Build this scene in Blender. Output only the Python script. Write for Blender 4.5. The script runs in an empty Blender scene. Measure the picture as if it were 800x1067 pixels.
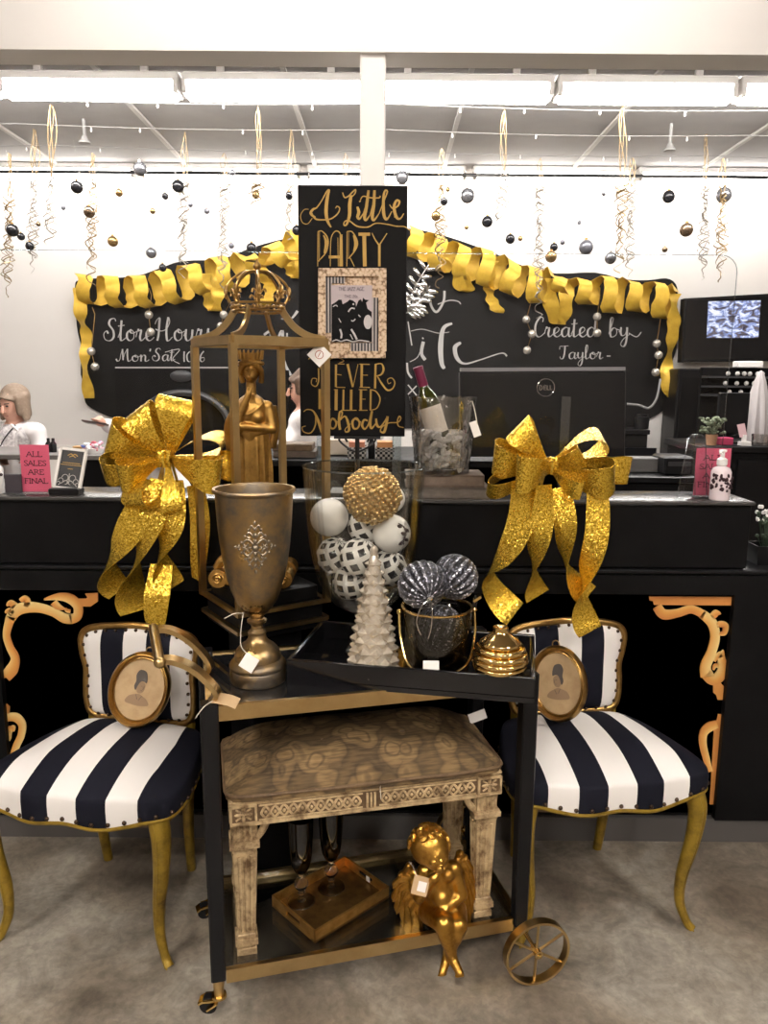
import bpy, bmesh, math, random
from math import sin, cos, pi, sqrt, radians as rad
from mathutils import Vector as V, Matrix, noise
random.seed(7)
SC = bpy.context.scene
COL = SC.collection
# ------------------------------------------------------------------ camera
CAMZ = 1.45
FPX = 800.0
CR = Matrix.Rotation(rad(80), 3, 'X') @ Matrix.Rotation(rad(.43), 3, 'Z')
cd = bpy.data.cameras.new('camera'); cam = bpy.data.objects.new('camera', cd); COL.objects.link(cam)
cam.location = (0, 0, CAMZ); cam.rotation_euler = CR.to_euler()
cd.sensor_fit = 'VERTICAL'; cd.sensor_height = 36; cd.lens = 36 * FPX / 1067; cd.clip_start = .05
SC.camera = cam
def ray(px, py): return CR @ V(((px - 400) / FPX, -(py - 533.5) / FPX, -1))
def P(px, py, Y):
    r = ray(px, py); return V((0, 0, CAMZ)) + r * (Y / r.y)
def PZ(px, py, z):
    r = ray(px, py); return V((0, 0, CAMZ)) + r * ((z - CAMZ) / r.z)
def mpp(px, py, Y): return Y / ray(px, py).y / FPX
# ------------------------------------------------------------------ splines
def spline(pts, n=8, closed=False):
    pts = [V(p) for p in pts]; m = len(pts); out = []
    for i in range(m if closed else m - 1):
        g = (lambda k: pts[k % m]) if closed else (lambda k: pts[min(max(k, 0), m - 1)])
        a, b, c, d = g(i - 1), g(i), g(i + 1), g(i + 2)
        for k in range(n):
            t = k / n
            out.append(.5 * ((2 * b) + (c - a) * t + (2 * a - 5 * b + 4 * c - d) * t * t + (3 * b - a - 3 * c + d) * t ** 3))
    if not closed: out.append(pts[-1].copy())
    return out
def lerp(a, b, t): return a + (b - a) * t
def interp(tab, t):
    for (t0, v0), (t1, v1) in zip(tab, tab[1:]):
        if t <= t1: return v0 + (v1 - v0) * max(0, (t - t0) / (t1 - t0))
    return tab[-1][1]
# ------------------------------------------------------------------ mesh builder
class B:
    def __init__(s): s.bm = bmesh.new(); s.uv = s.bm.loops.layers.uv.new('UVMap')
    def vs(s, co, M=None):
        return [s.bm.verts.new((M @ V(c)) if M is not None else V(c)) for c in co]
    def f(s, vv, uv=None):
        try: fc = s.bm.faces.new(vv)
        except ValueError: return
        if uv:
            for l, u in zip(fc.loops, uv): l[s.uv].uv = u
        return fc
    def box(s, c, d, rz=0, M=None, bev=0):
        c = V(c); x, y, z = d[0] / 2, d[1] / 2, d[2] / 2
        Mm = Matrix.Translation(c) @ Matrix.Rotation(rz, 4, 'Z')
        if M is not None: Mm = M @ Mm
        if bev:
            o = bev; pl = [(-x + o, -y), (x - o, -y), (x, -y + o), (x, y - o), (x - o, y), (-x + o, y), (-x, y - o), (-x, -y + o)]
            pi_ = [(-x + o, -y + o), (x - o, -y + o), (x - o, -y + o), (x - o, y - o), (x - o, y - o), (-x + o, y - o), (-x + o, y - o), (-x + o, -y + o)]
            sm = [(a * (x - o) / x, b * (y - o) / y) for a, b in pl]
            rings = [[(a, b, -z) for a, b in sm], [(a, b, -z + o) for a, b in pl], [(a, b, z - o) for a, b in pl], [(a, b, z) for a, b in sm]]
            s.loft(rings, M=Mm); return s
        v = s.vs([(-x, -y, -z), (x, -y, -z), (x, y, -z), (-x, y, -z), (-x, -y, z), (x, -y, z), (x, y, z), (-x, y, z)], Mm)
        for q in ((3, 2, 1, 0), (4, 5, 6, 7), (0, 1, 5, 4), (1, 2, 6, 5), (2, 3, 7, 6), (3, 0, 4, 7)): s.f([v[i] for i in q])
        return s
    def beam(s, a, b, w, h, up=(0, 0, 1)):
        a, b = V(a), V(b); d = (b - a).normalized(); u = V(up); sd = d.cross(u)
        if sd.length < 1e-4: sd = d.cross(V((1, 0, 0)))
        sd.normalize(); u = sd.cross(d)
        rr = [[p + sd * (i * w / 2) + u * (j * h / 2) for i, j in ((-1, -1), (1, -1), (1, 1), (-1, 1))] for p in (a, b)]
        s.loft(rr); return s
    def loft(s, rings, M=None, caps=True, closed=False, loop=True):
        R = [s.vs(r, M) for r in rings]; n = len(R[0])
        for a, b in list(zip(R, R[1:])) + ([(R[-1], R[0])] if closed else []):
            for i in range(n if loop else n - 1):
                j = (i + 1) % n; s.f([a[i], a[j], b[j], b[i]])
        if caps and not closed and loop:
            s.f(R[0][::-1]); s.f(R[-1])
        return R
    def lathe(s, prof, seg=32, c=(0, 0, 0), rf=None, M=None, a0=0, caps=False):
        c = V(c); rings = []
        for k, (r, z) in enumerate(prof):
            rings.append([c + V((max(r, 1e-5) * cos(a) * (rf(a, k) if rf else 1), max(r, 1e-5) * sin(a) * (rf(a, k) if rf else 1), z))
                          for a in [a0 + 2 * pi * i / seg for i in range(seg)]])
        s.loft(rings, M, caps=caps)
        return s
    def tube(s, pts, r, seg=8, closed=False, caps=True, sq=None, up=None, M=None):
        pts = [V(p) for p in pts]; n = len(pts); rings = []; nr = None
        for i, p in enumerate(pts):
            if closed: t = pts[(i + 1) % n] - pts[i - 1]
            else: t = pts[min(i + 1, n - 1)] - pts[max(i - 1, 0)]
            if t.length < 1e-9: t = V((0, 0, 1))
            t.normalize()
            if up is not None: nr = V(up) - t * V(up).dot(t)
            elif nr is None:
                nr = V((0, 0, 1)).cross(t)
                if nr.length < .05: nr = V((1, 0, 0)).cross(t)
            else: nr = nr - t * nr.dot(t)
            if nr.length < 1e-6: nr = V((1, 0, 0)).cross(t) if abs(t.x) < .9 else V((0, 1, 0)).cross(t)
            nr.normalize(); bn = t.cross(nr)
            rr = r[i] if isinstance(r, (list, tuple)) else r
            if sq:
                a, b = sq if not isinstance(sq[0], (list, tuple)) else sq[i]
                rings.append([p + nr * (x * a) + bn * (y * b) for x, y in ((-1, -1), (1, -1), (1, 1), (-1, 1))])
            else:
                rings.append([p + (nr * cos(q) + bn * sin(q)) * rr for q in [2 * pi * k / seg for k in range(seg)]])
        s.loft(rings, M, caps=caps, closed=closed); return s
    def sph(s, c, r, u=16, v=10, sc=(1, 1, 1), M=None, rot=None):
        c = V(c); Mm = Matrix.Translation(c)
        if rot is not None: Mm = Mm @ rot.to_4x4()
        Mm = Mm @ Matrix.Diagonal((r * sc[0], r * sc[1], r * sc[2], 1))
        if M is not None: Mm = M @ Mm
        top = s.vs([(0, 0, 1)], Mm)[0]; bot = s.vs([(0, 0, -1)], Mm)[0]; R = []
        for j in range(1, v):
            t = pi * j / v; R.append(s.vs([(sin(t) * cos(2 * pi * i / u), sin(t) * sin(2 * pi * i / u), cos(t)) for i in range(u)], Mm))
        for i in range(u):
            k = (i + 1) % u; a, b = i / u, (i + 1) / u
            s.f([top, R[0][i], R[0][k]], [(a, 1), (a, 1 - 1 / v), (b, 1 - 1 / v)])
            s.f([R[-1][i], bot, R[-1][k]], [(a, 1 / v), (a, 0), (b, 1 / v)])
            for j in range(v - 2):
                y0, y1 = 1 - (j + 1) / v, 1 - (j + 2) / v
                s.f([R[j][i], R[j + 1][i], R[j + 1][k], R[j][k]], [(a, y0), (a, y1), (b, y1), (b, y0)])
        return s
    def cap(s, a, b, r0, r1, seg=12):
        a, b = V(a), V(b); d = b - a; L = d.length; d = d / max(L, 1e-9); pts = []; rr = []
        for k in range(5): t = -pi / 2 + pi / 2 * k / 4; pts.append(a + d * sin(t) * r0); rr.append(max(cos(t) * r0, r0 * .05))
        for k in range(1, 5): t = k / 4; pts.append(a + d * (L * t)); rr.append(lerp(r0, r1, t))
        for k in range(1, 5): t = pi / 2 * k / 4; pts.append(b + d * sin(t) * r1); rr.append(max(cos(t) * r1, r1 * .05))
        return s.tube(pts, rr, seg)
    def strip(s, pts, hw, th=.0008):
        """ribbon with thickness: centre points, half-width vectors"""
        rings = []; n = len(pts)
        for i in range(n):
            t = pts[min(i + 1, n - 1)] - pts[max(i - 1, 0)]; nn = t.cross(hw[i])
            nn = nn.normalized() * th / 2 if nn.length > 1e-9 else V((0, 0, 0))
            rings.append([pts[i] - hw[i] - nn, pts[i] + hw[i] - nn, pts[i] + hw[i] + nn, pts[i] - hw[i] + nn])
        s.loft(rings); return s
    def prism(s, poly, M, d):
        a = s.vs([(x, y, 0) for x, y in poly], M); b = s.vs([(x, y, d) for x, y in poly], M); n = len(poly)
        s.f(a[::-1]); s.f(b)
        for i in range(n): j = (i + 1) % n; s.f([a[i], a[j], b[j], b[i]])
        return s
    def grid(s, fn, nu, nv):
        R = [s.vs([fn(i / nu, j / nv) for i in range(nu + 1)]) for j in range(nv + 1)]
        for j in range(nv):
            for i in range(nu):
                s.f([R[j][i], R[j][i + 1], R[j + 1][i + 1], R[j + 1][i]], [(i / nu, j / nv), ((i + 1) / nu, j / nv), ((i + 1) / nu, (j + 1) / nv), (i / nu, (j + 1) / nv)])
        return R
# ------------------------------------------------------------------ objects
MW = {}
def wm(o): return MW.get(o.name, Matrix.Identity(4))
def link(name, b, m, parent=None, smooth=True, world=True, ang=40, normals=True, label=None, kind=None, fixdir=True):
    me = bpy.data.meshes.new(name)
    if fixdir: bmesh.ops.recalc_face_normals(b.bm, faces=b.bm.faces)
    b.bm.to_mesh(me); b.bm.free()
    if m: me.materials.append(m)
    o = bpy.data.objects.new(name, me); COL.objects.link(o)
    if smooth:
        me.polygons.foreach_set('use_smooth', [True] * len(me.polygons)); me.set_sharp_from_angle(angle=rad(ang))
    if parent is not None:
        o.parent = parent; MW[o.name] = wm(parent)
        if world: me.transform(wm(parent).inverted())
    if label: o['label'] = label
    if kind: o['kind'] = kind
    return o
def thing(name, label, cat, loc=(0, 0, 0), rz=0, group=None, M=None):
    o = bpy.data.objects.new(name, None); COL.objects.link(o); o.empty_display_size = .05
    if M is None: M = Matrix.Translation(V(loc)) @ Matrix.Rotation(rz, 4, 'Z')
    o.matrix_basis = M; MW[o.name] = M
    o['label'] = label; o['category'] = cat
    if group: o['group'] = group
    return o
def tag(o, label, cat, group=None, kind=None):
    o['label'] = label; o['category'] = cat
    if group: o['group'] = group
    if kind: o['kind'] = kind
    return o
def single(name, b, m, label, cat, loc, group=None, **k):
    """a thing that is one mesh: geometry given in world space, origin moved to loc"""
    o = link(name, b, m, **k); loc = V(loc)
    o.data.transform(Matrix.Translation(-loc)); o.location = loc; MW[o.name] = Matrix.Translation(loc)
    return tag(o, label, cat, group)
def struct(name, b, m, **k):
    o = link(name, b, m, **k)
    if k.get('parent') is None: o['kind'] = 'structure'
    return o
def dup(root, M=None, label=None, group=None):
    r = root.copy(); COL.objects.link(r)
    if M is not None: r.matrix_basis = M
    MW[r.name] = r.matrix_basis.copy()
    if label: r['label'] = label
    if group: r['group'] = group
    def rec(src, dst):
        for ch in list(src.children):
            c = ch.copy(); COL.objects.link(c); c.parent = dst; MW[c.name] = MW[r.name]; rec(ch, c)
    rec(root, r); return r
def copies(src, parent, locs, first=True):
    """src already child of parent; copies share its mesh at other local places"""
    for i, l in enumerate(locs):
        if i == 0 and first: src.location = l; continue
        c = src.copy(); COL.objects.link(c); c.parent = parent; c.location = l
def remesh(o, vox, sm=6, fac=.5, dec=None):
    m = o.modifiers.new('r', 'REMESH'); m.mode = 'VOXEL'; m.voxel_size = vox
    if sm: q = o.modifiers.new('s', 'SMOOTH'); q.iterations = sm; q.factor = fac
    bpy.context.view_layer.update()
    ev = o.evaluated_get(bpy.context.evaluated_depsgraph_get())
    me = bpy.data.meshes.new_from_object(ev); o.modifiers.clear(); old = o.data; o.data = me; bpy.data.meshes.remove(old); me.name = o.name
    me.polygons.foreach_set('use_smooth', [True] * len(me.polygons))
    return o
# ------------------------------------------------------------------ materials
def pbr(name, col, rough=.5, metal=0, noise_=None, bump=None, spec=.5, coat=0, alpha=1, trans=0, ior=1.45, emis=None, sheen=0, rvar=0):
    m = bpy.data.materials.new(name); m.use_nodes = True; nt = m.node_tree; N = nt.nodes; L = nt.links
    p = N['Principled BSDF']; p.inputs['Base Color'].default_value = (*col, 1); p.inputs['Roughness'].default_value = rough
    p.inputs['Metallic'].default_value = metal; p.inputs['Specular IOR Level'].default_value = spec; p.inputs['IOR'].default_value = ior
    p.inputs['Coat Weight'].default_value = coat; p.inputs['Transmission Weight'].default_value = trans; p.inputs['Alpha'].default_value = alpha
    p.inputs['Sheen Weight'].default_value = sheen
    if emis: p.inputs['Emission Color'].default_value = (*emis[0], 1); p.inputs['Emission Strength'].default_value = emis[1]
    if noise_ or bump or rvar:
        tc = N.new('ShaderNodeTexCoord')
    if noise_:
        sc, c2, lo, hi = noise_[:4]
        nz = N.new('ShaderNodeTexNoise'); nz.inputs['Scale'].default_value = sc; nz.inputs['Detail'].default_value = 6; nz.inputs['Roughness'].default_value = .65
        L.new(tc.outputs['Object'], nz.inputs['Vector'])
        r = N.new('ShaderNodeValToRGB'); r.color_ramp.elements[0].position = lo; r.color_ramp.elements[1].position = hi
        r.color_ramp.elements[0].color = (*col, 1); r.color_ramp.elements[1].color = (*c2, 1)
        L.new(nz.outputs['Fac'], r.inputs['Fac']); L.new(r.outputs['Color'], p.inputs['Base Color'])
        if rvar:
            mr = N.new('ShaderNodeMapRange'); mr.inputs['To Min'].default_value = rough; mr.inputs['To Max'].default_value = rough + rvar
            mr.inputs['From Min'].default_value = lo; mr.inputs['From Max'].default_value = hi
            L.new(nz.outputs['Fac'], mr.inputs['Value']); L.new(mr.outputs['Result'], p.inputs['Roughness'])
    if bump:
        bz = N.new('ShaderNodeTexNoise'); bz.inputs['Scale'].default_value = bump[0]; bz.inputs['Detail'].default_value = 4
        L.new(tc.outputs['Object'], bz.inputs['Vector'])
        bn = N.new('ShaderNodeBump'); bn.inputs['Strength'].default_value = bump[1]; bn.inputs['Distance'].default_value = bump[2] if len(bump) > 2 else .002
        L.new(bz.outputs['Fac'], bn.inputs['Height']); L.new(bn.outputs['Normal'], p.inputs['Normal'])
    return m
def nodes(m): return m.node_tree.nodes, m.node_tree.links, m.node_tree.nodes['Principled BSDF']
def thin_glass(name, tint=(1, 1, 1), refl=.06, rough=0.0, edge=.9):
    """clear sheet glass: mostly transparent, fresnel reflection"""
    m = bpy.data.materials.new(name); m.use_nodes = True; nt = m.node_tree; N = nt.nodes; L = nt.links
    N.clear(); out = N.new('ShaderNodeOutputMaterial'); mx = N.new('ShaderNodeMixShader'); t = N.new('ShaderNodeBsdfTransparent'); g = N.new('ShaderNodeBsdfGlossy')
    t.inputs['Color'].default_value = (*tint, 1); g.inputs['Roughness'].default_value = rough
    lw = N.new('ShaderNodeLayerWeight'); lw.inputs['Blend'].default_value = .25
    mr = N.new('ShaderNodeMapRange'); mr.inputs['To Min'].default_value = refl; mr.inputs['To Max'].default_value = edge
    L.new(lw.outputs['Fresnel'], mr.inputs['Value']); L.new(mr.outputs['Result'], mx.inputs['Fac'])
    L.new(t.outputs['BSDF'], mx.inputs[1]); L.new(g.outputs['BSDF'], mx.inputs[2]); L.new(mx.outputs['Shader'], out.inputs['Surface'])
    return m
def ramp(N, stops, const=False):
    r = N.new('ShaderNodeValToRGB'); e = r.color_ramp.elements
    if const: r.color_ramp.interpolation = 'CONSTANT'
    while len(e) < len(stops): e.new(.5)
    for k, (p, c) in enumerate(stops): e[k].position = p; e[k].color = (*c, 1)
    return r
MT = {}
MT['black_lacquer'] = pbr('black lacquer', (.006, .006, .007), .09, spec=.5)
MT['black_paint'] = pbr('black paint', (.0045, .0045, .005), .42, noise_=(9, (.007, .007, .0075), .4, .7), bump=(90, .05), spec=.10)
MT['black_satin'] = pbr('black satin', (.006, .006, .007), .3, spec=.25)
MT['black_metal'] = pbr('black iron', (.008, .008, .009), .45)
MT['black_plastic'] = pbr('black plastic', (.007, .007, .008), .38, spec=.25)
MT['dark_plastic'] = pbr('dark grey plastic', (.03, .03, .032), .4)
MT['brass'] = pbr('satin brass', (.58, .42, .20), .28, 1, noise_=(14, (.48, .335, .145), .35, .7), bump=(220, .04))
MT['gold_bright'] = pbr('polished gold', (.80, .56, .22), .13, 1)
MT['gold_leaf'] = pbr('gold leaf', (.54, .30, .06), .30, 1, noise_=(28, (.24, .105, .02), .46, .74), bump=(60, .22), rvar=.25)
MT['gold_statue'] = pbr('aged gold', (.46, .27, .075), .36, 1, noise_=(30, (.20, .10, .03), .45, .75), bump=(80, .2), rvar=.2)
MT['gold_antique'] = pbr('antique gold metal', (.40, .25, .085), .33, 1, noise_=(25, (.25, .14, .045), .4, .75), bump=(140, .06))
MT['urn'] = pbr('aged brass with grey patina', (.46, .30, .115), .27, 1, noise_=(8, (.19, .16, .125), .38, .60), bump=(60, .06), rvar=.2)
MT['chair_gold'] = pbr('gilded mustard paint', (.30, .195, .022), .36, .35, noise_=(16, (.07, .038, .005), .46, .76), bump=(60, .1))
MT['paper'] = pbr('white card', (.80, .77, .74), .7)
MT['kraft'] = pbr('kraft card', (.52, .36, .20), .75)
MT['string'] = pbr('white string', (.62, .57, .48), .8)
MT['white'] = pbr('white paint', (.78, .76, .735), .55)
MT['chrome'] = pbr('chrome', (.75, .74, .72), .12, 1)
MT['pearl'] = pbr('pearl silver', (.52, .48, .42), .22, .6)
MT['nylon'] = thin_glass('nylon thread', (.985, .985, .985), .01, edge=.05)
MT['chalk'] = pbr('chalk white paint', (.44, .42, .40), .8)
MT['sign_gold'] = pbr('gold paint lettering', (.43, .26, .06), .45, .3)
MT['white_plastic'] = pbr('white plastic', (.8, .79, .78), .4)
MT['pink'] = pbr('pink paper', (.72, .115, .20), .6)
MT['ink'] = pbr('dark ink', (.03, .01, .015), .6)
MT['skin'] = pbr('skin', (.62, .34, .25), .5)
MT['glass'] = thin_glass('clear glass', (.985, .985, .965), .035, edge=.45)
MT['acrylic'] = thin_glass('clear acrylic', (.97, .975, .98), .02, edge=.22)
MT['acrylic_edge'] = thin_glass('acrylic edge', (.80, .86, .89), .16, .15, edge=.5)
# ------------------------------------------------------------------ stroke lettering
G = {}
def gl(ch, adv, *st): G[ch] = (adv, st)
gl('a', .52, [(.40, .40), (.27, .5), (.08, .36), (.06, .12), (.17, 0), (.32, .12), (.40, .46)], [(.41, .48), (.38, .16), (.44, .01), (.55, .12)])
gl('b', .48, [(.0, .15), (.14, .6), (.22, .95), (.15, 1.0), (.09, .8), (.08, .1), (.2, 0), (.36, .14), (.36, .4), (.22, .46), (.10, .30)], [(.34, .4), (.5, .36)])
gl('c', .42, [(.36, .42), (.26, .5), (.08, .36), (.07, .1), (.2, 0), (.34, .06), (.44, .16)])
gl('d', .52, [(.38, .40), (.26, .5), (.08, .36), (.06, .12), (.17, 0), (.32, .12), (.42, .6), (.46, 1.0)], [(.46, 1.0), (.40, .3), (.42, .03), (.54, .12)])
gl('e', .40, [(.0, .14), (.2, .22), (.32, .38), (.24, .5), (.10, .40), (.08, .12), (.2, 0), (.32, .05), (.42, .16)])
gl('f', .34, [(.32, .98), (.22, 1.02), (.12, .8), (.10, .1), (.12, -.3)])
gl('h', .5, [(.0, .1), (.2, .8), (.14, 1.0), (.09, .7), (.08, 0)], [(.09, .2), (.24, .5), (.34, .38), (.33, .06), (.42, 0), (.52, .14)])
gl('i', .26, [(.0, .16), (.10, .5)], [(.11, .5), (.08, .12), (.14, 0), (.28, .14)], [(.13, .68), (.145, .73)])
gl('l', .30, [(.0, .14), (.16, .6), (.21, .95), (.14, 1.02), (.08, .75), (.07, .15), (.14, 0), (.30, .14)])
gl('n', .52, [(.02, .46), (.09, .48), (.08, 0)], [(.08, .2), (.22, .5), (.33, .40), (.32, .08), (.40, 0), (.54, .14)])
gl('o', .46, [(.26, .5), (.08, .36), (.07, .12), (.2, 0), (.36, .12), (.36, .38), (.24, .5), (.22, .38), (.34, .34), (.5, .42)])
gl('r', .40, [(.0, .16), (.1, .52), (.13, .44), (.24, .47), (.19, .14), (.26, 0), (.42, .14)])
gl('s', .36, [(.0, .12), (.16, .52), (.14, .42), (.27, .16), (.18, 0), (.05, .05)], [(.26, .1), (.38, .14)])
gl('t', .34, [(.0, .14), (.12, .5), (.16, .92)], [(.16, .92), (.11, .2), (.16, 0), (.36, .14)], [(.0, .66), (.30, .70)])
gl('u', .52, [(.0, .2), (.1, .5)], [(.1, .5), (.08, .14), (.16, 0), (.3, .1), (.38, .48)], [(.38, .48), (.36, .1), (.42, 0), (.54, .14)])
gl('y', .50, [(.0, .24), (.1, .5)], [(.1, .5), (.08, .2), (.16, .06), (.30, .16), (.38, .5)], [(.38, .5), (.34, -.2), (.22, -.5), (.08, -.4), (.2, -.12), (.5, .14)])
gl('A', .78, [(.28, .28), (.06, .3), (-.12, .1), (-.1, -.08), (.06, -.02)], [(.30, .12), (.14, .25), (.2, .5), (.46, .9), (.5, 1.02)], [(.5, 1.02), (.50, .5), (.56, -.04)], [(.14, .22), (.36, .14), (.66, .3), (.76, .5), (.66, .56)])
gl('L', .58, [(.08, .88), (.14, .76), (.3, .84), (.42, 1.0), (.34, 1.04), (.26, .8)], [(.29, .9), (.26, .3), (.16, -.06), (.06, -.1), (.06, .04), (.2, .06), (.46, -.1), (.64, -.08)])
gl('S', .56, [(.46, .88), (.40, 1.0), (.22, .96), (.16, .74), (.34, .46), (.36, .16), (.2, 0), (-.02, .06), (-.08, .3), (.04, .44), (.12, .32)])
gl('H', .82, [(.02, .72), (.1, .9), (.22, .98), (.2, .6)], [(.21, .9), (.18, .3), (.12, 0)], [(.60, 1.02), (.52, .5), (.54, .06), (.62, 0), (.78, .16)], [(.04, .5), (.3, .42), (.52, .52), (.66, .8), (.62, 1.02)])
gl('M', .80, [(-.06, .2), (.02, .02), (.14, .1), (.2, .5), (.3, .98)], [(.3, .98), (.32, .5), (.34, .1)], [(.34, .1), (.42, .6), (.58, 1.0)], [(.58, 1.0), (.58, .4), (.64, 0), (.8, .14)])
gl('N', .72, [(-.12, .74), (-.08, .94), (.1, .98), (.2, .8)], [(.16, .92), (.34, .4), (.46, .0)], [(.46, 0), (.48, .5), (.52, .86), (.62, .98)], [(.2, .7), (.18, .2), (.06, -.1), (-.1, 0), (-.04, .16)])
gl('C', .52, [(.44, .78), (.46, .98), (.3, 1.0), (.1, .66), (.08, .2), (.22, 0), (.38, .06), (.52, .2)])
gl('T', .56, [(.0, .7), (.02, .92), (.2, .94), (.56, .98)], [(.34, .95), (.3, .4), (.2, .04), (.06, .02), (.02, .18)])
gl(' ', .34)
gl('-', .3, [(.04, .4), (.26, .42)])
gl("'", .16, [(.1, 1.0), (.06, .8)])
gl('0', .44, [(.22, .9), (.06, .6), (.08, .15), (.2, 0), (.34, .2), (.36, .65), (.22, .9)])
gl('1', .2, [(.1, .9), (.09, .4), (.1, 0)])
gl('6', .42, [(.3, .92), (.12, .6), (.06, .2), (.18, 0), (.34, .16), (.3, .38), (.12, .32)])
def stroke(b, pts, w, to3, th=.0008, calli=True, n=7, taper=False):
    """pts 2-D; to3 maps (x, y) to 3-D with offset argument"""
    pp = spline([V((x, y, 0)) for x, y in pts], n) if len(pts) > 2 else [V((*pts[0], 0)), V((*pts[1], 0))]
    rings = []; m = len(pp)
    for i in range(m):
        t = pp[min(i + 1, m - 1)] - pp[max(i - 1, 0)]
        if t.length < 1e-9: t = V((1, 0, 0))
        t.normalize(); nn = V((-t.y, t.x, 0))
        if isinstance(w, (list, tuple)): hw = interp([(k / (len(w) - 1), v) for k, v in enumerate(w)], i / (m - 1)) / 2
        else:
            hw = w / 2 * .8 * ((.42 + .75 * max(0, -t.y)) if calli else 1)
        a, c = pp[i] - nn * hw, pp[i] + nn * hw
        rings.append([to3(a.x, a.y, 0), to3(c.x, c.y, 0), to3(c.x, c.y, th), to3(a.x, a.y, th)])
    b.loft(rings)
def text_w(t): return sum(G[c][0] for c in t)
def write(b, text, to3, x0, x1, ybase, h, w, n=6):
    """script text between x0 and x1 with ascender height h"""
    sx = (x1 - x0) / text_w(text); x = x0
    for ch in text:
        adv, st = G[ch]
        for s in st: stroke(b, [(x + p[0] * sx, ybase + p[1] * h) for p in s], w, to3, n=n)
        x += adv * sx
BLK = {}
def bl(ch, adv, *st): BLK[ch] = (adv, st)
bl('A', .8, [(0, 0), (.36, 1)], [(.36, 1), (.74, 0)], [(.14, .36), (.6, .36)], [(-.08, 0), (.1, 0)], [(.62, 0), (.84, 0)])
bl('L', .66, [(.1, 0), (.1, 1)], [(0, 0), (.56, 0)], [(.56, 0), (.58, .2)], [(0, 1), (.22, 1)])
bl('S', .6, [(.5, .82), (.42, .98), (.2, 1), (.06, .78), (.28, .52), (.5, .24), (.34, 0), (.1, .02), (.04, .22)])
bl('E', .66, [(.1, 0), (.1, 1)], [(0, 0), (.56, 0)], [(0, 1), (.54, 1)], [(.1, .52), (.42, .52)], [(.56, 0), (.58, .2)], [(.54, 1), (.55, .82)])
bl('R', .76, [(.1, 0), (.1, 1)], [(0, 1), (.36, 1), (.54, .76), (.38, .52), (.1, .5)], [(.34, .5), (.7, 0)], [(0, 0), (.22, 0)])
bl('F', .6, [(.1, 0), (.1, 1)], [(0, 1), (.54, 1)], [(.1, .52), (.42, .52)], [(0, 0), (.22, 0)])
bl('I', .3, [(.12, 0), (.12, 1)], [(0, 0), (.24, 0)], [(0, 1), (.24, 1)])
bl('N', .86, [(.1, 0), (.1, 1)], [(.1, 1), (.7, 0)], [(.7, 0), (.7, 1)], [(0, 0), (.2, 0)], [(.6, 1), (.8, 1)])
bl('D', .74, [(.1, 0), (.1, 1)], [(.1, 1), (.4, .96), (.62, .5), (.4, .04), (.1, 0)])
bl('O', .8, [(.36, 1), (.06, .7), (.06, .3), (.36, 0), (.66, .3), (.66, .7), (.36, 1)])
bl('T', .66, [(.3, 0), (.3, 1)], [(0, 1), (.6, 1)])
bl('H', .8, [(.1, 0), (.1, 1)], [(.62, 0), (.62, 1)], [(.1, .52), (.62, .52)])
bl('J', .5, [(.36, 1), (.36, .2), (.2, 0), (.04, .12)])
bl('Z', .66, [(.04, 1), (.56, 1)], [(.56, 1), (.04, 0)], [(.04, 0), (.58, 0)])
bl('G', .8, [(.6, .84), (.36, 1), (.08, .7), (.08, .3), (.36, 0), (.62, .16), (.62, .44)], [(.42, .44), (.7, .44)])
bl('2', .6, [(.06, .78), (.26, 1), (.5, .76), (.06, 0)], [(.06, 0), (.54, 0)])
bl('0', .6, [(.28, 1), (.06, .6), (.08, .3), (.28, 0), (.48, .3), (.48, .7), (.28, 1)])
bl('s', .46, [(.36, .56), (.2, .64), (.08, .48), (.34, .2), (.2, 0), (.04, .1)])
bl(' ', .4)
def block(b, text, to3, x0, x1, ybase, h, w, n=5):
    sx = (x1 - x0) / sum(BLK[c][0] for c in text); x = x0
    for ch in text:
        adv, st = BLK[ch]
        for s in st: stroke(b, [(x + p[0] * sx, ybase + p[1] * h) for p in s], w, to3, calli=False, n=n if len(s) > 2 else 2)
        x += adv * sx
def plane3(o, ux, uy, nrm):
    o, ux, uy, nrm = V(o), V(ux), V(uy), V(nrm)
    return lambda x, y, d=0: o + ux * x + uy * y + nrm * d
def pixplane(Y, d0=0):
    """a vertical plane facing -Y at distance Y; coordinates in photo pixels"""
    return lambda x, y, d=0: P(x, y, Y) + V((0, -d - d0, 0))
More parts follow.
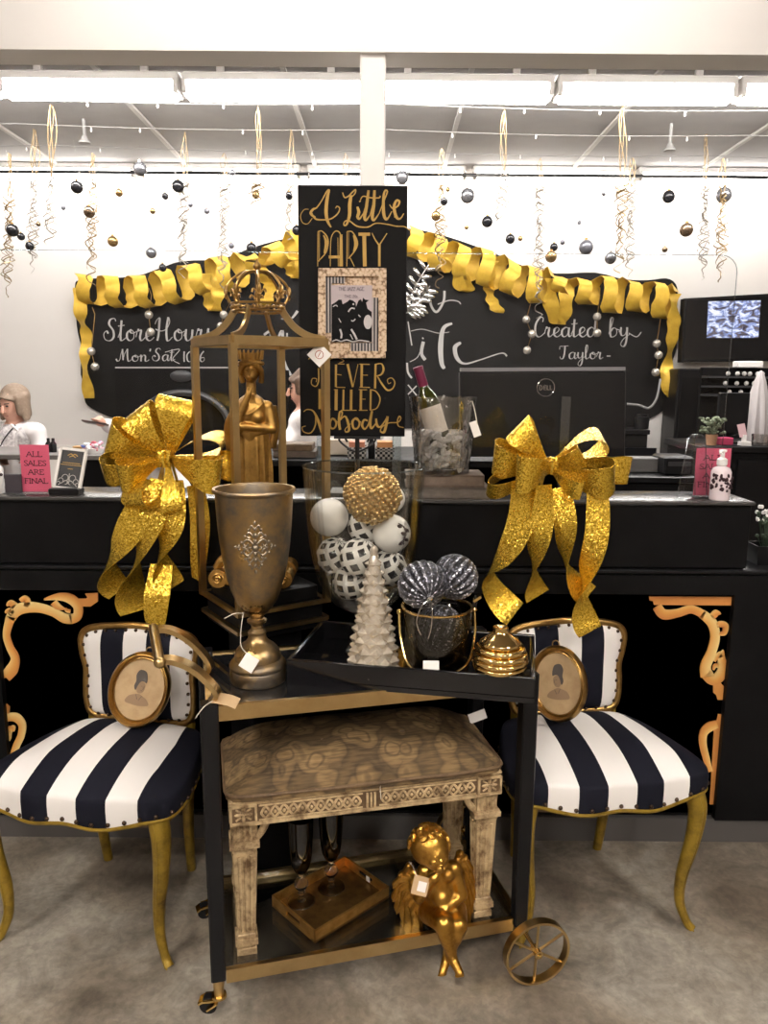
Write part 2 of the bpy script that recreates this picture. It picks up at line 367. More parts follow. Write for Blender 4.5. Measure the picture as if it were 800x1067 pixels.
# ================================================================== ROOM
DW = 7.0; ZC = 3.16; DC = 2.225      # back wall, ceiling, counter face
def concrete():
    m = pbr('polished concrete', (.2, .17, .14), .3); N, L, p = nodes(m)
    tc = N.new('ShaderNodeTexCoord')
    def nz(s, d, r=.6):
        n = N.new('ShaderNodeTexNoise'); n.inputs['Scale'].default_value = s; n.inputs['Detail'].default_value = d; n.inputs['Roughness'].default_value = r
        n.inputs['Distortion'].default_value = .6
        L.new(tc.outputs['Object'], n.inputs['Vector']); return n
    a, b_, c = nz(1.9, 9), nz(7, 9, .72), nz(45, 4)
    r1 = ramp(N, [(.36, (.13, .106, .082)), (.50, (.235, .203, .163)), (.64, (.35, .322, .28))]); L.new(a.outputs['Fac'], r1.inputs['Fac'])
    r2 = ramp(N, [(.36, (.62, .61, .60)), (.60, (1.10, 1.09, 1.07))]); L.new(b_.outputs['Fac'], r2.inputs['Fac'])
    mx = N.new('ShaderNodeMix'); mx.data_type = 'RGBA'; mx.blend_type = 'MULTIPLY'; mx.inputs[0].default_value = 1
    L.new(r1.outputs['Color'], mx.inputs[6]); L.new(r2.outputs['Color'], mx.inputs[7])
    r3 = ramp(N, [(.4, (.86, .86, .86)), (.6, (1.08, 1.08, 1.08))]); L.new(c.outputs['Fac'], r3.inputs['Fac'])
    m2 = N.new('ShaderNodeMix'); m2.data_type = 'RGBA'; m2.blend_type = 'MULTIPLY'; m2.inputs[0].default_value = 1
    L.new(mx.outputs[2], m2.inputs[6]); L.new(r3.outputs['Color'], m2.inputs[7]); L.new(m2.outputs[2], p.inputs['Base Color'])
    rr = N.new('ShaderNodeMapRange'); rr.inputs['To Min'].default_value = .22; rr.inputs['To Max'].default_value = .45
    L.new(b_.outputs['Fac'], rr.inputs['Value']); L.new(rr.outputs['Result'], p.inputs['Roughness'])
    return m
MT['floor'] = concrete()
MT['wall'] = pbr('painted wall', (.70, .665, .63), .6, noise_=(1.2, (.66, .62, .585), .35, .7), bump=(120, .03))
MT['wall_front'] = pbr('shop wall', (.22, .19, .16), .7)
MT['ceiling'] = pbr('grey ceiling', (.33, .315, .305), .8, noise_=(1.5, (.29, .277, .27), .4, .6))
MT['ceiling_front'] = pbr('shop ceiling', (.32, .30, .28), .8)
MT['bulkhead'] = pbr('white bulkhead', (.80, .775, .75), .6)
MT['tube'] = pbr('lit fluorescent tube', (1, 1, 1), .4, emis=((1, .96, .92), 75))
MT['tube_back'] = pbr('lit tube by the wall', (1, 1, 1), .4, emis=((1, .96, .91), 20))
MT['tube_mid'] = pbr('lit tube', (1, 1, 1), .4, emis=((1, .93, .86), 44))
MT['tube_front'] = pbr('lit warm tube', (1, 1, 1), .4, emis=((1, .92, .84), 240))
MT['grey_metal'] = pbr('grey metal', (.30, .29, .28), .6)
XW = 5.0; YF = -5.0; ZF = 3.45
b = B(); b.box((0, 1, -.05), (2 * XW + .4, 12.4, .1)); struct('floor', b, MT['floor'], smooth=False)
b = B(); b.box((0, DW + .1, 1.8), (2 * XW + .4, .2, 3.6)); struct('wall_back', b, MT['wall'], smooth=False)
b = B(); b.box((-XW - .1, 1, 1.8), (.2, 12, 3.6)); struct('wall_left', b, MT['wall_front'], smooth=False)
b = B(); b.box((XW + .1, 1, 1.8), (.2, 12, 3.6)); struct('wall_right', b, MT['wall_front'], smooth=False)
b = B(); b.box((0, YF - .1, 1.8), (2 * XW + .4, .2, 3.6)); struct('wall_front', b, MT['wall_front'], smooth=False)
YB = 3.4
b = B(); b.box((0, (YB + .16 + DW) / 2, ZC + .1), (2 * XW, DW - YB - .16, .2)); ceil_o = struct('ceiling', b, MT['ceiling'], smooth=False)
b = B(); b.box((0, (YF + YB) / 2, ZF + .1), (2 * XW, YB - YF, .2)); o = struct('ceiling', b, MT['ceiling_front'], smooth=False)
b = B(); b.box((0, YB + .08, 3.2), (2 * XW, .16, .9)); struct('trim_bulkhead', b, MT['bulkhead'], smooth=False)
# the white steel column under the bulkhead
xc = P(388.5, 100, YB + .08).x
b = B(); b.box((xc, YB + .08, 1.38), (.106, .12, 2.76), bev=.006); struct('trim_column', b, MT['bulkhead'])
MT['wall_grey'] = pbr('pale grey bar', (.5, .48, .46), .7)
# T-bars of the grid ceiling (run to the back wall)
xs0 = P(125, 104, 5.1).x
for k in range(-2, 6):
    b = B(); x = xs0 + 1.06 * k
    if abs(x) < XW - .1:
        b.box((x, (YB + .2 + DW) / 2, ZC - .008), (.03, DW - YB - .24, .016)); struct('trim_ceiling_bar', b, MT['wall_grey'], parent=ceil_o, smooth=False)
# ---------------------------------------------------------------- fluorescent fixtures behind the bulkhead
def strip_light(x, y, z, L, label, group, tubem, hang=None):
    t = thing('ceiling_light', label, 'ceiling light', (x, y, z), 0, group)
    b = B(); b.box((x, y, z + .055), (L, .13, .05), bev=.008); link('channel', b, MT['white'], t)
    if hang:
        b = B(); rings = [[(xx, y + dy, z + dz) for dy, dz in ((-.062, .03), (-.066, -.005), (-.056, -.034), (-.03, -.048), (.03, -.048), (.056, -.034), (.066, -.005), (.062, .03))] for xx in (x - L / 2 + .028, x + L / 2 - .028)]; b.loft(rings); link('diffuser', b, tubem, t)
    else:
      for dy in (-.045, .045):
        b = B(); b.tube([(x - L / 2 + .03, y + dy, z), (x + L / 2 - .03, y + dy, z)], .019, 10); link('tube', b, tubem, t)
    for s in (-1, 1):
        b = B(); b.box((x + s * (L / 2 - .015), y, z + .005), (.028, .14, .07), bev=.004); link('lamp_holder', b, MT['white'], t)
    if hang:
        for s in (-.3, .3):
            b = B(); b.box((x + s * L, y, (z + .08 + hang) / 2), (.04, .03, hang - z - .08)); link('hanger', b, MT['white'], t, smooth=False)
    return t
YL = 4.68; zl = PZ(388, 92, 3.0); zl = P(388, 92, YL).z
gaps = [-190, 2, 190, 385, 577, 766, 955]
ords = ['leftmost', 'second from the left', 'third from the left', 'third from the right', 'second from the right', 'rightmost']
for i in range(6):
    a, c = P(gaps[i], 92, YL).x, P(gaps[i + 1], 92, YL).x
    strip_light((a + c) / 2, YL, zl - .02, (c - a) - .02, 'glowing white fluorescent strip light hanging behind the bulkhead, %s of the row' % ords[i], 'fluorescent lights behind the bulkhead', MT['tube'], ZC)
for i in range(7):
    strip_light(-4.08 + 1.36 * i, 6.74, ZC - .081, 1.3, 'fluorescent light on the ceiling by the back wall, %s of its row' % (['leftmost', 'second from the left', 'third from the left', 'middle one', 'third from the right', 'second from the right', 'rightmost'][i]), 'fluorescent lights by the back wall', MT['tube_back'], ZC - .001)
# rail the lights hang from
b = B(); b.tube([(-4.6, YL + .25, ZC - .05), (4.6, YL + .25, ZC - .05)], .02, 8)
single('conduit', b, MT['dark_plastic'], 'dark conduit pipe along the ceiling behind the fluorescent lights', 'pipe', (0, YL + .25, ZC - .05))
# shop ceiling lights, camera's side; the single centre one is added for frontal fill
k = 0
for yy, xs in ((-.3, (-2.15, 2.15)), (-1.5, (0,)), (-3.0, (-1.3, 1.3)), (2.45, (-.75, .75))):
    for x in xs:
        k += 1
        lf = strip_light(x, yy, ZF - .081, 1.22 if yy < .7 else 1.26, 'warm fluorescent strip light over the shop floor, unseen outside the picture', 'shop floor ceiling lights', MT['tube_front'] if yy < 2 else MT['tube_mid']); lf.rotation_euler = (0, 0, pi / 2 if yy < 2 else 0)
# ---------------------------------------------------------------- back wall: string lights, streamers, balls
def ceil_hang(px, py, Y): return P(px, py, Y)
for i, (py, Y, nb, w) in enumerate(((108, 4.95, 17, 'nearest the fluorescent lights'), (135, 5.45, 15, 'second from the fluorescent lights'), (157, 6.05, 15, 'third from the fluorescent lights'), (179, 6.50, 13, 'nearest the back wall'))):
    za = P(400, py, Y).z
    t = thing('string_light', 'thin wire of tiny clear bulbs stretched below the ceiling, %s' % w, 'string lights', (0, Y, za), 0, 'string lights under the ceiling')
    b = B(); pts = []
    for q in range(41):
        x = lerp(-4.9, 4.9, q / 40); pts.append((x, Y, za - .008 * x - .018 * abs(sin(q * pi / 10))))
    b.tube(pts, .0028, 5); link('wire', b, MT['grey_metal'], t)
    if i == 3:
        b = B(); b.tube([(-4.9, Y + .08, za + .0), (4.9, Y + .08, za)], .014, 6); link('rail', b, MT['dark_plastic'], t)
    b = B(); b.sph((0, 0, -.020), .007, 8, 6, (1, 1, 1.5)); b.tube([(0, 0, -.001), (0, 0, -.014)], .0045, 6)
    o = link('bulb', b, MT['white_plastic'], t, world=False)
    locs = []
    for q in range(nb):
        x = lerp(-3.6, 3.6, (q + random.uniform(-.2, .2)) / (nb - 1)); locs.append((x, 0, -.008 * x - .015))
    copies(o, t, locs)
# sprinklers
for px, py, lab in ((88, 142, 'small dark sprinkler head under the ceiling at the left'), (698, 150, 'small dark sprinkler head under the ceiling at the right')):
    Y = 5.6; p = P(px, py, Y)
    t = thing('ceiling_sprinkler', lab, 'sprinkler', (p.x, Y, ZC), 0, 'ceiling sprinklers')
    b = B(); b.tube([(p.x, Y, ZC - .001), (p.x, Y, p.z)], .011, 8); link('pipe', b, MT['grey_metal'], t)
    b = B(); b.lathe([(.018, p.z), (.024, p.z - .02), (.042, p.z - .038), (.040, p.z - .046), (0, p.z - .048)], 12, (p.x, Y, 0)); link('head', b, MT['grey_metal'], t)
ballm = {'black': pbr('black ball', (.012, .012, .014), .16), 'silver': pbr('silver ball', (.20, .20, .215), .22, .7),
         'gold': pbr('gold ball', (.34, .22, .095), .25, .8), 'grey': pbr('grey ball', (.14, .14, .16), .3, .5), 'bronze': pbr('bronze ball', (.20, .14, .09), .2, .8)}
balls = [(146, 176, 7, 'silver'), (80, 195, 6.5, 'black'), (93, 221, 6, 'bronze'), (124, 201, 4, 'gold'), (185.5, 194, 6.5, 'black'), (172, 204.5, 3.5, 'black'),
 (159, 220, 3, 'gold'), (117.5, 251.5, 5.5, 'gold'), (157.5, 263.5, 5.5, 'silver'), (169.5, 279, 4, 'black'), (13, 240, 6.5, 'black'), (22, 246.5, 4, 'black'), (31, 256.5, 4.5, 'black'),
 (40, 233.5, 2.5, 'bronze'), (66, 216.5, 2.5, 'grey'), (198.5, 213.5, 2.5, 'grey'), (215.5, 220, 3, 'grey'), (242, 180, 3.2, 'silver'), (266.5, 203, 4.2, 'gold'), (301, 204, 4, 'black'),
 (241, 256, 3, 'grey'), (262, 258.5, 5.5, 'black'), (309, 240, 5, 'black'), (419, 185, 7, 'silver'), (487, 204, 7.5, 'silver'), (462.5, 210, 4, 'black'), (454, 225, 5, 'gold'),
 (507.5, 231, 5.8, 'black'), (486, 237, 2.2, 'gold'), (531.5, 249, 5, 'black'), (542, 248.5, 2.6, 'gold'), (577, 257.5, 4.2, 'black'), (574, 267.5, 6, 'gold'), (586, 252.5, 2.6, 'grey'),
 (610.5, 257.5, 7.5, 'grey'), (603.5, 232, 2.2, 'grey'), (636, 269, 6, 'silver'), (696.5, 205, 6.5, 'black'), (754, 203.5, 8, 'silver'), (715, 239.5, 7, 'bronze'), (692.5, 260, 3, 'bronze'),
 (629, 202, 2.2, 'silver'), (466.5, 197.5, 2.4, 'gold')]
NTH = ['first', 'second', 'third', 'fourth', 'fifth', 'sixth', 'seventh', 'eighth', 'ninth', 'tenth', 'eleventh', 'twelfth', 'thirteenth', 'fourteenth', 'fifteenth', 'sixteenth', 'seventeenth', 'eighteenth']
cnt = {}
rb = random.Random(3)
for px, py, r, c in sorted(balls):
    k = cnt[c] = cnt.get(c, 0) + 1
    Y = rb.uniform(4.95, 5.6); p = P(px, py, Y); R = r * mpp(px, py, Y)
    size = 'large' if r >= 6 else 'medium' if r >= 4 else 'tiny'
    t = thing('hanging_ball', '%s %s ball on a thread before the bright wall, %s %s ball from left' % (size, c, NTH[k - 1], c), 'ornament', p, 0, 'balls hanging over the counter')
    b = B(); b.sph(p, R, 18, 12); link('ball', b, ballm[c], t)
    b = B(); b.tube([p + V((0, 0, R * .92)), p + V((0, 0, R * 1.22))], R * .22, 8); link('cap', b, MT['gold_antique'] if c != 'silver' else MT['chrome'], t)
    b = B(); b.tube([p + V((0, 0, R * 1.2)), V((p.x, p.y, ZC))], .0005, 4); link('thread', b, MT['nylon'], t)
MT['curl_tan'] = pbr('gold curling ribbon', (.22, .15, .07), .35, .4); MT['curl_silver'] = pbr('silver curling ribbon', (.24, .21, .175), .35, .4)
streams = [(10, 160, 205, 310), (36, 135, 185, 285), (54, 110, 185, 255), (97, 160, 185, 298), (193, 138, 185, 290), (234, 160, 190, 300), (269, 112, 186, 214), (303, 135, 190, 250), (360, 160, 185, 192),
           (460, 155, 190, 300), (525, 115, 180, 236), (563, 165, 190, 332), (648, 112, 190, 284), (658, 165, 195, 288), (735, 140, 195, 292), (753, 165, 200, 294)]
for k, (px, ya, ym, yb) in enumerate(streams):
    Y = 5.15 + .25 * (k % 3); Y = 4.9 if ya < 120 else Y
    a, m_, e = P(px, ya, Y), P(px, ym, Y), P(px - 3, yb, Y)
    t = thing('hanging_streamer', 'cluster of curling gold and silver ribbon hanging under the ceiling, %s streamer from the left' % NTH[k], 'streamer', a, 0, 'curling ribbon streamers')
    b = B()
    for q in range(4):
        ph = q * 1.7 + k; w = .012 + .005 * q
        pts = [lerp(a, m_, i / 14) + V((w * sin(ph + i / 14 * pi) * sin(i / 14 * pi) ** .5 * (1 if q % 2 else -1), .02 * cos(ph), 0)) for i in range(15)]
        b.tube(pts, .0045, 4, sq=(.0045, .0012))
    link('loop_ribbon', b, MT['curl_tan'], t)
    b = B(); b.tube([a - V((0, 0, .01)), V((a.x, a.y, ZC - .001))], .0005, 4); link('thread', b, MT['nylon'], t)
    if yb - ym > 15:
        b = B(); Ln = m_.z - e.z
        for q in range(5):
            ph = q * 2.1 + k; turns = Ln / (.085 + .02 * q); n = int(turns * 9) + 4; R = .017 + .007 * (q % 3); end = 1 - .12 * (q % 4) - .04 * q
            pts = [lerp(m_, e, i / n * end) + V((R * sin(ph + turns * 2 * pi * i / n) + .012 * sin(i * .53 + q * 2) + .006 * sin(i * 1.3), R * cos(ph + turns * 2 * pi * i / n), 0)) for i in range(n + 1)]
            b.tube(pts, .004, 4, sq=(.0034, .0010))
        link('curled_ribbon', b, MT['curl_silver'] if k % 3 else MT['curl_tan'], t)
# ---------------------------------------------------------------- chalkboard on the back wall
YBD = DW - .02
board = thing('chalkboard', 'large black chalkboard with scalloped top lettered in white chalk on the back wall', 'chalkboard', P(390, 420, YBD))
MT['board'] = pbr('chalkboard paint', (.006, .006, .0065), .6, noise_=(2.2, (.010, .0095, .010), .4, .7), spec=.15)
top = [(78, 300), (82, 292), (100, 290), (140, 288), (165, 280), (190, 272), (230, 270), (262, 258), (300, 248), (350, 240), (400, 237), (440, 240), (480, 251), (520, 266), (550, 279), (580, 285), (620, 284), (650, 291), (675, 292), (694, 290), (704, 296), (706, 310)]
right = [(704, 340), (705, 362), (700, 380), (703, 400), (694, 425), (668, 440), (640, 448)]
left = [(360, 446), (200, 446), (128, 438), (96, 426), (88, 416), (90, 405), (84, 390), (85, 365), (80, 340)]
poly = spline([V((x, y, 0)) for x, y in top + right + left], 3, closed=True)
b = B(); fr = [P(p.x, p.y, YBD) for p in poly]; bk = [p + V((0, .019, 0)) for p in fr]; b.loft([fr, bk]); link('panel', b, MT['board'], board, smooth=False)
to = lambda x, y, d=0: P(x, -y, YBD - .003) + V((0, -d, 0))
def chalk(name, items):
    b = B()
    for it in items:
        if it[0] == 't': write(b, it[1], to, it[2], it[3], -it[4], it[5], it[6])
        else: stroke(b, [(x, -y) for x, y in it[1]], it[2], to, calli=False, n=6)
    return link(name, b, MT['chalk'], board, fixdir=True)
chalk('lettering', [('t', 'Store', 110, 160, 355, 23, 2.2), ('t', 'Hours', 161, 222, 355, 24, 2.2)])
chalk('lettering', [('t', "Mon'", 122, 158, 376.5, 13, 1.6), ('t', 'Sat', 160, 182, 376, 13, 1.6), ('t', '10', 190, 202, 377, 12, 1.5), ('t', '-6', 203, 214, 377, 12, 1.5), ('s', [(172, 367), (187, 364), (180, 374), (187, 379)], 1)])
chalk('underline', [('s', [(120, 383), (270, 383)], 1.7)])
chalk('lettering', [('t', 'Created', 556, 622, 351, 20, 2.1), ('t', 'by', 634, 656, 351, 20, 2.1), ('s', [(655, 347), (663, 351), (668, 346)], 1.2)])
chalk('lettering', [('t', 'Taylor', 583, 628, 374, 14, 1.6), ('s', [(632, 371), (636, 371)], 1.4)])
chalk('lettering', [('s', [(447, 303), (449, 318), (455, 325), (462, 314), (463, 303)], 3), ('s', [(456, 317), (468, 313), (477, 314), (480, 317)], 1.3),
    ('s', [(425, 335), (429, 360)], 1.6), ('s', [(428, 345), (440, 343), (456, 347), (468, 346)], .9), ('s', [(427, 377), (435, 372), (440, 360)], 1), ('s', [(441, 356), (439, 368), (443, 375)], 4.2), ('s', [(440, 353), (441, 352)], 2.5),
    ('s', [(471, 337), (462, 342), (459, 360), (460, 378), (463, 384)], [2, 4, 5.5, 4.5, 3]), ('s', [(480, 357), (474, 362), (476, 373), (484, 379), (500, 375), (522, 368), (528, 371)], [2.5, 4.5, 4, 2, 1.2, 1.2, 2]),
    ('s', [(424, 378), (425, 388), (429, 394)], 2.4), ('s', [(425, 401), (434, 412)], 1.6), ('s', [(434, 402), (425, 411)], 1.6), ('s', [(463, 412), (460, 417)], 3)])
chalk('lettering', [('s', [(293, 303), (298, 305), (300, 311)], 2.5), ('s', [(293, 332), (303, 332), (310, 324)], [1.4, 2, 3]), ('s', [(275, 349), (282, 345), (281, 356), (280, 362)], 3.2), ('s', [(288, 356), (294, 345), (294, 366), (297, 380), (303, 391)], [1, 3.5, 3.2, 3, 3]), ('s', [(299, 347), (299, 356)], 2.2),
    ('s', [(281, 362), (290, 364), (296, 362)], 1)])
MT['garland'] = pbr('gold mesh ribbon', (.66, .42, .045), .42, .35, noise_=(16, (.54, .32, .03), .4, .7), bump=(400, .3))
# gold ribbon garland curled along the top edge
def garland(path, Yc, amp, hwid, turns, name, parent, drops=()):
    pp = spline([V((x, y, 0)) for x, y in path], 16); n = len(pp)
    S = [0]
    for i in range(1, n): S.append(S[-1] + (pp[i] - pp[i - 1]).length)
    N_ = int(turns * 16); pts = []; hw = []
    rg = random.Random(5); amps = [rg.uniform(.6, 1.75) for _ in range(int(turns) + 2)]
    for i in range(N_ + 1):
        s = S[-1] * i / N_; k = next(j for j in range(n) if S[j] >= s - 1e-6); c = pp[k]
        ph = 2 * pi * turns * i / N_; A = amp * amps[int(turns * i / N_)]; m = mpp(c.x, c.y, Yc)
        T = pp[min(k + 1, n - 1)] - pp[max(k - 1, 0)]; T = V((T.x, 0, -T.y)).normalized(); U = V((-T.z, 0, T.x)); nn = U * cos(ph) + V((0, -1, 0)) * sin(ph)
        pts.append(P(c.x, c.y + A * .3, Yc - .10) + U * (A * m * cos(ph)) + V((0, -.07 * sin(ph), 0)) + T * (.03 * sin(2 * ph))); hw.append(nn)
    for i in range(N_ + 1):
        T = (pts[min(i + 1, N_)] - pts[max(i - 1, 0)]).normalized(); hw[i] = T.cross(hw[i]).normalized() * (hwid * .0085)
    b = B(); b.strip(pts, hw, .0016); return link(name, b, MT['garland'], parent)
gar = thing('ribbon_garland', 'gold mesh ribbon garland curled along the top edge of the chalkboard', 'garland', P(390, 300, YBD))
garland([(82, 296), (105, 299), (150, 299), (190, 290), (215, 284), (250, 276), (290, 262), (322, 245)], YBD, 10.5, 7, 8.5, 'curled_ribbon', gar)
garland([(424, 246), (450, 256), (480, 268), (510, 275), (545, 290), (575, 293), (605, 300), (640, 302), (670, 306), (704, 310)], YBD, 10.5, 7, 11, 'curled_ribbon', gar)
def gtail(px, widths, name='ribbon_tail'):
    pp = spline([V((x, y, 0)) for x, y in px], 8); b = B(); n = len(pp); pts = []; hw = []
    for i, q in enumerate(pp):
        t = i / (n - 1); pts.append(P(q.x, q.y, YBD - .09 - .03 * sin(t * 9)))
        a = sin(t * 14) * .9; w = interp(widths, t) * mpp(q.x, q.y, YBD); hw.append(V((w * cos(a), w * sin(a) * .8, 0)))
    b.strip(pts, hw, .0016); link(name, b, MT['garland'], gar)
gtail([(84, 300), (84, 330), (90, 350), (88, 380), (93, 415)], [(0, 8), (.4, 6), (1, 6)])
gtail([(702, 306), (702, 335), (699, 360), (694, 390), (698, 414)], [(0, 8), (.5, 6), (1, 7)])
gtail([(470, 268), (480, 285), (488, 300), (481, 303), (477, 285), (484, 265)], [(0, 7), (1, 7)])
gtail([(512, 272), (509, 295), (512, 312), (520, 326)], [(0, 8), (.5, 6), (1, 8)])
gtail([(576, 290), (574, 318), (583, 338), (589, 320), (590, 295)], [(0, 9), (.5, 8), (1, 8)])
gtail([(268, 270), (275, 290), (282, 300), (275, 318)], [(0, 8), (1, 8)])
gtail([(212, 285), (216, 310), (224, 324), (228, 300)], [(0, 8), (.5, 7), (1, 8)])
gtail([(292, 260), (302, 280), (310, 290), (304, 268)], [(0, 8), (1, 8)])
# strings of pearl balls hanging before the board
strs = [((96, 320), [(95, 366), (99, 382)], 'left edge'), ((155, 300), [(155, 328), (157, 346)], 'words Store Hours'), ((236, 310), [(233, 328), (230, 340)], 'left side of the lantern crown'),
        ((553, 300), [(548, 333), (554, 348), (549, 365)], 'start of the word Created'), ((623, 300), [(622, 330), (622, 347)], 'end of the word Created'), ((687, 320), [(684, 358), (686, 370), (683, 388)], 'right edge')]
for (ax, ay), pl, lab in strs:
    Y = YBD - .12; a = P(ax, ay, Y)
    t = thing('pearl_string', 'string of pearl balls hanging before the chalkboard by the %s' % lab, 'ornament', a, 0, 'pearl strings on the chalkboard')
    b = B(); pts = [a] + [P(x, y, Y) for x, y in pl]; b.tube([a, a + V((.02, 0, -.06)), pts[1]] + pts[2:], .003, 4); link('string', b, MT['gold_antique'], t)
    for x, y in pl:
        b = B(); b.sph(P(x, y, Y), 4.4 * mpp(x, y, Y), 14, 10); link('pearl', b, MT['pearl'], t)
# silver leaf spray beside the sign
sp = thing('leaf_spray', 'silver glitter leaf spray on the chalkboard at the right of the party sign', 'decoration', P(432, 310, YBD))
b = B()
def leafspray(b, pts, n, ln, w):
    pp = spline([P(x, y, YBD - .1) for x, y in pts], 10); b.tube(pp, .006, 5)
    for k in range(n):
        q = pp[int((k + 1) / (n + 1) * (len(pp) - 1))]; d = (pp[-1] - pp[0]).normalized(); u = V((-d.z, 0, d.x))
        for s in (-1, 1):
            dd = (d * .55 + u * s + V((0, -.3, 0))).normalized()
            b.sph(q + dd * ln * .5, ln * .5, 8, 6, (1, .3, .38), rot=Matrix.Rotation(-math.atan2(dd.z, dd.x), 3, 'Y'))
leafspray(b, [(425, 322), (432, 300), (447, 275)], 6, .10, .05); leafspray(b, [(425, 325), (438, 312), (448, 298)], 5, .10, .05); leafspray(b, [(422, 326), (432, 324), (440, 318)], 4, .09, .05)
link('leaves', b, MT['chrome'], sp)
# ---------------------------------------------------------------- TV on the back wall
def qd(b, px, Y, d):
    fr = [P(x, y, Y) for x, y in px]; b.loft([fr, [p + V((0, d, 0)) for p in fr]])
YT = DW - .16
tv = thing('television', 'large black television on the back wall showing a bright camera picture', 'television', P(765, 378, YT))
b = B(); qd(b, [(713, 311), (835, 304), (835, 376), (709.5, 377.5)], YT, .09); link('casing', b, MT['black_plastic'], tv, smooth=False)
b = B(); qd(b, [(715.5, 313.5), (832, 307), (832, 373.5), (712.5, 375)], YT - .003, .002); link('screen', b, MT['black_lacquer'], tv, smooth=False)
m = pbr('camera picture', (0, 0, 0), .3); N, L, p = nodes(m); tc = N.new('ShaderNodeTexCoord'); nz = N.new('ShaderNodeTexNoise'); nz.inputs['Scale'].default_value = 12; nz.inputs['Detail'].default_value = 7; nz.inputs['Distortion'].default_value = 1.2
mp = N.new('ShaderNodeMapping'); mp.inputs['Scale'].default_value = (1, 1, 1.8); L.new(tc.outputs['Object'], mp.inputs['Vector']); L.new(mp.outputs['Vector'], nz.inputs['Vector'])
r = ramp(N, [(.3, (.02, .02, .05)), (.42, (.16, .13, .14)), (.5, (.28, .36, .7)), (.56, (.75, .8, 1)), (.66, (1, 1, 1))]); L.new(nz.outputs['Fac'], r.inputs['Fac']); L.new(r.outputs['Color'], p.inputs['Emission Color']); p.inputs['Emission Strength'].default_value = 1.1
b = B(); qd(b, [(738, 314), (792.5, 313), (790, 352), (736, 352)], YT - .006, .002); link('picture', b, m, tv, smooth=False)
# ---------------------------------------------------------------- arched black mantel on the wall, left of the sign
mt = thing('arched_mantel', 'black arched fireplace front with an oval medallion under the chalkboard words', 'fireplace', (P(190, 450, 6.75).x, 6.75, 0))
x0, x1 = P(121, 420, 6.7).x, P(300, 420, 6.7).x; zt = P(200, 385, 6.7).z; zm = P(200, 409, 6.7).z; Rr = (P(238, 450, 6.7).x - P(146, 450, 6.7).x) / 2; xm = P(192, 430, 6.7).x; zc_ = zm - Rr * .75
b = B()
arc = [(xm + Rr * cos(a), zc_ + .75 * Rr * sin(a)) for a in [pi - pi * k / 24 for k in range(25)]]
poly = [(x0, 0), (x0, zt), (x1, zt), (x1, 0), (xm + Rr, 0)] + arc[::-1] + [(xm - Rr, 0)]
b.prism([(x, z) for x, z in poly], Matrix.Translation((0, 6.82, 0)) @ Matrix.Rotation(pi / 2, 4, 'X'), .12); link('surround', b, MT['black_paint'], mt, smooth=False)
b = B(); b.tube([(x, 6.70, z) for x, z in arc], .03, 8); link('arch_moulding', b, MT['dark_plastic'], mt)
b = B(); b.box(((x0 + x1) / 2, 6.86, zt / 2), (x1 - x0 - .02, .06, zt - .02)); link('back_plate', b, MT['black_paint'], mt, smooth=False)
b = B(); b.sph(P(189, 392, 6.69), .1, 20, 10, (1, .25, .5)); link('medallion', b, MT['dark_plastic'], mt)
# ================================================================== CHECKOUT COUNTER
YR1 = 2.43; ZR = 1.095; ZL = .885
cx0, cx1 = -2.6, 2.6; xr = P(780, 560, DC + .015).x
ct = thing('checkout_counter', 'long black checkout counter with raised ledge and gold scroll panels', 'counter', (0, DC, 0))
b = B(); b.box(((cx0 + cx1) / 2, 2.43, .48), (cx1 - cx0, .38, .8), bev=.004); link('base_cabinet', b, MT['black_paint'], ct)
b = B(); b.box(((cx0 + cx1) / 2, 2.42, .04), (cx1 - cx0, .39, .08)); link('kick_plate', b, pbr('grey kick plate', (.085, .08, .078), .5), ct, smooth=False)
b = B(); b.box(((cx0 + cx1) / 2, 2.42, ZL - .0025), (cx1 - cx0, .40, .012), bev=.003); link('lower_ledge', b, MT['black_satin'], ct)
b = B(); b.box(((cx0 + xr) / 2, (DC + .012 + YR1) / 2, (ZL + ZR - .012) / 2 + .003), (xr - cx0, YR1 - DC - .012, ZR - ZL - .018), bev=.003); link('raised_box', b, MT['black_paint'], ct)
b = B(); b.box(((cx0 + xr) / 2, (DC + YR1) / 2 + .004, ZR - .006), (xr - cx0 + .01, YR1 - DC + .01, .012), bev=.003); link('raised_top', b, pbr('dark worktop', (.045, .043, .042), .25), ct)
# framed panels on the front: stiles and a recessed glossy field
YF0 = DC + .012
def fx(px, py): return P(px, py, DC).x
def fz(px, py): return P(px, py, DC).z
zt_, zb_ = fz(700, 619), fz(700, 850)
b = B()
xa, xb, xc2 = fx(2, 700), fx(757, 700), fx(800, 700)
b.box(((cx0 + cx1) / 2, DC + .006, (ZL - .012 + zt_) / 2), (cx1 - cx0, .03, ZL - .012 - zt_)); link('top_rail', b, MT['black_paint'], ct, smooth=False)
for xl, xh in ((xb, xc2 + .05), (xa - .14, xa)):
    b = B(); b.box(((xl + xh) / 2, DC + .006, (zt_ + .08) / 2), (xh - xl, .03, zt_ - .08)); link('stile', b, MT['black_paint'], ct, smooth=False)
b = B(); b.box(((xa + xb) / 2, DC + .017, (zt_ + zb_) / 2), (xb - xa, .004, zt_ - zb_ - .004)); link('front_panel', b, MT['black_lacquer'], ct, smooth=False)
b = B(); b.box(((xc2 + .05 + cx1) / 2, DC + .017, (zt_ + zb_) / 2), (cx1 - xc2 - .05, .004, zt_ - zb_ - .004)); link('front_panel', b, MT['black_lacquer'], ct, smooth=False)
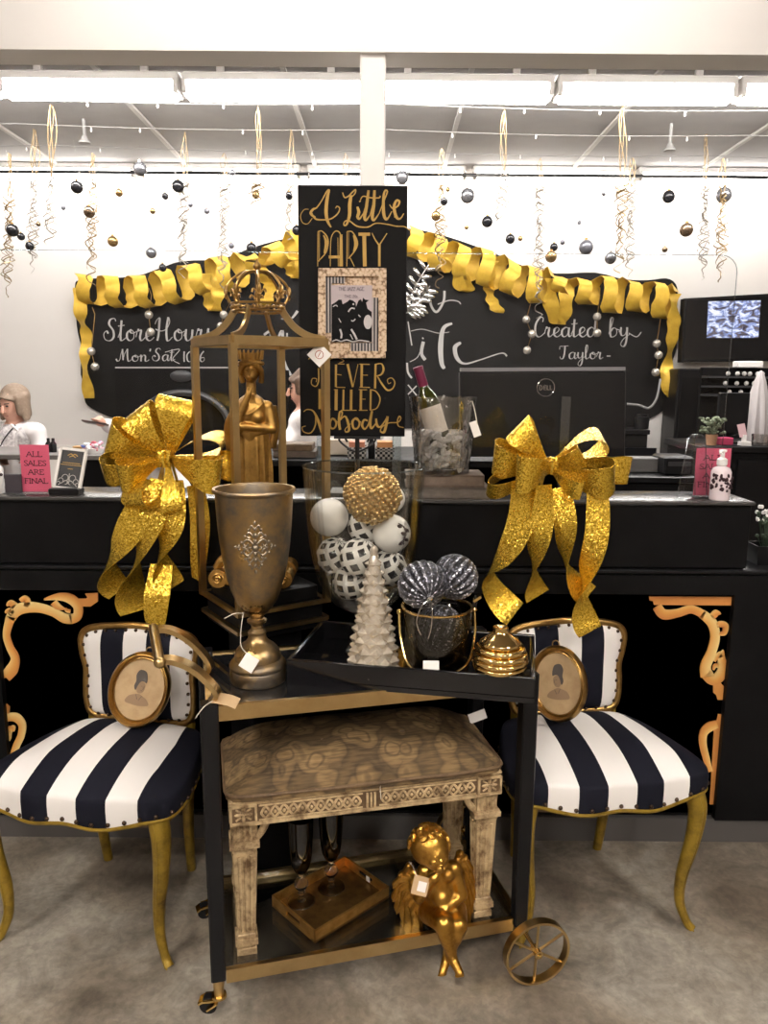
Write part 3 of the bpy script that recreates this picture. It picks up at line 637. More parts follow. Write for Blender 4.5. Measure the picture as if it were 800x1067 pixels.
# gold scroll ornaments (orange to pale yellow, printed on the thin cut-outs)
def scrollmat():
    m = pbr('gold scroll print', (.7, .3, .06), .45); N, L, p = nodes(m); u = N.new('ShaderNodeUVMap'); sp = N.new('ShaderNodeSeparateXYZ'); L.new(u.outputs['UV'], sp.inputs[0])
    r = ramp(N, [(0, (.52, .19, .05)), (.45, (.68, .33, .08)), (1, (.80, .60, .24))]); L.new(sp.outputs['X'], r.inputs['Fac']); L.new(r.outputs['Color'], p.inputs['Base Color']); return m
MT['scroll'] = scrollmat()
tos = lambda x, y, d=0: P(x, -y, DC + .0145) + V((0, -d, 0))
def scroll_obj(name, strokes, polys):
    b = B()
    for pts, w, tone in strokes:
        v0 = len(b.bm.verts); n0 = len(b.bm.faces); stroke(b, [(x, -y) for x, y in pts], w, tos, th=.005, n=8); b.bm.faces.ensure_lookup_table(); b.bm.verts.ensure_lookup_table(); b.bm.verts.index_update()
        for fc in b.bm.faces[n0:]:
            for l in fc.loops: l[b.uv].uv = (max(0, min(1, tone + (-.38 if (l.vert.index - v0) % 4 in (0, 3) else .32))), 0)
    for poly, tone in polys:
        n0 = len(b.bm.faces); fr = [tos(x, -y, .0048) for x, y in poly]; b.loft([fr, [p + V((0, .0048, 0)) for p in fr]]); b.bm.faces.ensure_lookup_table()
        for fc in b.bm.faces[n0:]:
            for l in fc.loops: l[b.uv].uv = (tone, 0)
    # tone varies smoothly with place along the cut-out
    return link(name, b, MT['scroll'], ct, smooth=False)
def c4(l): return [(640 + x / 3.14, 520 + y / 3.14) for x, y in l]
def c5(l): return [(x / 3.556, 600 + y / 3.556) for x, y in l]
k4, k5 = 1 / 3.14, 1 / 3.556
scroll_obj('scroll_ornament', [
    (c4([(138, 350), (160, 376), (205, 372), (250, 360), (292, 378)]), [30 * k4, 34 * k4, 26 * k4, 26 * k4, 28 * k4], .35),
    (c4([(285, 374), (318, 405), (328, 450), (316, 500), (297, 545), (300, 580)]), [30 * k4, 34 * k4, 30 * k4, 30 * k4, 34 * k4, 40 * k4], .8),
    (c4([(300, 570), (318, 590), (340, 582), (354, 556), (350, 525), (354, 492)]), [40 * k4, 34 * k4, 34 * k4, 34 * k4, 26 * k4, 3 * k4], .55),
    (c4([(340, 545), (328, 545), (322, 558)]), [14 * k4, 12 * k4, 4 * k4], .6),
    (c4([(326, 530), (336, 512), (350, 506)]), [6 * k4, 16 * k4, 20 * k4], .5),
    (c4([(318, 385), (332, 372), (346, 374)]), [20 * k4, 22 * k4, 3 * k4], .4), (c4([(332, 412), (348, 408), (362, 414), (358, 436), (340, 440)]), [16 * k4, 20 * k4, 20 * k4, 16 * k4, 10 * k4], .4)],
    [(c4([(111, 317), (381, 319), (381, 347), (128, 345), (126, 333), (113, 331)]), .15), (c4([(322, 596), (346, 600), (360, 615), (363, 655), (336, 655), (332, 640), (322, 632)]), .25)])
scroll_obj('scroll_ornament', [(c4([(335, 735), (308, 745), (290, 765), (288, 800), (300, 850), (312, 890)]), [24 * k4, 30 * k4, 26 * k4, 24 * k4, 22 * k4, 16 * k4], .5),
    (c4([(222, 965), (230, 972), (226, 982)]), [10 * k4, 14 * k4, 4 * k4], .5)], [(c4([(338, 703), (356, 703), (338, 997), (310, 997), (318, 860), (324, 760), (306, 742), (334, 722)]), .15)])
scroll_obj('scroll_ornament', [
    (c5([(22, 372), (46, 345), (58, 305), (38, 262), (26, 215), (42, 150)]), [44 * k5, 46 * k5, 30 * k5, 26 * k5, 26 * k5, 36 * k5], .5),
    (c5([(40, 158), (62, 128), (100, 116), (150, 118), (200, 134), (240, 156), (270, 158)]), [36 * k5, 44 * k5, 40 * k5, 34 * k5, 30 * k5, 34 * k5, 36 * k5], .85),
    (c5([(262, 160), (288, 148), (290, 112), (262, 84), (220, 76), (165, 86)]), [36 * k5, 34 * k5, 34 * k5, 36 * k5, 28 * k5, 5 * k5], .55),
    (c5([(262, 130), (250, 128), (243, 118)]), [12 * k5, 12 * k5, 5 * k5], .5), (c5([(200, 96), (215, 112), (240, 122)]), [26 * k5, 24 * k5, 6 * k5], .5),
    (c5([(78, 92), (92, 82), (104, 92), (98, 112)]), [16 * k5, 20 * k5, 20 * k5, 20 * k5], .4), (c5([(28, 110), (40, 100), (58, 112)]), [6 * k5, 22 * k5, 26 * k5], .4), (c5([(22, 136), (34, 128), (50, 140)]), [6 * k5, 20 * k5, 24 * k5], .4)],
    [(c5([(284, 84), (318, 84), (326, 78), (316, 64), (364, 62), (364, 94), (338, 112), (284, 112)]), .2), (c5([(2, 345), (36, 350), (30, 372), (18, 378), (14, 392), (2, 396)]), .2)])
scroll_obj('scroll_ornament', [(c5([(30, 522), (62, 524), (84, 550), (80, 590), (62, 630), (46, 680)]), [28 * k5, 32 * k5, 28 * k5, 26 * k5, 26 * k5, 24 * k5], .75),
    (c5([(50, 568), (34, 570), (26, 600), (16, 636)]), [14 * k5, 30 * k5, 34 * k5, 3 * k5], .5), (c5([(44, 555), (54, 560), (52, 574)]), [6 * k5, 10 * k5, 6 * k5], .5)],
    [(c5([(2, 455), (20, 460), (24, 472), (38, 484), (36, 512), (40, 520), (34, 538), (2, 540)]), .2)])
b = B(); b.box((fx(-2, 700), DC - .004, (zt_ + zb_) / 2), (.012, .006, zt_ - zb_)); link('scroll_bar', b, MT['scroll'], ct, smooth=False)
# ------------------------------------------------------------------ clear shields standing on the counter
def shield(lab, xl, xh, post_px, YS=2.415):
    zt2 = P(760, 266, YS).z; zb2 = P(760, 468, YS).z; R = .05
    t = thing('acrylic_shield', lab, 'screen', ((xl + xh) / 2, YS, ZR), 0, 'clear counter shields')
    pl = []
    for cx_, cz_, a0 in ((xh - R, zt2 - R, 0), (xl + R, zt2 - R, 90), (xl, zb2, None), (xh, zb2, None)):
        if a0 is None: pl.append((cx_, cz_))
        else: pl += [(cx_ + R * cos(rad(a0 + 15 * k)), cz_ + R * sin(rad(a0 + 15 * k))) for k in range(7)]
    b = B(); b.prism(pl, Matrix.Translation((0, YS + .003, 0)) @ Matrix.Rotation(pi / 2, 4, 'X'), .006); link('panel', b, MT['acrylic'], t, smooth=False)
    b = B(); b.tube([(x, YS, z) for x, z in [pl[-1]] + pl[:-1]], .0016, 5); link('panel_edge', b, MT['acrylic_edge'], t)
    for px in post_px:
        x = P(px, 490, YS).x
        b = B(); b.box((x, YS - .012, (ZR + zb2 + .16) / 2), (.028, .014, zb2 + .16 - ZR)); link('post', b, MT['acrylic_edge'], t, smooth=False)
        b = B(); b.box((x, YS - .01, ZR + .004), (.05, .05, .008)); link('foot', b, MT['acrylic_edge'], t, smooth=False)
shield('tall clear acrylic shield on the counter between the computer monitor and the shop', P(413, 400, 2.4).x - .01, P(766, 330, 2.4).x, (413, 585))
shield('tall clear acrylic shield on the left part of the counter behind the lantern', -1.75, P(335, 400, 2.4).x + .01, (335, 175))
# ------------------------------------------------------------------ desk behind the counter
dk = thing('back_desk', 'black work desk with a low shelf behind the raised counter ledge', 'desk', (.3, 3.0, 0))
zd = P(400, 481, 2.62).z
b = B(); b.box((.09, 2.93, zd - .012), (1.43, .55, .024), bev=.003); link('desk_top', b, pbr('black desk top', (.006, .006, .0065), .5, spec=.15), dk)
for x in (-.6, .78):
    b = B(); b.box((x, 2.97, (zd - .024) / 2), (.03, .4, zd - .024)); link('side_panel', b, MT['black_paint'], dk, smooth=False)
b = B(); b.box((.09, 3.16, (zd - .03) / 2), (1.35, .02, zd - .03)); link('back_panel', b, MT['black_paint'], dk, smooth=False)
# DELL monitor, seen from behind
YM = 2.62
mo = thing('computer_monitor', 'back of a black computer monitor with a round silver logo standing behind the counter', 'monitor', (P(566, 500, YM + .1).x, YM + .12, zd))
q = [(479, 388), (652, 387), (651, 476), (480, 476)]
fr = [P(x, y, YM) for x, y in q]; cq = sum(fr, V()) / 4
ins = [cq + (p - cq) * .985 + V((0, -.006, 0)) for p in fr]
b = B(); b.loft([ins, fr, [p + V((0, .05, 0)) for p in fr]]); link('casing', b, MT['black_plastic'], mo, smooth=False)
b = B(); a_, c_ = P(480, 386.5, YM), P(651, 385.5, YM); b.beam(a_ + V((0, .02, .004)), c_ + V((0, .02, .004)), .05, .012); link('top_edge', b, pbr('grey bezel', (.24, .23, .24), .35), mo, smooth=False)
b = B(); zb0 = fr[2].z
b.box((cq.x, YM + .12, (zd + zb0 + .1) / 2), (.06, .03, zb0 + .1 - zd - .01)); b.box((cq.x, YM + .085, zb0 + .06), (.08, .08, .06)); link('stand_neck', b, MT['black_plastic'], mo, smooth=False)
b = B(); b.box((cq.x, YM + .12, zd + .006), (.24, .18, .012), bev=.004); link('stand_base', b, MT['black_plastic'], mo)
b = B(); lc = P(568.5, 404, YM - .008); R = 9 * mpp(568, 404, YM)
b.tube([lc + V((R * cos(2 * pi * k / 40), 0, R * sin(2 * pi * k / 40))) for k in range(40)], .0016, 6, closed=True)
tol = lambda x, y, d=0: P(x, -y, YM - .0065) + V((0, -d, 0))
block(b, 'D', tol, 561.6, 565.4, -406.4, 4.8, 1.1); stroke(b, [(566.6, -401.6), (566.6, -406.4)], 1.1, tol, calli=False)
for yy in (-401.9, -404, -406.2): stroke(b, [(566.4, yy), (568.9, yy)], .85, tol, calli=False)
for x in (570, 573): stroke(b, [(x, -401.6), (x, -406.4)], 1.1, tol, calli=False); stroke(b, [(x - .3, -406.1), (x + 2.3, -406.1)], .9, tol, calli=False)
link('logo', b, MT['chrome'], mo)
# ------------------------------------------------------------------ party sign on an iron easel
YS = 2.315
sg = thing('party_sign', 'tall black sign with gold hand lettering about a little party above the counter', 'sign', P(367, 458, YS))
q = [(310, 192.5), (426, 191.5), (420.5, 455), (313, 457)]
fr = [P(x, y, YS) for x, y in q]
xl, xh = (fr[0].x + fr[3].x) / 2, (fr[1].x + fr[2].x) / 2; zb1, zt1 = fr[2].z, fr[0].z
b = B(); b.box(((xl + xh) / 2, YS + .012, (zb1 + zt1) / 2), (xh - xl, .024, zt1 - zb1), bev=.002); link('board', b, pbr('matte black board', (.0055, .0052, .0055), .6, spec=.12), sg)
tg = lambda x, y, d=0: P(x, -y, YS - .0005) + V((0, -d, 0))
def sign_words(strokes=(), words=(), name='lettering'):
    b = B(); strokes = [(p, [q * .84 for q in w] if isinstance(w, list) else w * .9) for p, w in strokes]
    for w in words: write(b, *w[:1], tg, *w[1:])
    for pts, w in strokes: stroke(b, [(x, -y) for x, y in pts], w, tg, calli=not isinstance(w, (list, tuple)) and False, n=8)
    return link(name, b, MT['sign_gold'], sg)
def z1(l): return [(305 + x / 6.4, 185 + y / 6.4) for x, y in l]
K = 1 / 6.4
sign_words([(z1([(130, 270), (100, 308), (65, 300), (52, 255), (75, 215), (105, 212)]), .9), (z1([(150, 268), (120, 240), (135, 212), (160, 200), (195, 150), (225, 95), (242, 80)]), [2.2, 3.2, 2.6, 1.6, 1.2, 1.6, 2.2]),
    (z1([(242, 80), (228, 150), (222, 230), (232, 290), (255, 332)]), [2.6, 4, 4.2, 3.6, 1.5]), (z1([(125, 235), (150, 275), (200, 282), (255, 275), (300, 240), (312, 205), (295, 192), (285, 205)]), [1.4, 2, 1.6, 1.6, 1.6, 1.4, 1.3, 1])])
sign_words([(z1([(332, 100), (345, 132), (370, 125), (400, 95), (418, 82), (415, 105), (395, 128)]), [1, 1.6, 1.6, 1.8, 1.8, 1.4, 1]), (z1([(388, 118), (380, 180), (378, 250), (360, 310), (342, 318), (345, 295), (375, 288), (430, 325), (500, 330), (555, 305), (630, 312), (690, 325), (745, 328), (780, 352)]), [3.4, 4.4, 4, 2.4, 1.6, 1.4, 1.6, 1.8, 1.5, 1.3, 1.2, 1.2, 1.1, 1]),
    (z1([(430, 195), (440, 230), (432, 262), (445, 275), (470, 240)]), [2.4, 3.8, 3.6, 2.4, 1]), (z1([(445, 155), (450, 162)]), 2.6),
    (z1([(470, 240), (500, 140), (505, 85)]), [1, 1.4, 2]), (z1([(505, 85), (490, 200), (478, 262), (488, 284), (515, 250)]), [3, 3.8, 3.8, 2.6, 1]), (z1([(515, 250), (540, 150), (545, 85)]), [1, 1.4, 2]), (z1([(545, 85), (540, 180), (530, 262), (542, 284), (575, 240)]), [3, 3.8, 3.8, 2.6, 1]),
    (z1([(450, 150), (470, 125), (520, 135), (575, 135), (582, 122)]), [1, 1.4, 1.6, 1.4, 1.6]), (z1([(575, 240), (610, 150), (630, 95), (615, 88), (605, 130), (605, 230), (618, 275), (635, 270), (660, 225)]), [1, 1.4, 1.8, 2, 3, 4, 3.4, 2, 1]),
    (z1([(645, 180), (665, 205), (700, 190), (710, 160), (690, 155), (675, 200), (690, 262), (715, 275), (740, 240)]), [1, 1.4, 2, 2.6, 2.6, 3.8, 3.6, 2, 1]), (z1([(675, 262), (700, 268)]), 1.2)])
# PARTY in tall deco capitals
sign_words([(z1([(168, 360), (166, 592)]), 1.1), (z1([(178, 360), (177, 560)]), .7), (z1([(168, 360), (195, 358), (228, 395), (235, 440), (220, 500), (180, 548), (166, 560)]), [1, 1.2, 1.6, 1.8, 1.4, 1, .8]), (z1([(205, 385), (222, 430), (210, 505)]), [1.2, 3.6, 1.4]),
    (z1([(250, 592), (252, 440), (262, 385), (285, 358), (310, 365), (325, 400)]), [.9, .9, 1, 1.3, 1.4, 1.2]), (z1([(322, 380), (322, 592)]), [3.2, 4.6]), (z1([(300, 400), (303, 592)]), .8), (z1([(240, 530), (318, 530)]), 4),
    (z1([(362, 360), (360, 592)]), 1.1), (z1([(372, 362), (371, 540)]), .7), (z1([(362, 360), (395, 362), (422, 405), (430, 445), (412, 490), (370, 542)]), [1, 1.3, 1.8, 2, 1.6, 1]), (z1([(404, 385), (418, 440), (405, 495)]), [1.2, 3.4, 1.2]), (z1([(382, 535), (410, 592)]), 1.2),
    (z1([(438, 378), (515, 378)]), [3.8, 3.8]), (z1([(476, 380), (480, 592)]), 5.4), (z1([(528, 370), (550, 415), (575, 450)]), [.9, 1.4, 2]), (z1([(628, 372), (600, 415), (577, 450)]), [.9, 1.2, 1.6]), (z1([(577, 445), (577, 592)]), 3.6)])
def z2(l): return [(305 + x / 6.4, 365 + y / 6.4) for x, y in l]
sign_words([(z2([(105, 60), (125, 45), (160, 60), (185, 110), (225, 200)]), [1, 1.2, 1.6, 2.4, 3]), (z2([(172, 120), (172, 200), (155, 240), (125, 225), (130, 190), (158, 190), (155, 212)]), [1.8, 1.8, 1.4, 1.1, 1.1, 1, .8]), (z2([(225, 200), (228, 110), (250, 60), (300, 50), (340, 70), (310, 85)]), [2, 1.4, 1.1, 1, 1.1, .9]),
    (z2([(288, 95), (287, 245)]), 3), (z2([(300, 90), (345, 92)]), 1.2), (z2([(288, 160), (325, 165)]), 1.2), (z2([(288, 246), (350, 248)]), 1.2),
    (z2([(365, 92), (400, 245)]), [3, 2.4]), (z2([(435, 92), (402, 245)]), 1), (z2([(460, 92), (458, 245)]), 3.4), (z2([(445, 92), (512, 94)]), 1.2), (z2([(460, 165), (500, 166)]), 1.2), (z2([(445, 246), (515, 248)]), 1.2),
    (z2([(552, 95), (548, 255)]), 3), (z2([(545, 95), (590, 90), (605, 125), (590, 160), (556, 172)]), [1.2, 1.4, 2.6, 2, 1.2]), (z2([(565, 175), (595, 225), (630, 265), (665, 255), (680, 215), (660, 185), (632, 195), (638, 222), (655, 215)]), [1.4, 2.2, 2.2, 1.6, 1.3, 1.2, 1.1, 1, .9])])
sign_words([(z2([(182, 258), (182, 392)]), 4.6), (z2([(235, 262), (200, 325)]), 1.2), (z2([(205, 318), (248, 396)]), [1.4, 2.6]), (z2([(290, 262), (288, 400)]), 4.2), (z2([(275, 262), (300, 262)]), 1),
    (z2([(338, 262), (336, 400)]), 2.6), (z2([(322, 400), (375, 400)]), 1.2), (z2([(390, 262), (388, 400)]), 3.6), (z2([(372, 400), (425, 400)]), 1.2), (z2([(455, 262), (453, 400)]), 3.4), (z2([(440, 262), (495, 264)]), 1.2), (z2([(455, 325), (485, 326)]), 1.2), (z2([(440, 400), (498, 400)]), 1.2),
    (z2([(520, 262), (518, 400)]), 2.6), (z2([(515, 262), (555, 275), (582, 325), (560, 385), (515, 400)]), [1, 1.4, 1.6, 1.3, 1])])
sign_words([(z2([(72, 410), (95, 395), (135, 405), (165, 460), (195, 548)]), [1, 1.2, 1.8, 3.2, 3.6]), (z2([(152, 430), (150, 500), (120, 550), (75, 545), (62, 515), (85, 505)]), [1.6, 1.6, 1.4, 1.2, 1.1, 1]), (z2([(195, 548), (200, 470), (215, 425), (240, 410)]), [1.2, 1.2, 1.2, 1.2]),
    (z2([(262, 455), (248, 480), (252, 515), (275, 520), (290, 490), (278, 460), (262, 455), (300, 480)]), [2, 3, 2.6, 2, 2.4, 2, 1.6, 1]), (z2([(300, 480), (325, 440), (328, 412), (312, 415), (308, 480), (315, 530)]), [1, 1.4, 2, 2, 3.2, 3]), (z2([(312, 470), (345, 440), (365, 470), (375, 530), (355, 545), (350, 525), (385, 490)]), [1.2, 1.8, 3, 3, 1.6, 1, 1]),
    (z2([(420, 450), (398, 475), (405, 518), (430, 520), (445, 488), (430, 455), (415, 455), (455, 480)]), [2, 3, 2.6, 2, 2.4, 2, 1.6, 1]), (z2([(500, 470), (475, 465), (462, 500), (480, 525), (505, 490), (525, 410)]), [1.6, 2.4, 3, 2, 1.6, 2]), (z2([(528, 405), (515, 480), (525, 520), (555, 485)]), [2.6, 3.6, 2.6, 1]),
    (z2([(555, 455), (562, 500), (585, 510), (615, 470), (630, 440)]), [2.2, 3.2, 2, 1.6, 1.6]), (z2([(632, 440), (622, 500), (608, 545), (585, 540), (595, 512), (640, 485), (700, 480), (720, 455), (710, 440), (698, 470), (705, 505), (740, 515)]), [3, 3.4, 3, 1.6, 1.2, 1.1, 1.2, 1.6, 1.6, 1.6, 1.4, 1])])
# wrought iron stand carrying the sign
es = thing('sign_stand', 'black wrought iron stand under the party sign on the counter ledge', 'stand', P(375, 508, YS))
b = B(); xm = P(372, 470, YS).x
b.box((xm, YS + .01, ZR + .006), (.16, .12, .012)); b.tube([(xm, YS + .012, ZR + .01), (xm, YS + .012, zb1)], .007, 8); b.box((xm, YS + .012, zb1 - .004), (.14, .03, .008))
for s in (-1, 1):
    b.tube(spline([(xm, YS + .012, zb1 - .05), (xm + s * .03, YS + .012, zb1 - .035), (xm + s * .055, YS + .012, zb1 - .012), (xm + s * .04, YS + .012, zb1 - .004), (xm + s * .03, YS + .012, zb1 - .018)], 6), .0035, 6)
link('scroll_stand', b, MT['black_metal'], es)
# framed print on the sign
pf = thing('picture_frame', 'mosaic picture frame with black and white band print hung on the party sign', 'picture frame', P(367, 372, YS - .01))
def zf(x, y): return (325 + x / 9.41, 275 + y / 9.41)
Y1 = YS - .004
def qb(name, x0, y0, x1, y1, yf, d, m, par, tgt=None):
    b = B(); fr = [P(*zf(x0, y0), yf), P(*zf(x1, y0), yf), P(*zf(x1, y1), yf), P(*zf(x0, y1), yf)]; b.loft([fr, [p + V((0, d, 0)) for p in fr]]); return link(name, b, m, par, smooth=False)
m = pbr('mosaic pebble frame', (.62, .47, .34), .45); N, L, p = nodes(m); tc = N.new('ShaderNodeTexCoord'); vr = N.new('ShaderNodeTexVoronoi'); vr.inputs['Scale'].default_value = 120; L.new(tc.outputs['Object'], vr.inputs['Vector'])
r = ramp(N, [(.0, (.72, .60, .46)), (.55, (.62, .45, .30)), (.8, (.22, .13, .07))]); L.new(vr.outputs['Distance'], r.inputs['Fac']); L.new(r.outputs['Color'], p.inputs['Base Color'])
MT['mosaic'] = m
def stripes(name, axis, k, c1, c2):
    m = pbr(name, c1, .6); N, L, p = nodes(m); tc = N.new('ShaderNodeTexCoord'); w = N.new('ShaderNodeTexWave'); w.wave_type = 'BANDS'; w.bands_direction = axis; w.inputs['Scale'].default_value = k
    L.new(tc.outputs['Object'], w.inputs['Vector']); r = ramp(N, [(0, c1), (.5, c2)], True); L.new(w.outputs['Fac'], r.inputs['Fac']); L.new(r.outputs['Color'], p.inputs['Base Color']); return m
MT['mat_stripe'] = stripes('pinstripe mat', 'X', 34, (.02, .02, .025), (.42, .38, .36))
for (xa_, ya_, xb_, yb_) in ((60, 40, 730, 120), (60, 855, 722, 922), (60, 120, 132, 855), (655, 120, 730, 855)):
    qb('frame_bar', xa_, ya_, xb_, yb_, Y1 - .014, .013, MT['mosaic'], pf)
qb('backing', 130, 118, 657, 857, Y1 - .004, .003, MT['mosaic'], pf)
for (xa_, ya_, xb_, yb_) in ((132, 120, 192, 675), (192, 120, 322, 190), (590, 330, 650, 855), (380, 775, 590, 855)):
    qb('mat_strip', xa_, ya_, xb_, yb_, Y1 - .008, .004, MT['mat_stripe'], pf)
prn = qb('print', 190, 210, 590, 765, Y1 - .010, .004, pbr('pale print', (.50, .43, .45), .6, spec=.2), pf)
tp = lambda x, y, d=0: P(*zf(x, -y), Y1 - .0105) + V((0, -d, 0))
b = B()
block(b, 'JAZZ AGE', tp, 268, 508, -262, 34, 7) if False else block(b, 'THE JAZZ AGE', tp, 262, 512, -262, 34, 6)
block(b, 'THE 20s', tp, 318, 450, -332, 28, 5)
link('print_caption', b, pbr('grey ink', (.18, .15, .17), .6), pf)
b = B(); rp = random.Random(2)
body = [(192, 765), (192, 400), (235, 372), (262, 350), (290, 352), (300, 395), (345, 372), (368, 350), (398, 358), (428, 380), (432, 420), (455, 360), (478, 346), (492, 372), (500, 330), (520, 350), (560, 355), (530, 380), (545, 440), (585, 470), (588, 765)]
fr = [tp(x, -y, .0006) for x, y in body]; b.loft([fr, [p + V((0, .0006, 0)) for p in fr]]); link('print_figures', b, MT['black_paint'], pf, smooth=False)
MT['print_grey'] = pbr('print grey', (.55, .52, .52), .6)
b = B()
for pts, w in (([(275, 640), (290, 690), (285, 730)], 22), ([(385, 640), (415, 690), (440, 740)], 24), ([(355, 470), (385, 435), (420, 440)], 16), ([(385, 555), (405, 560), (425, 540)], 14), ([(455, 500), (475, 520)], 12), ([(262, 535), (285, 575)], 9), ([(200, 760), (240, 745), (285, 760), (340, 745), (400, 762), (470, 750), (560, 762)], 14), ([(205, 420), (235, 405), (250, 420)], 10), ([(400, 400), (412, 390)], 18), ([(375, 690), (400, 740)], 10)):
    stroke(b, [(x, -y) for x, y in pts], w, lambda x, y, d=0: tp(x, y, d + .0008), calli=False)
    if pts[0][1] == 640 and w == 24: link('print_highlights', b, MT['print_grey'], pf, smooth=False); b = B()
o = tp(548, -570, .0009); rr = 68 / 9.41 * mpp(380, 335, Y1)
link('print_highlights', b, MT['print_grey'], pf, smooth=False); b = B()
b.prism([(rr * .6 * cos(2 * pi * k / 20), rr * sin(2 * pi * k / 20)) for k in range(20)], Matrix.Translation(o) @ Matrix.Rotation(pi / 2, 4, 'X'), .0005)
link('print_drum', b, MT['print_grey'], pf, smooth=False)
# tag hung on the sign's left lantern is built with the lantern
# ================================================================== BAR CART
CA = rad(14.5); CM = Matrix.Translation((-.372, 1.55, 0)) @ Matrix.Rotation(CA, 4, 'Z')
CL, CW = .745, .335; ZT = .752; ZS = .107
def C(x, y, z): return CM @ V((x, y, z))
MT['smoke_glass'] = pbr('dark mirror glass', (.012, .012, .013), .03, spec=.9, coat=.5)
MT['shelf_glass'] = thin_glass('grey shelf glass', (.93, .94, .94), .05, edge=.8)
cart = thing('bar_cart', 'black and brass bar cart with arched handle and big spoked wheels, holding the display', 'bar cart', M=CM)
def leg(x, y, right):
    b = B()
    sec = [(.019, .019, ZT + .006), (.019, .019, .5), (.0165, .0165, .09)]
    rings = []
    for a, c, z in [(.016, .016, ZT + .007)] + sec: rings.append([C(x + i * a, y + j * c, z) for i, j in ((-1, -.8), (-.8, -1), (.8, -1), (1, -.8), (1, .8), (.8, 1), (-.8, 1), (-1, .8))])
    b.loft(rings); o = link('leg', b, MT['black_satin'], cart)
    b = B(); b.lathe([(.0155, .09), (.0145, .085), (.011, .05 if not right else .07), (.011, .046 if not right else .066)], 14, (x, y, 0), M=CM, caps=True); link('brass_foot', b, MT['brass'], o)
for x, y in ((0, 0), (0, CW), (CL, 0), (CL, CW)): leg(x, y, x > 0)
# rails of both levels
for z, nm in ((ZT - .019, 'upper_rail'), (ZS - .016, 'lower_rail')):
    for a, c in (((0, 0), (CL, 0)), ((0, CW), (CL, CW)), ((0, 0), (0, CW)), ((CL, 0), (CL, CW))):
        b = B(); dx, dy = (.018, 0) if a[1] == c[1] else (0, .018)
        b.beam(C(a[0] + dx, a[1] + dy, z), C(c[0] - dx, c[1] - dy, z), .012, .034); link(nm, b, MT['brass'], cart, smooth=False)
b = B(); b.box((CL / 2, CW / 2, ZT - .010), (CL - .012, CW - .012, .008), M=CM); link('glass_top', b, MT['smoke_glass'], cart, smooth=False)
b = B(); b.box((CL / 2, CW / 2, ZS - .004), (CL - .012, CW - .012, .008), M=CM); link('glass_shelf', b, MT['shelf_glass'], cart, smooth=False)
b = B()
for x in (.25, .5): b.beam(C(x, .01, ZS - .022), C(x, CW - .01, ZS - .022), .014, .012)
link('shelf_bearer', b, MT['black_metal'], cart, smooth=False)
# casters under the left legs
for y, ang in ((0, 2.8), (CW, 3.3)):
    d = V((cos(ang), sin(ang) * .8, 0)).normalized(); s = V((-d.y, d.x, 0)); o0 = V((0, y, 0)); cc = o0 + d * .024 + V((0, 0, .02))
    b = B(); b.lathe([(.008, .047), (.017, .046), (.018, .040), (.012, .037)], 16, o0, M=CM, caps=True)
    for q in (-1, 1): b.beam(CM @ (o0 + s * (q * .013) + V((0, 0, .038))), CM @ (cc + s * (q * .013)), .004, .022, up=(CM.to_3x3() @ s))
    b.beam(CM @ (o0 + V((0, 0, .039))), CM @ (o0 + d * .034 + V((0, 0, .034))), .03, .005); b.beam(CM @ (o0 + d * .034 + V((0, 0, .034))), CM @ (o0 + d * .046 + V((0, 0, .026))), .026, .005)
    o = link('caster', b, MT['gold_bright'], cart)
    b = B(); b.tube([CM @ (cc - s * .010), CM @ (cc - s * .009), CM @ (cc + s * .009), CM @ (cc + s * .010)], [.016, .020, .020, .016], 20); link('caster_wheel', b, MT['black_plastic'], o)
# big wheels at the right end
for y, sy in ((0, -1), (CW, 1)):
    yc = y + sy * .095; R = .083; zc = R; w = .022
    def ring(r0, r1): return [(r1, -w / 2), (r1, w / 2), (r0, w / 2), (r0, -w / 2)]
    Mw = CM @ Matrix.Translation((CL + .004, yc, zc)) @ Matrix.Rotation(pi / 2, 4, 'X')
    b = B(); rings = []
    for k in range(56):
        a = 2 * pi * k / 56; rings.append([Mw @ V((r * cos(a), r * sin(a), z)) for r, z in ring(R - .006, R)])
    b.loft(rings, closed=True); o = link('wheel', b, MT['brass'], cart)
    for k in range(3):
        a = rad(28 + 60 * k); b = B(); b.tube([Mw @ V((q * (R - .004) * cos(a), q * (R - .004) * sin(a), 0)) for q in (-1, 1)], .0034, 8); link('spoke', b, MT['brass'], o)
    b = B(); b.tube([Mw @ V((0, 0, z)) for z in (-.016, -.015, .015, .016)], [.007, .010, .010, .007], 14); b.tube([C(CL + .004, yc + sy * .02, zc), C(CL + .004, y, zc)], .005, 10); link('hub', b, MT['gold_bright'], o)
# arched push handle
g1, g2 = P(166, 688, 1.50), P(160, 656, 1.70)
def arm(px, d0, d1, end):
    n = len(px); return spline([P(x, y, lerp(d0, d1, i / (n - 1))) for i, (x, y) in enumerate(px)] + [end], 8)
b = B(); pa = arm([(166, 688), (180, 688), (197, 694), (213, 706), (226, 722)], 1.50, 1.555, C(0, .03, ZT - .004)); pb = arm([(160, 656), (176, 656), (193, 664), (209, 678), (219, 693)], 1.70, 1.73, C(0, .20, ZT - .004))
hd = link('handle', B(), None, cart) if False else None
b = B(); b.tube(pa, .01, sq=(.014, .0055), up=(0, 1, 0)); h1 = link('handle_arm', b, MT['brass'], cart, smooth=False)
b = B(); b.tube(pb, .01, sq=(.014, .0055), up=(0, 1, 0)); link('handle_arm', b, MT['brass'], cart, smooth=False)
b = B(); b.tube([g1 + (g1 - g2) * .06, g2 + (g2 - g1) * .06], .011, 14); b.sph(g1 + (g1 - g2) * .06, .0125, 12, 8); link('handle_grip', b, MT['brass'], cart)
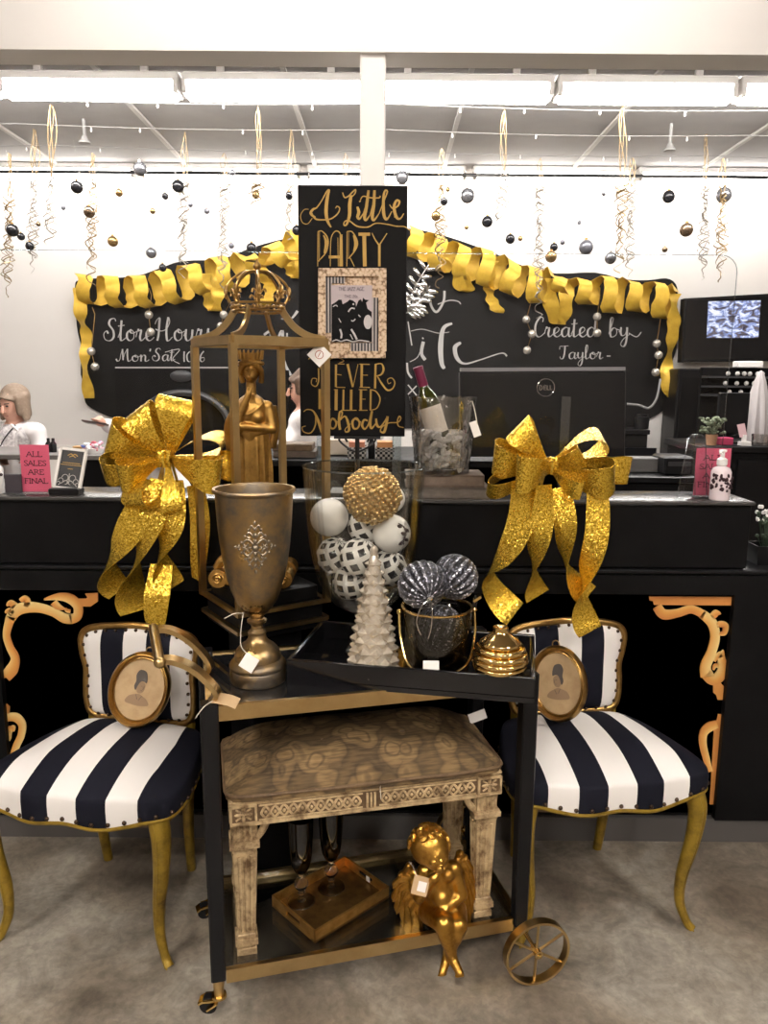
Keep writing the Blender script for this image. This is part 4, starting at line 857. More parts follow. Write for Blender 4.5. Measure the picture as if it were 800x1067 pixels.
# price tag lying over the left post
def card(name, M, w, h, m, parent, curl=0, hole=True, th=.0006, label=None):
    b = B(); n = 8
    rings = []
    for i in range(n + 1):
        x = -w / 2 + w * i / n; z = curl * ((2 * i / n - 1) ** 2)
        rings.append([M @ V((x, -h / 2, z)), M @ V((x, h / 2, z)), M @ V((x, h / 2, z + th)), M @ V((x, -h / 2, z + th))])
    b.loft(rings); return link(name, b, m, parent, smooth=False, label=label)
def basis(o, ux, uy):
    ux, uy = V(ux).normalized(), V(uy); uz = ux.cross(uy).normalized(); uy = uz.cross(ux)
    M = Matrix.Identity(4)
    for i in range(3): M[i][0], M[i][1], M[i][2], M[i][3] = ux[i], uy[i], uz[i], o[i]
    return M
tc_ = P(249, 738, 1.535); card('price_tag', basis(C(.035, -.004, ZT + .012), C(1, -.4, -.2) - C(0, 0, 0), C(.25, .8, .25) - C(0, 0, 0)), .055, .035, MT['kraft'], cart, -.004, label='kraft paper price tag')
b = B(); b.tube(spline([C(.012, .0, ZT + .012), C(-.01, -.02, ZT + .008), C(-.03, -.035, ZT - .01)], 5), .0012, 5); link('tag_string', b, MT['string'], cart)
# ================================================================== BENCH on the lower shelf
BA = rad(13.3); BM = Matrix.Translation(C(.365, .165, ZS)) @ Matrix.Rotation(BA, 4, 'Z')
bench = thing('upholstered_bench', 'carved cream footstool bench with tufted brocade cushion on the cart shelf', 'bench', M=BM)
MT['carved'] = pbr('antique cream carved wood', (.52, .385, .215), .5, noise_=(26, (.13, .072, .03), .44, .66), bump=(90, .2))
MT['carved_dark'] = pbr('brown wash wood', (.16, .10, .05), .6, noise_=(30, (.07, .04, .02), .4, .7))
def brocade():
    m = pbr('brocade', (.4, .3, .17), .85); N, L, p = nodes(m); tc = N.new('ShaderNodeTexCoord')
    ds = N.new('ShaderNodeTexNoise'); ds.inputs['Scale'].default_value = 9; ds.inputs['Detail'].default_value = 2; L.new(tc.outputs['Object'], ds.inputs['Vector'])
    sc = N.new('ShaderNodeVectorMath'); sc.operation = 'SCALE'; sc.inputs['Scale'].default_value = .09; L.new(ds.outputs['Color'], sc.inputs[0]); ad = N.new('ShaderNodeVectorMath'); ad.operation = 'ADD'; L.new(tc.outputs['Object'], ad.inputs[0]); L.new(sc.outputs[0], ad.inputs[1])
    v = N.new('ShaderNodeTexVoronoi'); v.inputs['Scale'].default_value = 15; L.new(ad.outputs[0], v.inputs['Vector'])
    r = ramp(N, [(.0, (.30, .205, .10)), (.22, (.34, .245, .13)), (.30, (.15, .105, .055)), (.38, (.29, .21, .11)), (.52, (.24, .17, .088)), (.60, (.11, .078, .042)), (.75, (.17, .12, .062))]); L.new(v.outputs['Distance'], r.inputs['Fac'])
    wm_ = N.new('ShaderNodeMapping'); wm_.inputs['Scale'].default_value = (18, 160, 160); L.new(tc.outputs['Object'], wm_.inputs['Vector']); wn = N.new('ShaderNodeTexNoise'); wn.inputs['Scale'].default_value = 1; wn.inputs['Detail'].default_value = 3; L.new(wm_.outputs['Vector'], wn.inputs['Vector'])
    r9 = ramp(N, [(.36, (.58, .56, .53)), (.6, (1.08, 1.06, 1.02))]); L.new(wn.outputs['Fac'], r9.inputs['Fac']); m9 = N.new('ShaderNodeMix'); m9.data_type = 'RGBA'; m9.blend_type = 'MULTIPLY'; m9.inputs[0].default_value = 1; L.new(r.outputs['Color'], m9.inputs[6]); L.new(r9.outputs['Color'], m9.inputs[7])
    n2 = N.new('ShaderNodeTexNoise'); n2.inputs['Scale'].default_value = 5; n2.inputs['Detail'].default_value = 3; L.new(tc.outputs['Object'], n2.inputs['Vector'])
    r2 = ramp(N, [(.36, (.42, .38, .33)), (.62, (.92, .86, .77))]); L.new(n2.outputs['Fac'], r2.inputs['Fac'])
    mx = N.new('ShaderNodeMix'); mx.data_type = 'RGBA'; mx.blend_type = 'MULTIPLY'; mx.inputs[0].default_value = 1; L.new(m9.outputs[2], mx.inputs[6]); L.new(r2.outputs['Color'], mx.inputs[7]); L.new(mx.outputs[2], p.inputs['Base Color'])
    w = N.new('ShaderNodeTexNoise'); w.inputs['Scale'].default_value = 700; L.new(tc.outputs['Object'], w.inputs['Vector']); bn = N.new('ShaderNodeBump'); bn.inputs['Strength'].default_value = .25; bn.inputs['Distance'].default_value = .001; L.new(w.outputs['Fac'], bn.inputs['Height']); L.new(bn.outputs['Normal'], p.inputs['Normal'])
    return m
BL, BD = .655, .30; HZ = .34; HA = .053   # apron bottom above shelf, apron height
b = B()
for sx in (1, -1): b.box((0, sx * (BD / 2 - .013), HZ + HA / 2), (BL - .03, .024, HA), M=BM)
for sx in (1, -1): b.box((sx * (BL / 2 - .013), 0, HZ + HA / 2), (.024, BD - .03, HA), M=BM)
b.box((0, 0, HZ + HA + .003), (BL, BD, .010), M=BM, bev=.003); b.box((0, -BD / 2 + .01, HZ + .003), (BL - .08, .026, .008), M=BM)
ap = link('apron', b, MT['carved'], bench)
# guilloche carving and rosettes on the front apron
b = B(); yf = -BD / 2 - .0
for x0, x1 in ((-.255, -.025), (.025, .255)):
    n = 84; turns = 5.5
    for ph in (0, pi):
        b.tube([BM @ V((lerp(x0, x1, k / n), yf - .001 - .002 * cos(2 * (ph + 2 * pi * turns * k / n)), HZ + .027 + .0125 * sin(ph + 2 * pi * turns * k / n))) for k in range(n + 1)], .0032, 5)
    for k in range(11): b.sph(V((lerp(x0, x1, (k + .5) / 11), yf - .001, HZ + .027)), .0045, 8, 6, M=BM)
    for zz in (.010, .045): b.tube([BM @ V((x0 - .005, yf - .001, HZ + zz)), BM @ V((x1 + .005, yf - .001, HZ + zz))], .0022, 5)
for x in (-.009, 0, .009): b.box((x, yf - .002, HZ + .027), (.005, .006, .036), M=BM)
for sx in (-1, 1):
    xc_ = sx * (BL / 2 - .033)
    for zz in (HZ + .006, HZ + .048): b.box((xc_, yf - .003, zz), (.058, .006, .005), M=BM)
    for xx in (-.028, .028): b.box((xc_ + xx, yf - .003, HZ + .027), (.005, .006, .045), M=BM)
    for a in range(4):
        aa = a * pi / 2; b.sph(V((xc_ + .011 * cos(aa), yf - .001, HZ + .027 + .011 * sin(aa))), .009, 8, 6, (1.1 if a % 2 == 0 else .5, .4, .5 if a % 2 == 0 else 1.1), M=BM)
        aa += pi / 4; b.tube([BM @ V((xc_ + .008 * cos(aa), yf - .001, HZ + .027 + .008 * sin(aa))), BM @ V((xc_ + .024 * cos(aa), yf - .001, HZ + .027 + .019 * sin(aa)))], .0025, 5)
    b.sph(V((xc_, yf - .001, HZ + .027)), .005, 8, 6, M=BM)
link('carving', b, MT['carved'], ap)
b = B(); b.box((0, yf + .0007, HZ + .027), (BL - .016, .0016, .042), M=BM); link('carved_ground', b, MT['carved_dark'], ap, smooth=False)
def bench_leg(x, y):
    b = B()
    def sq(z, a, r=.0): return [(x + i * a, y + j * a, z) for i, j in ((-1, -1), (1, -1), (1, 1), (-1, 1))]
    prof = [(HZ + .05, .031), (HZ - .0, .031), (HZ - .004, .027), (HZ - .03, .0245), (HZ - .045, .026), (HZ - .048, .034), (HZ - .060, .034), (HZ - .064, .028), (HZ - .075, .0255), (.052, .0185), (.050, .021), (.042, .021), (.040, .026), (.026, .026), (.022, .020), (.016, .0195), (.014, .023), (0, .023)]
    b.loft([sq(z, a) for z, a in prof], M=BM); o = link('leg', b, MT['carved'], bench)
    b = B()
    for sx, sy in ((0, -1), (1, 0), (-1, 0), (0, 1)):
        for k in (-1, 0, 1):
            pts = []
            for z, a in ((HZ - .082, .0252), (.060, .0190)):
                off = k * a * .55; pts.append(BM @ V((x + sx * a + (off if sy else 0), y + sy * a + (off if sx else 0), z)))
            b.tube(pts, [.0042, .0032], 6)
            pts = [BM @ V((x + sx * .0265 + (k * .014 if sy else 0), y + sy * .0265 + (k * .014 if sx else 0), z)) for z in (HZ - .006, HZ - .042)]; b.tube(pts, .004, 6)
    link('fluting', b, MT['carved'], o)
for sx in (-1, 1):
    for sy in (-1, 1): bench_leg(sx * (BL / 2 - .034), sy * (BD / 2 - .034))
# stretcher pieces between front and back legs (curled bracket)
for sx in (-1, 1):
    b = B(); x = sx * (BL / 2 - .075)
    b.tube([BM @ V(p) for p in spline([(sx * (BL / 2 - .062), -BD / 2 + .02, HZ - .045), (x, -BD / 2 + .02, HZ - .03), (x - sx * .012, -BD / 2 + .02, HZ - .005)], 6)], .009, 8); link('bracket', b, MT['carved'], bench)
# cushion with tufts
ZCu = HZ + HA + .008
tufts = [(-.20, .03), (0, .045), (.2, .03), (-.1, -.05), (.1, -.05)]
def cushion(u, v):
    th = 2 * pi * u; rr = v
    e = 14; c, s = cos(th), sin(th); k = (abs(c) ** e + abs(s) ** e) ** (-1 / e)
    x, y = c * k * (BL / 2 + .006) * rr, s * k * (BD / 2 + .006) * rr
    z = ZCu + .012 + .078 * (1 - rr ** 3.2) + .0
    z -= .0
    for tx, ty in tufts: z -= .010 * math.exp(-((x - tx) ** 2 + (y - ty) ** 2) / .0016)
    z += .004 * noise.noise(V((x * 9, y * 9, 1)))
    return BM @ V((x, y, z))
b = B(); R = []
rad_ = [.02, .1, .2, .3, .4, .5, .6, .7, .78, .85, .9, .94, .97, .99, 1.0]
R = [b.vs([cushion(i / 72, r) for i in range(72)]) for r in rad_]
for a, c in zip(R, R[1:]):
    for i in range(72): b.f([a[i], a[(i + 1) % 72], c[(i + 1) % 72], c[i]])
b.f(R[0]); low = b.vs([v.co - V((0, 0, .016)) for v in R[-1]])
for i in range(72): b.f([R[-1][i], R[-1][(i + 1) % 72], low[(i + 1) % 72], low[i]])
b.f(low[::-1]); cu = link('cushion', b, brocade(), bench, ang=70)
b = B(); b.tube([cushion(i / 96, 1) + V((0, 0, -.002)) for i in range(96)], .0042, 8, closed=True); link('piping', b, MT['carved_dark'], cu)
for tx, ty in tufts:
    b = B(); b.sph(V((tx, ty, ZCu + .012 + .074 * (1 - max(abs(tx) / (BL / 2), abs(ty) / (BD / 2)) ** 3.2) - .006)), .007, 10, 6, (1, 1, .4), M=BM); link('tuft_button', b, MT['carved_dark'], cu)
b = B(); b.tube([BM @ V((.02, -BD / 2 - .004, HZ + HA + .02)), BM @ V((.022, -BD / 2 - .008, HZ + .03))], .0012, 4); link('tag_string', b, MT['string'], bench)
card('price_tag', basis(BM @ V((BL / 2 + .022, .09, ZCu + .030)), (1, .3, .25), (-.25, .3, 1)), .05, .026, MT['paper'], bench, label='white price tag')
# ================================================================== GOLD TRAY + FLUTES on the shelf
ZG = ZS + .001
f0, l0, r0 = PZ(328, 983, ZG), PZ(278, 944, ZG), PZ(407, 934, ZG)
TA = math.atan2(r0.y - f0.y, r0.x - f0.x); TW, TD = .245, .178
TM = Matrix.Translation((f0.x, f0.y, ZG)) @ Matrix.Rotation(TA, 4, 'Z')
tray = thing('serving_tray', 'small square gold tray with cut-out handles on the cart shelf', 'tray', M=TM)
b = B(); b.box((TW / 2, TD / 2, .003), (TW, TD, .006), M=TM); link('tray_floor', b, pbr('dark gold tray floor', (.22, .12, .035), .28, .8, noise_=(40, (.12, .06, .018), .4, .7)), tray, smooth=False)
def traywall(a, c, handle):
    b = B(); a, c = V(a), V(c); L = (c - a).length; d = (c - a) / L; nn = V((-d.y, d.x, 0)); hh = .032; t = .005
    def pl(s, z, q): p = a + d * s; return TM @ V((p.x + nn.x * q * t, p.y + nn.y * q * t, z))
    def seg(s0, s1, z0, z1): b.loft([[pl(s0, z0, 0), pl(s0, z0, 1), pl(s0, z1, 1), pl(s0, z1, 0)], [pl(s1, z0, 0), pl(s1, z0, 1), pl(s1, z1, 1), pl(s1, z1, 0)]])
    if handle:
        m0, m1 = L * .34, L * .66; seg(0, m0, 0, hh); seg(m1, L, 0, hh); seg(m0, m1, 0, .010); seg(m0, m1, .024, hh)
    else: seg(0, L, 0, hh)
    link('tray_wall', b, MT['gold_antique'] if False else MT['tray_gold'], tray, smooth=False)
MT['tray_gold'] = pbr('gold leaf tray', (.66, .38, .11), .34, .9, noise_=(30, (.42, .22, .05), .4, .7))
traywall((0, 0), (TW, 0), False); traywall((TW, 0), (TW, TD), True); traywall((TW, TD), (0, TD), False); traywall((0, TD), (0, 0), True)
b = B(); b.box((TW - .007, TD * .42, .017), (.001, .014, .014), M=TM); link('price_sticker', b, MT['paper'], tray, smooth=False, label='small white price sticker')
MT['amber_glass'] = thin_glass('dark amber glass', (.055, .026, .010), .06, edge=.7)
MT['foot_glass'] = pbr('crystal stem', (.95, .92, .86), .02, trans=1.0, ior=1.45)
def flute(px, py, lab):
    p = PZ(px, py, ZG + .007); k = 1.0
    t = thing('champagne_flute', lab, 'glass', p, 0, 'flutes on the gold tray')
    b = B(); b.lathe([(.0, .006), (.034, .003), (.035, .0015), (.034, 0), (0, 0)], 32, p); b.tube([p + V((.0345 * cos(a), .0345 * sin(a), .002)) for a in [2 * pi * q / 40 for q in range(40)]], .0016, 6, closed=True); link('foot', b, MT['foot_glass'], t)
    b = B(); b.lathe([(.012, .004), (.006, .012), (.0055, .02), (.009, .026), (.006, .031), (.012, .036), (.0185, .046), (.0185, .054), (.012, .064), (.007, .069), (.010, .074), (.007, .08)], 20, p, caps=True); link('stem', b, MT['foot_glass'], t)
    b = B(); b.lathe([(.007, .08), (.016, .088), (.024, .105), (.028, .13), (.030, .16), (.032, .20), (.033, .235), (.0318, .235), (.030, .2), (.028, .16), (.025, .125), (.018, .1), (.006, .092)], 28, p, caps=True); link('bowl', b, MT['amber_glass'], t)
flute(314, 939, 'dark amber champagne flute with clear ball stem, front one of two on the gold tray')
flute(345, 925, 'dark amber champagne flute with clear ball stem, back one of two on the gold tray')
# ================================================================== CHERUB seated on the shelf edge
hp = P(460, 962, 1.685)
ch = thing('cherub_figurine', 'gold seated cherub figurine with wings on the front edge of the cart shelf', 'figurine', (hp.x, hp.y, ZS))
b = B()
def J(x, y, D): return P(x, y, D)
hd_ = J(447, 881, 1.655)
b.sph(hd_, .047, 18, 12, (1, 1, .98)); fd = (J(460, 893, 1.60) - hd_).normalized()
b.sph(hd_ + fd * .018 + V((.004, 0, -.012)), .036, 14, 10)
b.cap(hd_ + V((.008, .012, -.03)), J(458, 904, 1.68), .02, .022)
LS, RS = J(443, 908, 1.68), J(472, 905, 1.68)
b.cap(LS, RS, .021, .021); b.cap(J(458, 908, 1.685), J(459, 930, 1.69), .036, .036); b.cap(J(459, 925, 1.685), J(461, 945, 1.69), .037, .04); b.cap(J(450, 950, 1.69), J(472, 949, 1.69), .034, .034)
b.sph(J(452, 912, 1.662), .018); b.sph(J(466, 911, 1.662), .018); b.sph(J(460, 935, 1.663), .024)
RE, RH = J(481, 932, 1.675), J(459, 951, 1.635)
b.cap(RS, RE, .0185, .0155); b.cap(RE, RH, .0155, .011); b.sph(RH, .0125, 10, 8, (1.2, .8, .9))
for k in range(4): b.cap(RH + V((-.002 + .004 * k, -.004, -.002)), RH + V((-.010 + .004 * k, -.006, -.018)), .0042, .0034, 6)
LE, LH = J(437, 935, 1.665), J(452, 915, 1.625)
b.cap(LS, LE, .018, .0155); b.cap(LE, LH, .0155, .011); b.sph(LH, .012)
for k in range(4): b.cap(LH + V((.002, 0, .002 + .003 * k)), LH + V((.012, -.002, .006 + .003 * k)), .004, .0034, 6)
LK, RK = J(462, 962, 1.615), J(477, 964, 1.625)
b.cap(J(451, 951, 1.68), LK, .031, .024); b.cap(J(474, 950, 1.68), RK, .030, .024)
LA, RA = J(471, 995, 1.612), J(466, 994, 1.632)
b.cap(LK, lerp(LK, LA, .4), .024, .022); b.cap(lerp(LK, LA, .4), LA, .022, .0125); b.cap(RK, lerp(RK, RA, .4), .024, .022); b.cap(lerp(RK, RA, .4), RA, .022, .0125)
LF, RF = J(479, 1014, 1.585), J(461, 1013, 1.605)
b.cap(LA, LA + V((.0, .006, -.012)), .0125, .012)
b.cap(LA + V((0, 0, -.008)), LF, .0125, .010); b.cap(RA + V((0, 0, -.008)), RF, .0125, .010)
for F_, sg_ in ((LF, 1), (RF, -1)):
    for k in range(5): b.sph(F_ + V(((k - 2) * .0045, -.006 + .001 * abs(k - 1), -.004)), .0042 - .0003 * k, 8, 6)
ob = link('body', b, MT['gold_leaf'], ch); remesh(ob, .0035, 5)
b = B(); rh = random.Random(4)
for k in range(46):
    th, ph = rh.uniform(0, 2 * pi), rh.uniform(-.15, 1.45)
    d = V((cos(th) * cos(ph), sin(th) * cos(ph), sin(ph)))
    if d.dot(fd) > .62: continue
    q = hd_ + d * .043; tdir = d.cross(V((rh.uniform(-1, 1), rh.uniform(-1, 1), rh.uniform(-1, 1)))).normalized()
    pts = [q + (tdir * cos(a) + d.cross(tdir) * sin(a)) * .011 * (1 - a / 9) + d * .003 for a in [i * .7 for i in range(7)]]
    b.tube(pts, [.003, .0055, .006, .006, .0055, .005, .003], 6)
hr = link('curled_hair', b, MT['gold_leaf'], ch)
b = B()   # face: brow, nose, cheeks, mouth, eyes
up_ = (V((0, 0, 1)) - fd * fd.z).normalized(); sd_ = fd.cross(up_); fc = hd_ + fd * .047 + V((.003, 0, -.010))
b.cap(fc + up_ * .006, fc - up_ * .006 + fd * .006, .003, .0048, 8)
for s in (-1, 1): b.sph(fc + sd_ * (s * .014) - up_ * .008 - fd * .006, .011, 10, 8); b.sph(fc + sd_ * (s * .012) + up_ * .006 - fd * .002, .005, 10, 6, (1.3, 1, .8)); b.cap(fc + sd_ * (s * .004) + up_ * .013, fc + sd_ * (s * .020) + up_ * .011 - fd * .006, .0028, .002, 6)
b.sph(fc - up_ * .017, .0065, 10, 6, (1.3, .8, .6)); b.sph(fc - up_ * .028 - fd * .004, .010)
link('face', b, MT['gold_leaf'], ch)
def wing(root, outl, D0, D1, flip):
    b = B(); pts = outl
    # feather rows fanned from the root
    n = len(pts)
    for k, (x, y, D) in enumerate(pts):
        tip = P(x, y, D); mid = lerp(lerp(root, P(*pts[flip]), .8), lerp(root, tip, .6), .45) + V((0, .006, .008)); pp = spline([root, mid, lerp(mid, tip, .55), tip], 4)
        b.tube(pp, [lerp(.010, .012, i / 12) if i < 10 else lerp(.011, .003, (i - 10) / 2) for i in range(13)], 8, up=(0, 1, 0))
        sh = lerp(root, tip, .5) + V((0, -.008, .006)); b.tube(spline([root + V((0, -.006, 0)), lerp(root, sh, .6), sh], 5), [.009] * 8 + [.008, .006, .003], 7)
    for k in range(n - 1):
        a, c = P(*pts[k]), P(*pts[k + 1])
        b.tube(spline([root, lerp(root, lerp(a, c, .5), .5), lerp(root, lerp(a, c, .5), .93)], 4), [.009] * 6 + [.008, .006, .003], 7)
    o = link('wing', b, MT['gold_leaf'], ch); remesh(o, .003, 3)
    b = B()
    for k, (x, y, D) in enumerate(pts):
        tip = P(x, y, D); mid = lerp(lerp(root, P(*pts[flip]), .8), lerp(root, tip, .6), .45) + V((0, .006, .008)); pp = [q + V((0, -.0105, .003)) for q in spline([root, mid, lerp(mid, tip, .55), tip], 5)][4:]
        b.tube(pp, [.0012] + [.0032] * (len(pp) - 3) + [.0025, .001], 6, up=(0, 1, 0))
    link('feather_ridges', b, MT['gold_leaf'], o); return o
wing(J(444, 914, 1.715), [(428, 899, 1.73), (415, 910, 1.74), (409, 924, 1.74), (409, 938, 1.74), (413, 951, 1.735), (420, 961, 1.73), (429, 969, 1.725), (440, 973, 1.72)], 1, 1, 2)
wing(J(470, 905, 1.715), [(478, 888, 1.73), (487, 896, 1.74), (492, 908, 1.745), (494, 922, 1.745), (494, 936, 1.74), (492, 950, 1.735), (489, 961, 1.73)], 1, 1, 1)
card('price_tag', basis(J(438, 923, 1.618), (1, .0, -.28), (.25, .45, 1)), .038, .042, MT['kraft'], ch, label='brown price tag with white sticker')
card('price_sticker', basis(J(439.5, 924, 1.6165), (1, .0, -.28), (.25, .45, 1)), .020, .022, MT['paper'], ch, label='white sticker on the tag')
b = B(); b.tube(spline([J(434, 913, 1.62), J(430, 903, 1.64), J(426, 898, 1.70)], 5), .001, 4); link('tag_string', b, MT['string'], ch)
# ================================================================== URN GOBLET on the cart
pu = PZ(269, 708, ZT - .005); pu.z = ZT - .005
urn = thing('metal_urn', 'tall aged brass goblet urn with raised diamond ornament, left on the bar cart', 'urn', pu)
prof = [(0, 0), (.063, 0), (.065, .003), (.065, .028), (.063, .032), (.066, .036), (.066, .042), (.060, .050), (.054, .054), (.054, .060), (.050, .074), (.040, .086), (.028, .094), (.022, .102), (.0195, .112), (.021, .114), (.021, .119), (.014, .126), (.0135, .134), (.022, .142), (.023, .147), (.015, .152), (.017, .158), (.025, .164), (.029, .170)]
b = B(); b.lathe(prof, 56, pu, caps=True); link('foot', b, MT['urn'], urn)
bowl = [(.026, .170), (.036, .176), (.048, .196), (.058, .222), (.067, .255), (.074, .29), (.0795, .33), (.083, .37), (.0855, .41), (.087, .443), (.092, .447), (.0935, .451), (.092, .455), (.086, .454), (.083, .443), (.080, .40), (.072, .30), (.055, .23), (.03, .185), (0, .182)]
b = B(); b.lathe(bowl, 64, pu); bw = link('bowl', b, MT['urn'], urn)
def onb(u, v, out=.001):
    """point on the bowl: u metres sideways from the ornament centre, v metres up"""
    z = .335 + v; r = interp([(bz, br) for br, bz in bowl[:10]], z) + out; a = A0 + u / r
    return pu + V((r * cos(a), r * sin(a), z))
A0 = math.atan2(0 - pu.y, 0 - pu.x)
b = B()
for s in (-1, 1):
    for t in (-1, 1):
        b.tube([onb(s * x, t * y) for x, y in spline2] if False else [onb(s * q.x, t * q.y) for q in spline([V((.004, .008, 0)), V((.016, .018, 0)), V((.026, .010, 0)), V((.020, .003, 0)), V((.014, .009, 0))], 5)], .0026, 6)
        b.tube([onb(s * q.x, t * q.y) for q in spline([V((.002, .022, 0)), V((.012, .034, 0)), V((.018, .026, 0)), V((.011, .022, 0))], 5)], .0024, 6)
        b.tube([onb(s * q.x, t * q.y) for q in spline([V((.001, .040, 0)), V((.008, .050, 0)), V((.010, .042, 0))], 4)], .002, 6)
        for x, y in ((.03, .012), (.022, .026), (.013, .040), (.036, .004)): b.sph(onb(s * x, t * y), .0034, 8, 6)
    for x in (.012, .024, .036, .044): b.sph(onb(s * x, 0), .0048 - .05 * x * .03, 8, 6, (1, 1, .7))
    for y in (.014, .028, .042, .056): b.sph(onb(0, s * y), .005 - .03 * y, 8, 6, (1, 1, 1.4))
b.sph(onb(0, 0), .008, 10, 8); link('relief_ornament', b, pbr('silvered relief', (.34, .29, .22), .42, 1, noise_=(50, (.22, .18, .13), .4, .7)), bw)
tp_ = pu + V((-.008, -.068, .062)); card('price_tag', basis(tp_ + V((0, -.002, .006)), (.72, -.1, -.42), (.42, .30, .6)), .034, .034, MT['paper'], urn, label='white price tag')
b = B(); b.tube(spline([pu + V((-.03, -.012, .165)), pu + V((-.045, -.03, .17)), pu + V((-.068, -.035, .16))], 6), .0012, 4); b.tube(spline([pu + V((-.028, -.014, .168)), pu + V((-.03, -.035, .14)), pu + V((-.03, -.045, .10)), pu + V((-.012, -.062, .085))], 6), .0012, 4); link('tag_string', b, MT['string'], urn)
# ================================================================== BLACK TRAY
ty = rad(-10.5); TB = Matrix.Translation((-.2234, 1.685, ZT - .005)) @ Matrix.Rotation(ty, 4, 'Z')
bt = thing('black_tray', 'large black lacquer tray across the cart top holding the ornaments', 'tray', M=TB)
TL, TDp, th_ = .565, .30, .058
b = B(); b.box((TL / 2, TDp / 2, .006), (TL, TDp, .012), M=TB); link('tray_floor', b, MT['black_lacquer'], bt, smooth=False)
for c, d in (((TL / 2, .006), (TL, .012)), ((TL / 2, TDp - .006), (TL, .012)), ((.006, TDp / 2), (.012, TDp - .024)), ((TL - .006, TDp / 2), (.012, TDp - .024))):
    b = B(); b.box((c[0], c[1], .012 + (th_ - .012) / 2), (d[0], d[1], th_ - .012), M=TB, bev=.002); link('tray_wall', b, MT['black_lacquer'], bt)
ZF0 = ZT - .005 + .0125
# ================================================================== GLASS HURRICANE VASE with ornaments
YV = 1.86; pv = P(379, 600, YV); pv.z = ZF0
vs_ = thing('glass_vase', 'large clear footed glass vase filled with patterned balls at the back of the tray', 'vase', pv)
k = mpp(379, 560, YV)
vp = [(.045, 0), (.052, .003), (.05, .008), (.018, .018), (.014, .05), (.016, .085), (.022, .105), (.036, .110), (.072, .130), (.099, .160), (.116, .198), (.128, .245), (.137, .295), (.143, .36), (.147, .43), (.150, .475)]
inn = [(r - .004, z + .002) for r, z in vp[::-1][:10]] + [(.02, .13), (0, .127)]
b = B(); b.lathe(vp + [(.149, .4775)] + inn, 64, pv, caps=True); link('bowl', b, MT['glass'], vs_)
b = B(); b.tube([pv + V((.1485 * cos(a), .1485 * sin(a), .476)) for a in [2 * pi * q / 72 for q in range(72)]], .0022, 6, closed=True); link('rim', b, MT['acrylic_edge'], vs_)
# ball materials
def harlequin():
    m = pbr('harlequin ball', (.75, .74, .73), .22); N, L, p = nodes(m); u = N.new('ShaderNodeUVMap'); mp = N.new('ShaderNodeMapping'); L.new(u.outputs['UV'], mp.inputs['Vector'])
    sp = N.new('ShaderNodeSeparateXYZ'); L.new(mp.outputs['Vector'], sp.inputs[0])
    def mth(op, a, c):
        n = N.new('ShaderNodeMath'); n.operation = op
        for i, q in enumerate((a, c)):
            if q is None: continue
            if isinstance(q, (int, float)): n.inputs[i].default_value = q
            else: L.new(q, n.inputs[i])
        return n.outputs[0]
    U, W = mth('MULTIPLY', sp.outputs['X'], 6), mth('MULTIPLY', sp.outputs['Y'], 3.5)
    A = mth('ADD', U, W); Bm = mth('SUBTRACT', U, W)
    fa, fb = mth('FRACT', A, None), mth('FRACT', Bm, None)
    g1_, g2_ = mth('GREATER_THAN', fa, .40), mth('GREATER_THAN', fb, .40)
    bb = mth('MULTIPLY', g1_, g2_)
    mx = N.new('ShaderNodeMix'); mx.data_type = 'RGBA'; mx.inputs[6].default_value = (.76, .75, .74, 1); mx.inputs[7].default_value = (.02, .02, .024, 1); L.new(bb, mx.inputs[0]); L.new(mx.outputs[2], p.inputs['Base Color']); return m
def uvstripes(name, n, c1, c2, duty=.5, rough=.3, metal=0, sparkle=False):
    m = pbr(name, c1, rough, metal); N, L, p = nodes(m); u = N.new('ShaderNodeUVMap'); sp = N.new('ShaderNodeSeparateXYZ'); L.new(u.outputs['UV'], sp.inputs[0])
    a = N.new('ShaderNodeMath'); a.operation = 'MULTIPLY'; a.inputs[1].default_value = n; L.new(sp.outputs['X'], a.inputs[0]); f = N.new('ShaderNodeMath'); f.operation = 'FRACT'; L.new(a.outputs[0], f.inputs[0])
    r = ramp(N, [(0, c1), (duty, c2)], True); L.new(f.outputs[0], r.inputs['Fac']); L.new(r.outputs['Color'], p.inputs['Base Color'])
    if sparkle:
        tc = N.new('ShaderNodeTexCoord'); v = N.new('ShaderNodeTexVoronoi'); v.inputs['Scale'].default_value = 260; L.new(tc.outputs['Object'], v.inputs['Vector'])
        r2 = ramp(N, [(.0, (.25, .25, .27)), (.6, (1, 1, 1)), (.86, (4, 4, 4.2))], True); sx = N.new('ShaderNodeSeparateColor'); L.new(v.outputs['Color'], sx.inputs[0]); L.new(sx.outputs[0], r2.inputs['Fac'])
        mx = N.new('ShaderNodeMix'); mx.data_type = 'RGBA'; mx.blend_type = 'MULTIPLY'; mx.inputs[0].default_value = 1; L.new(r.outputs['Color'], mx.inputs[6]); L.new(r2.outputs['Color'], mx.inputs[7]); L.new(mx.outputs[2], p.inputs['Base Color'])
        bn = N.new('ShaderNodeBump'); bn.inputs['Strength'].default_value = .6; bn.inputs['Distance'].default_value = .003; L.new(v.outputs['Distance'], bn.inputs['Height']); L.new(bn.outputs['Normal'], p.inputs['Normal'])
    return m
MT['harlequin'] = harlequin(); MT['white_ball'] = pbr('white satin ball', (.80, .79, .78), .25)
MT['bw_stripe'] = uvstripes('black and white striped ball', 26, (.02, .02, .022), (.6, .59, .58), .6)
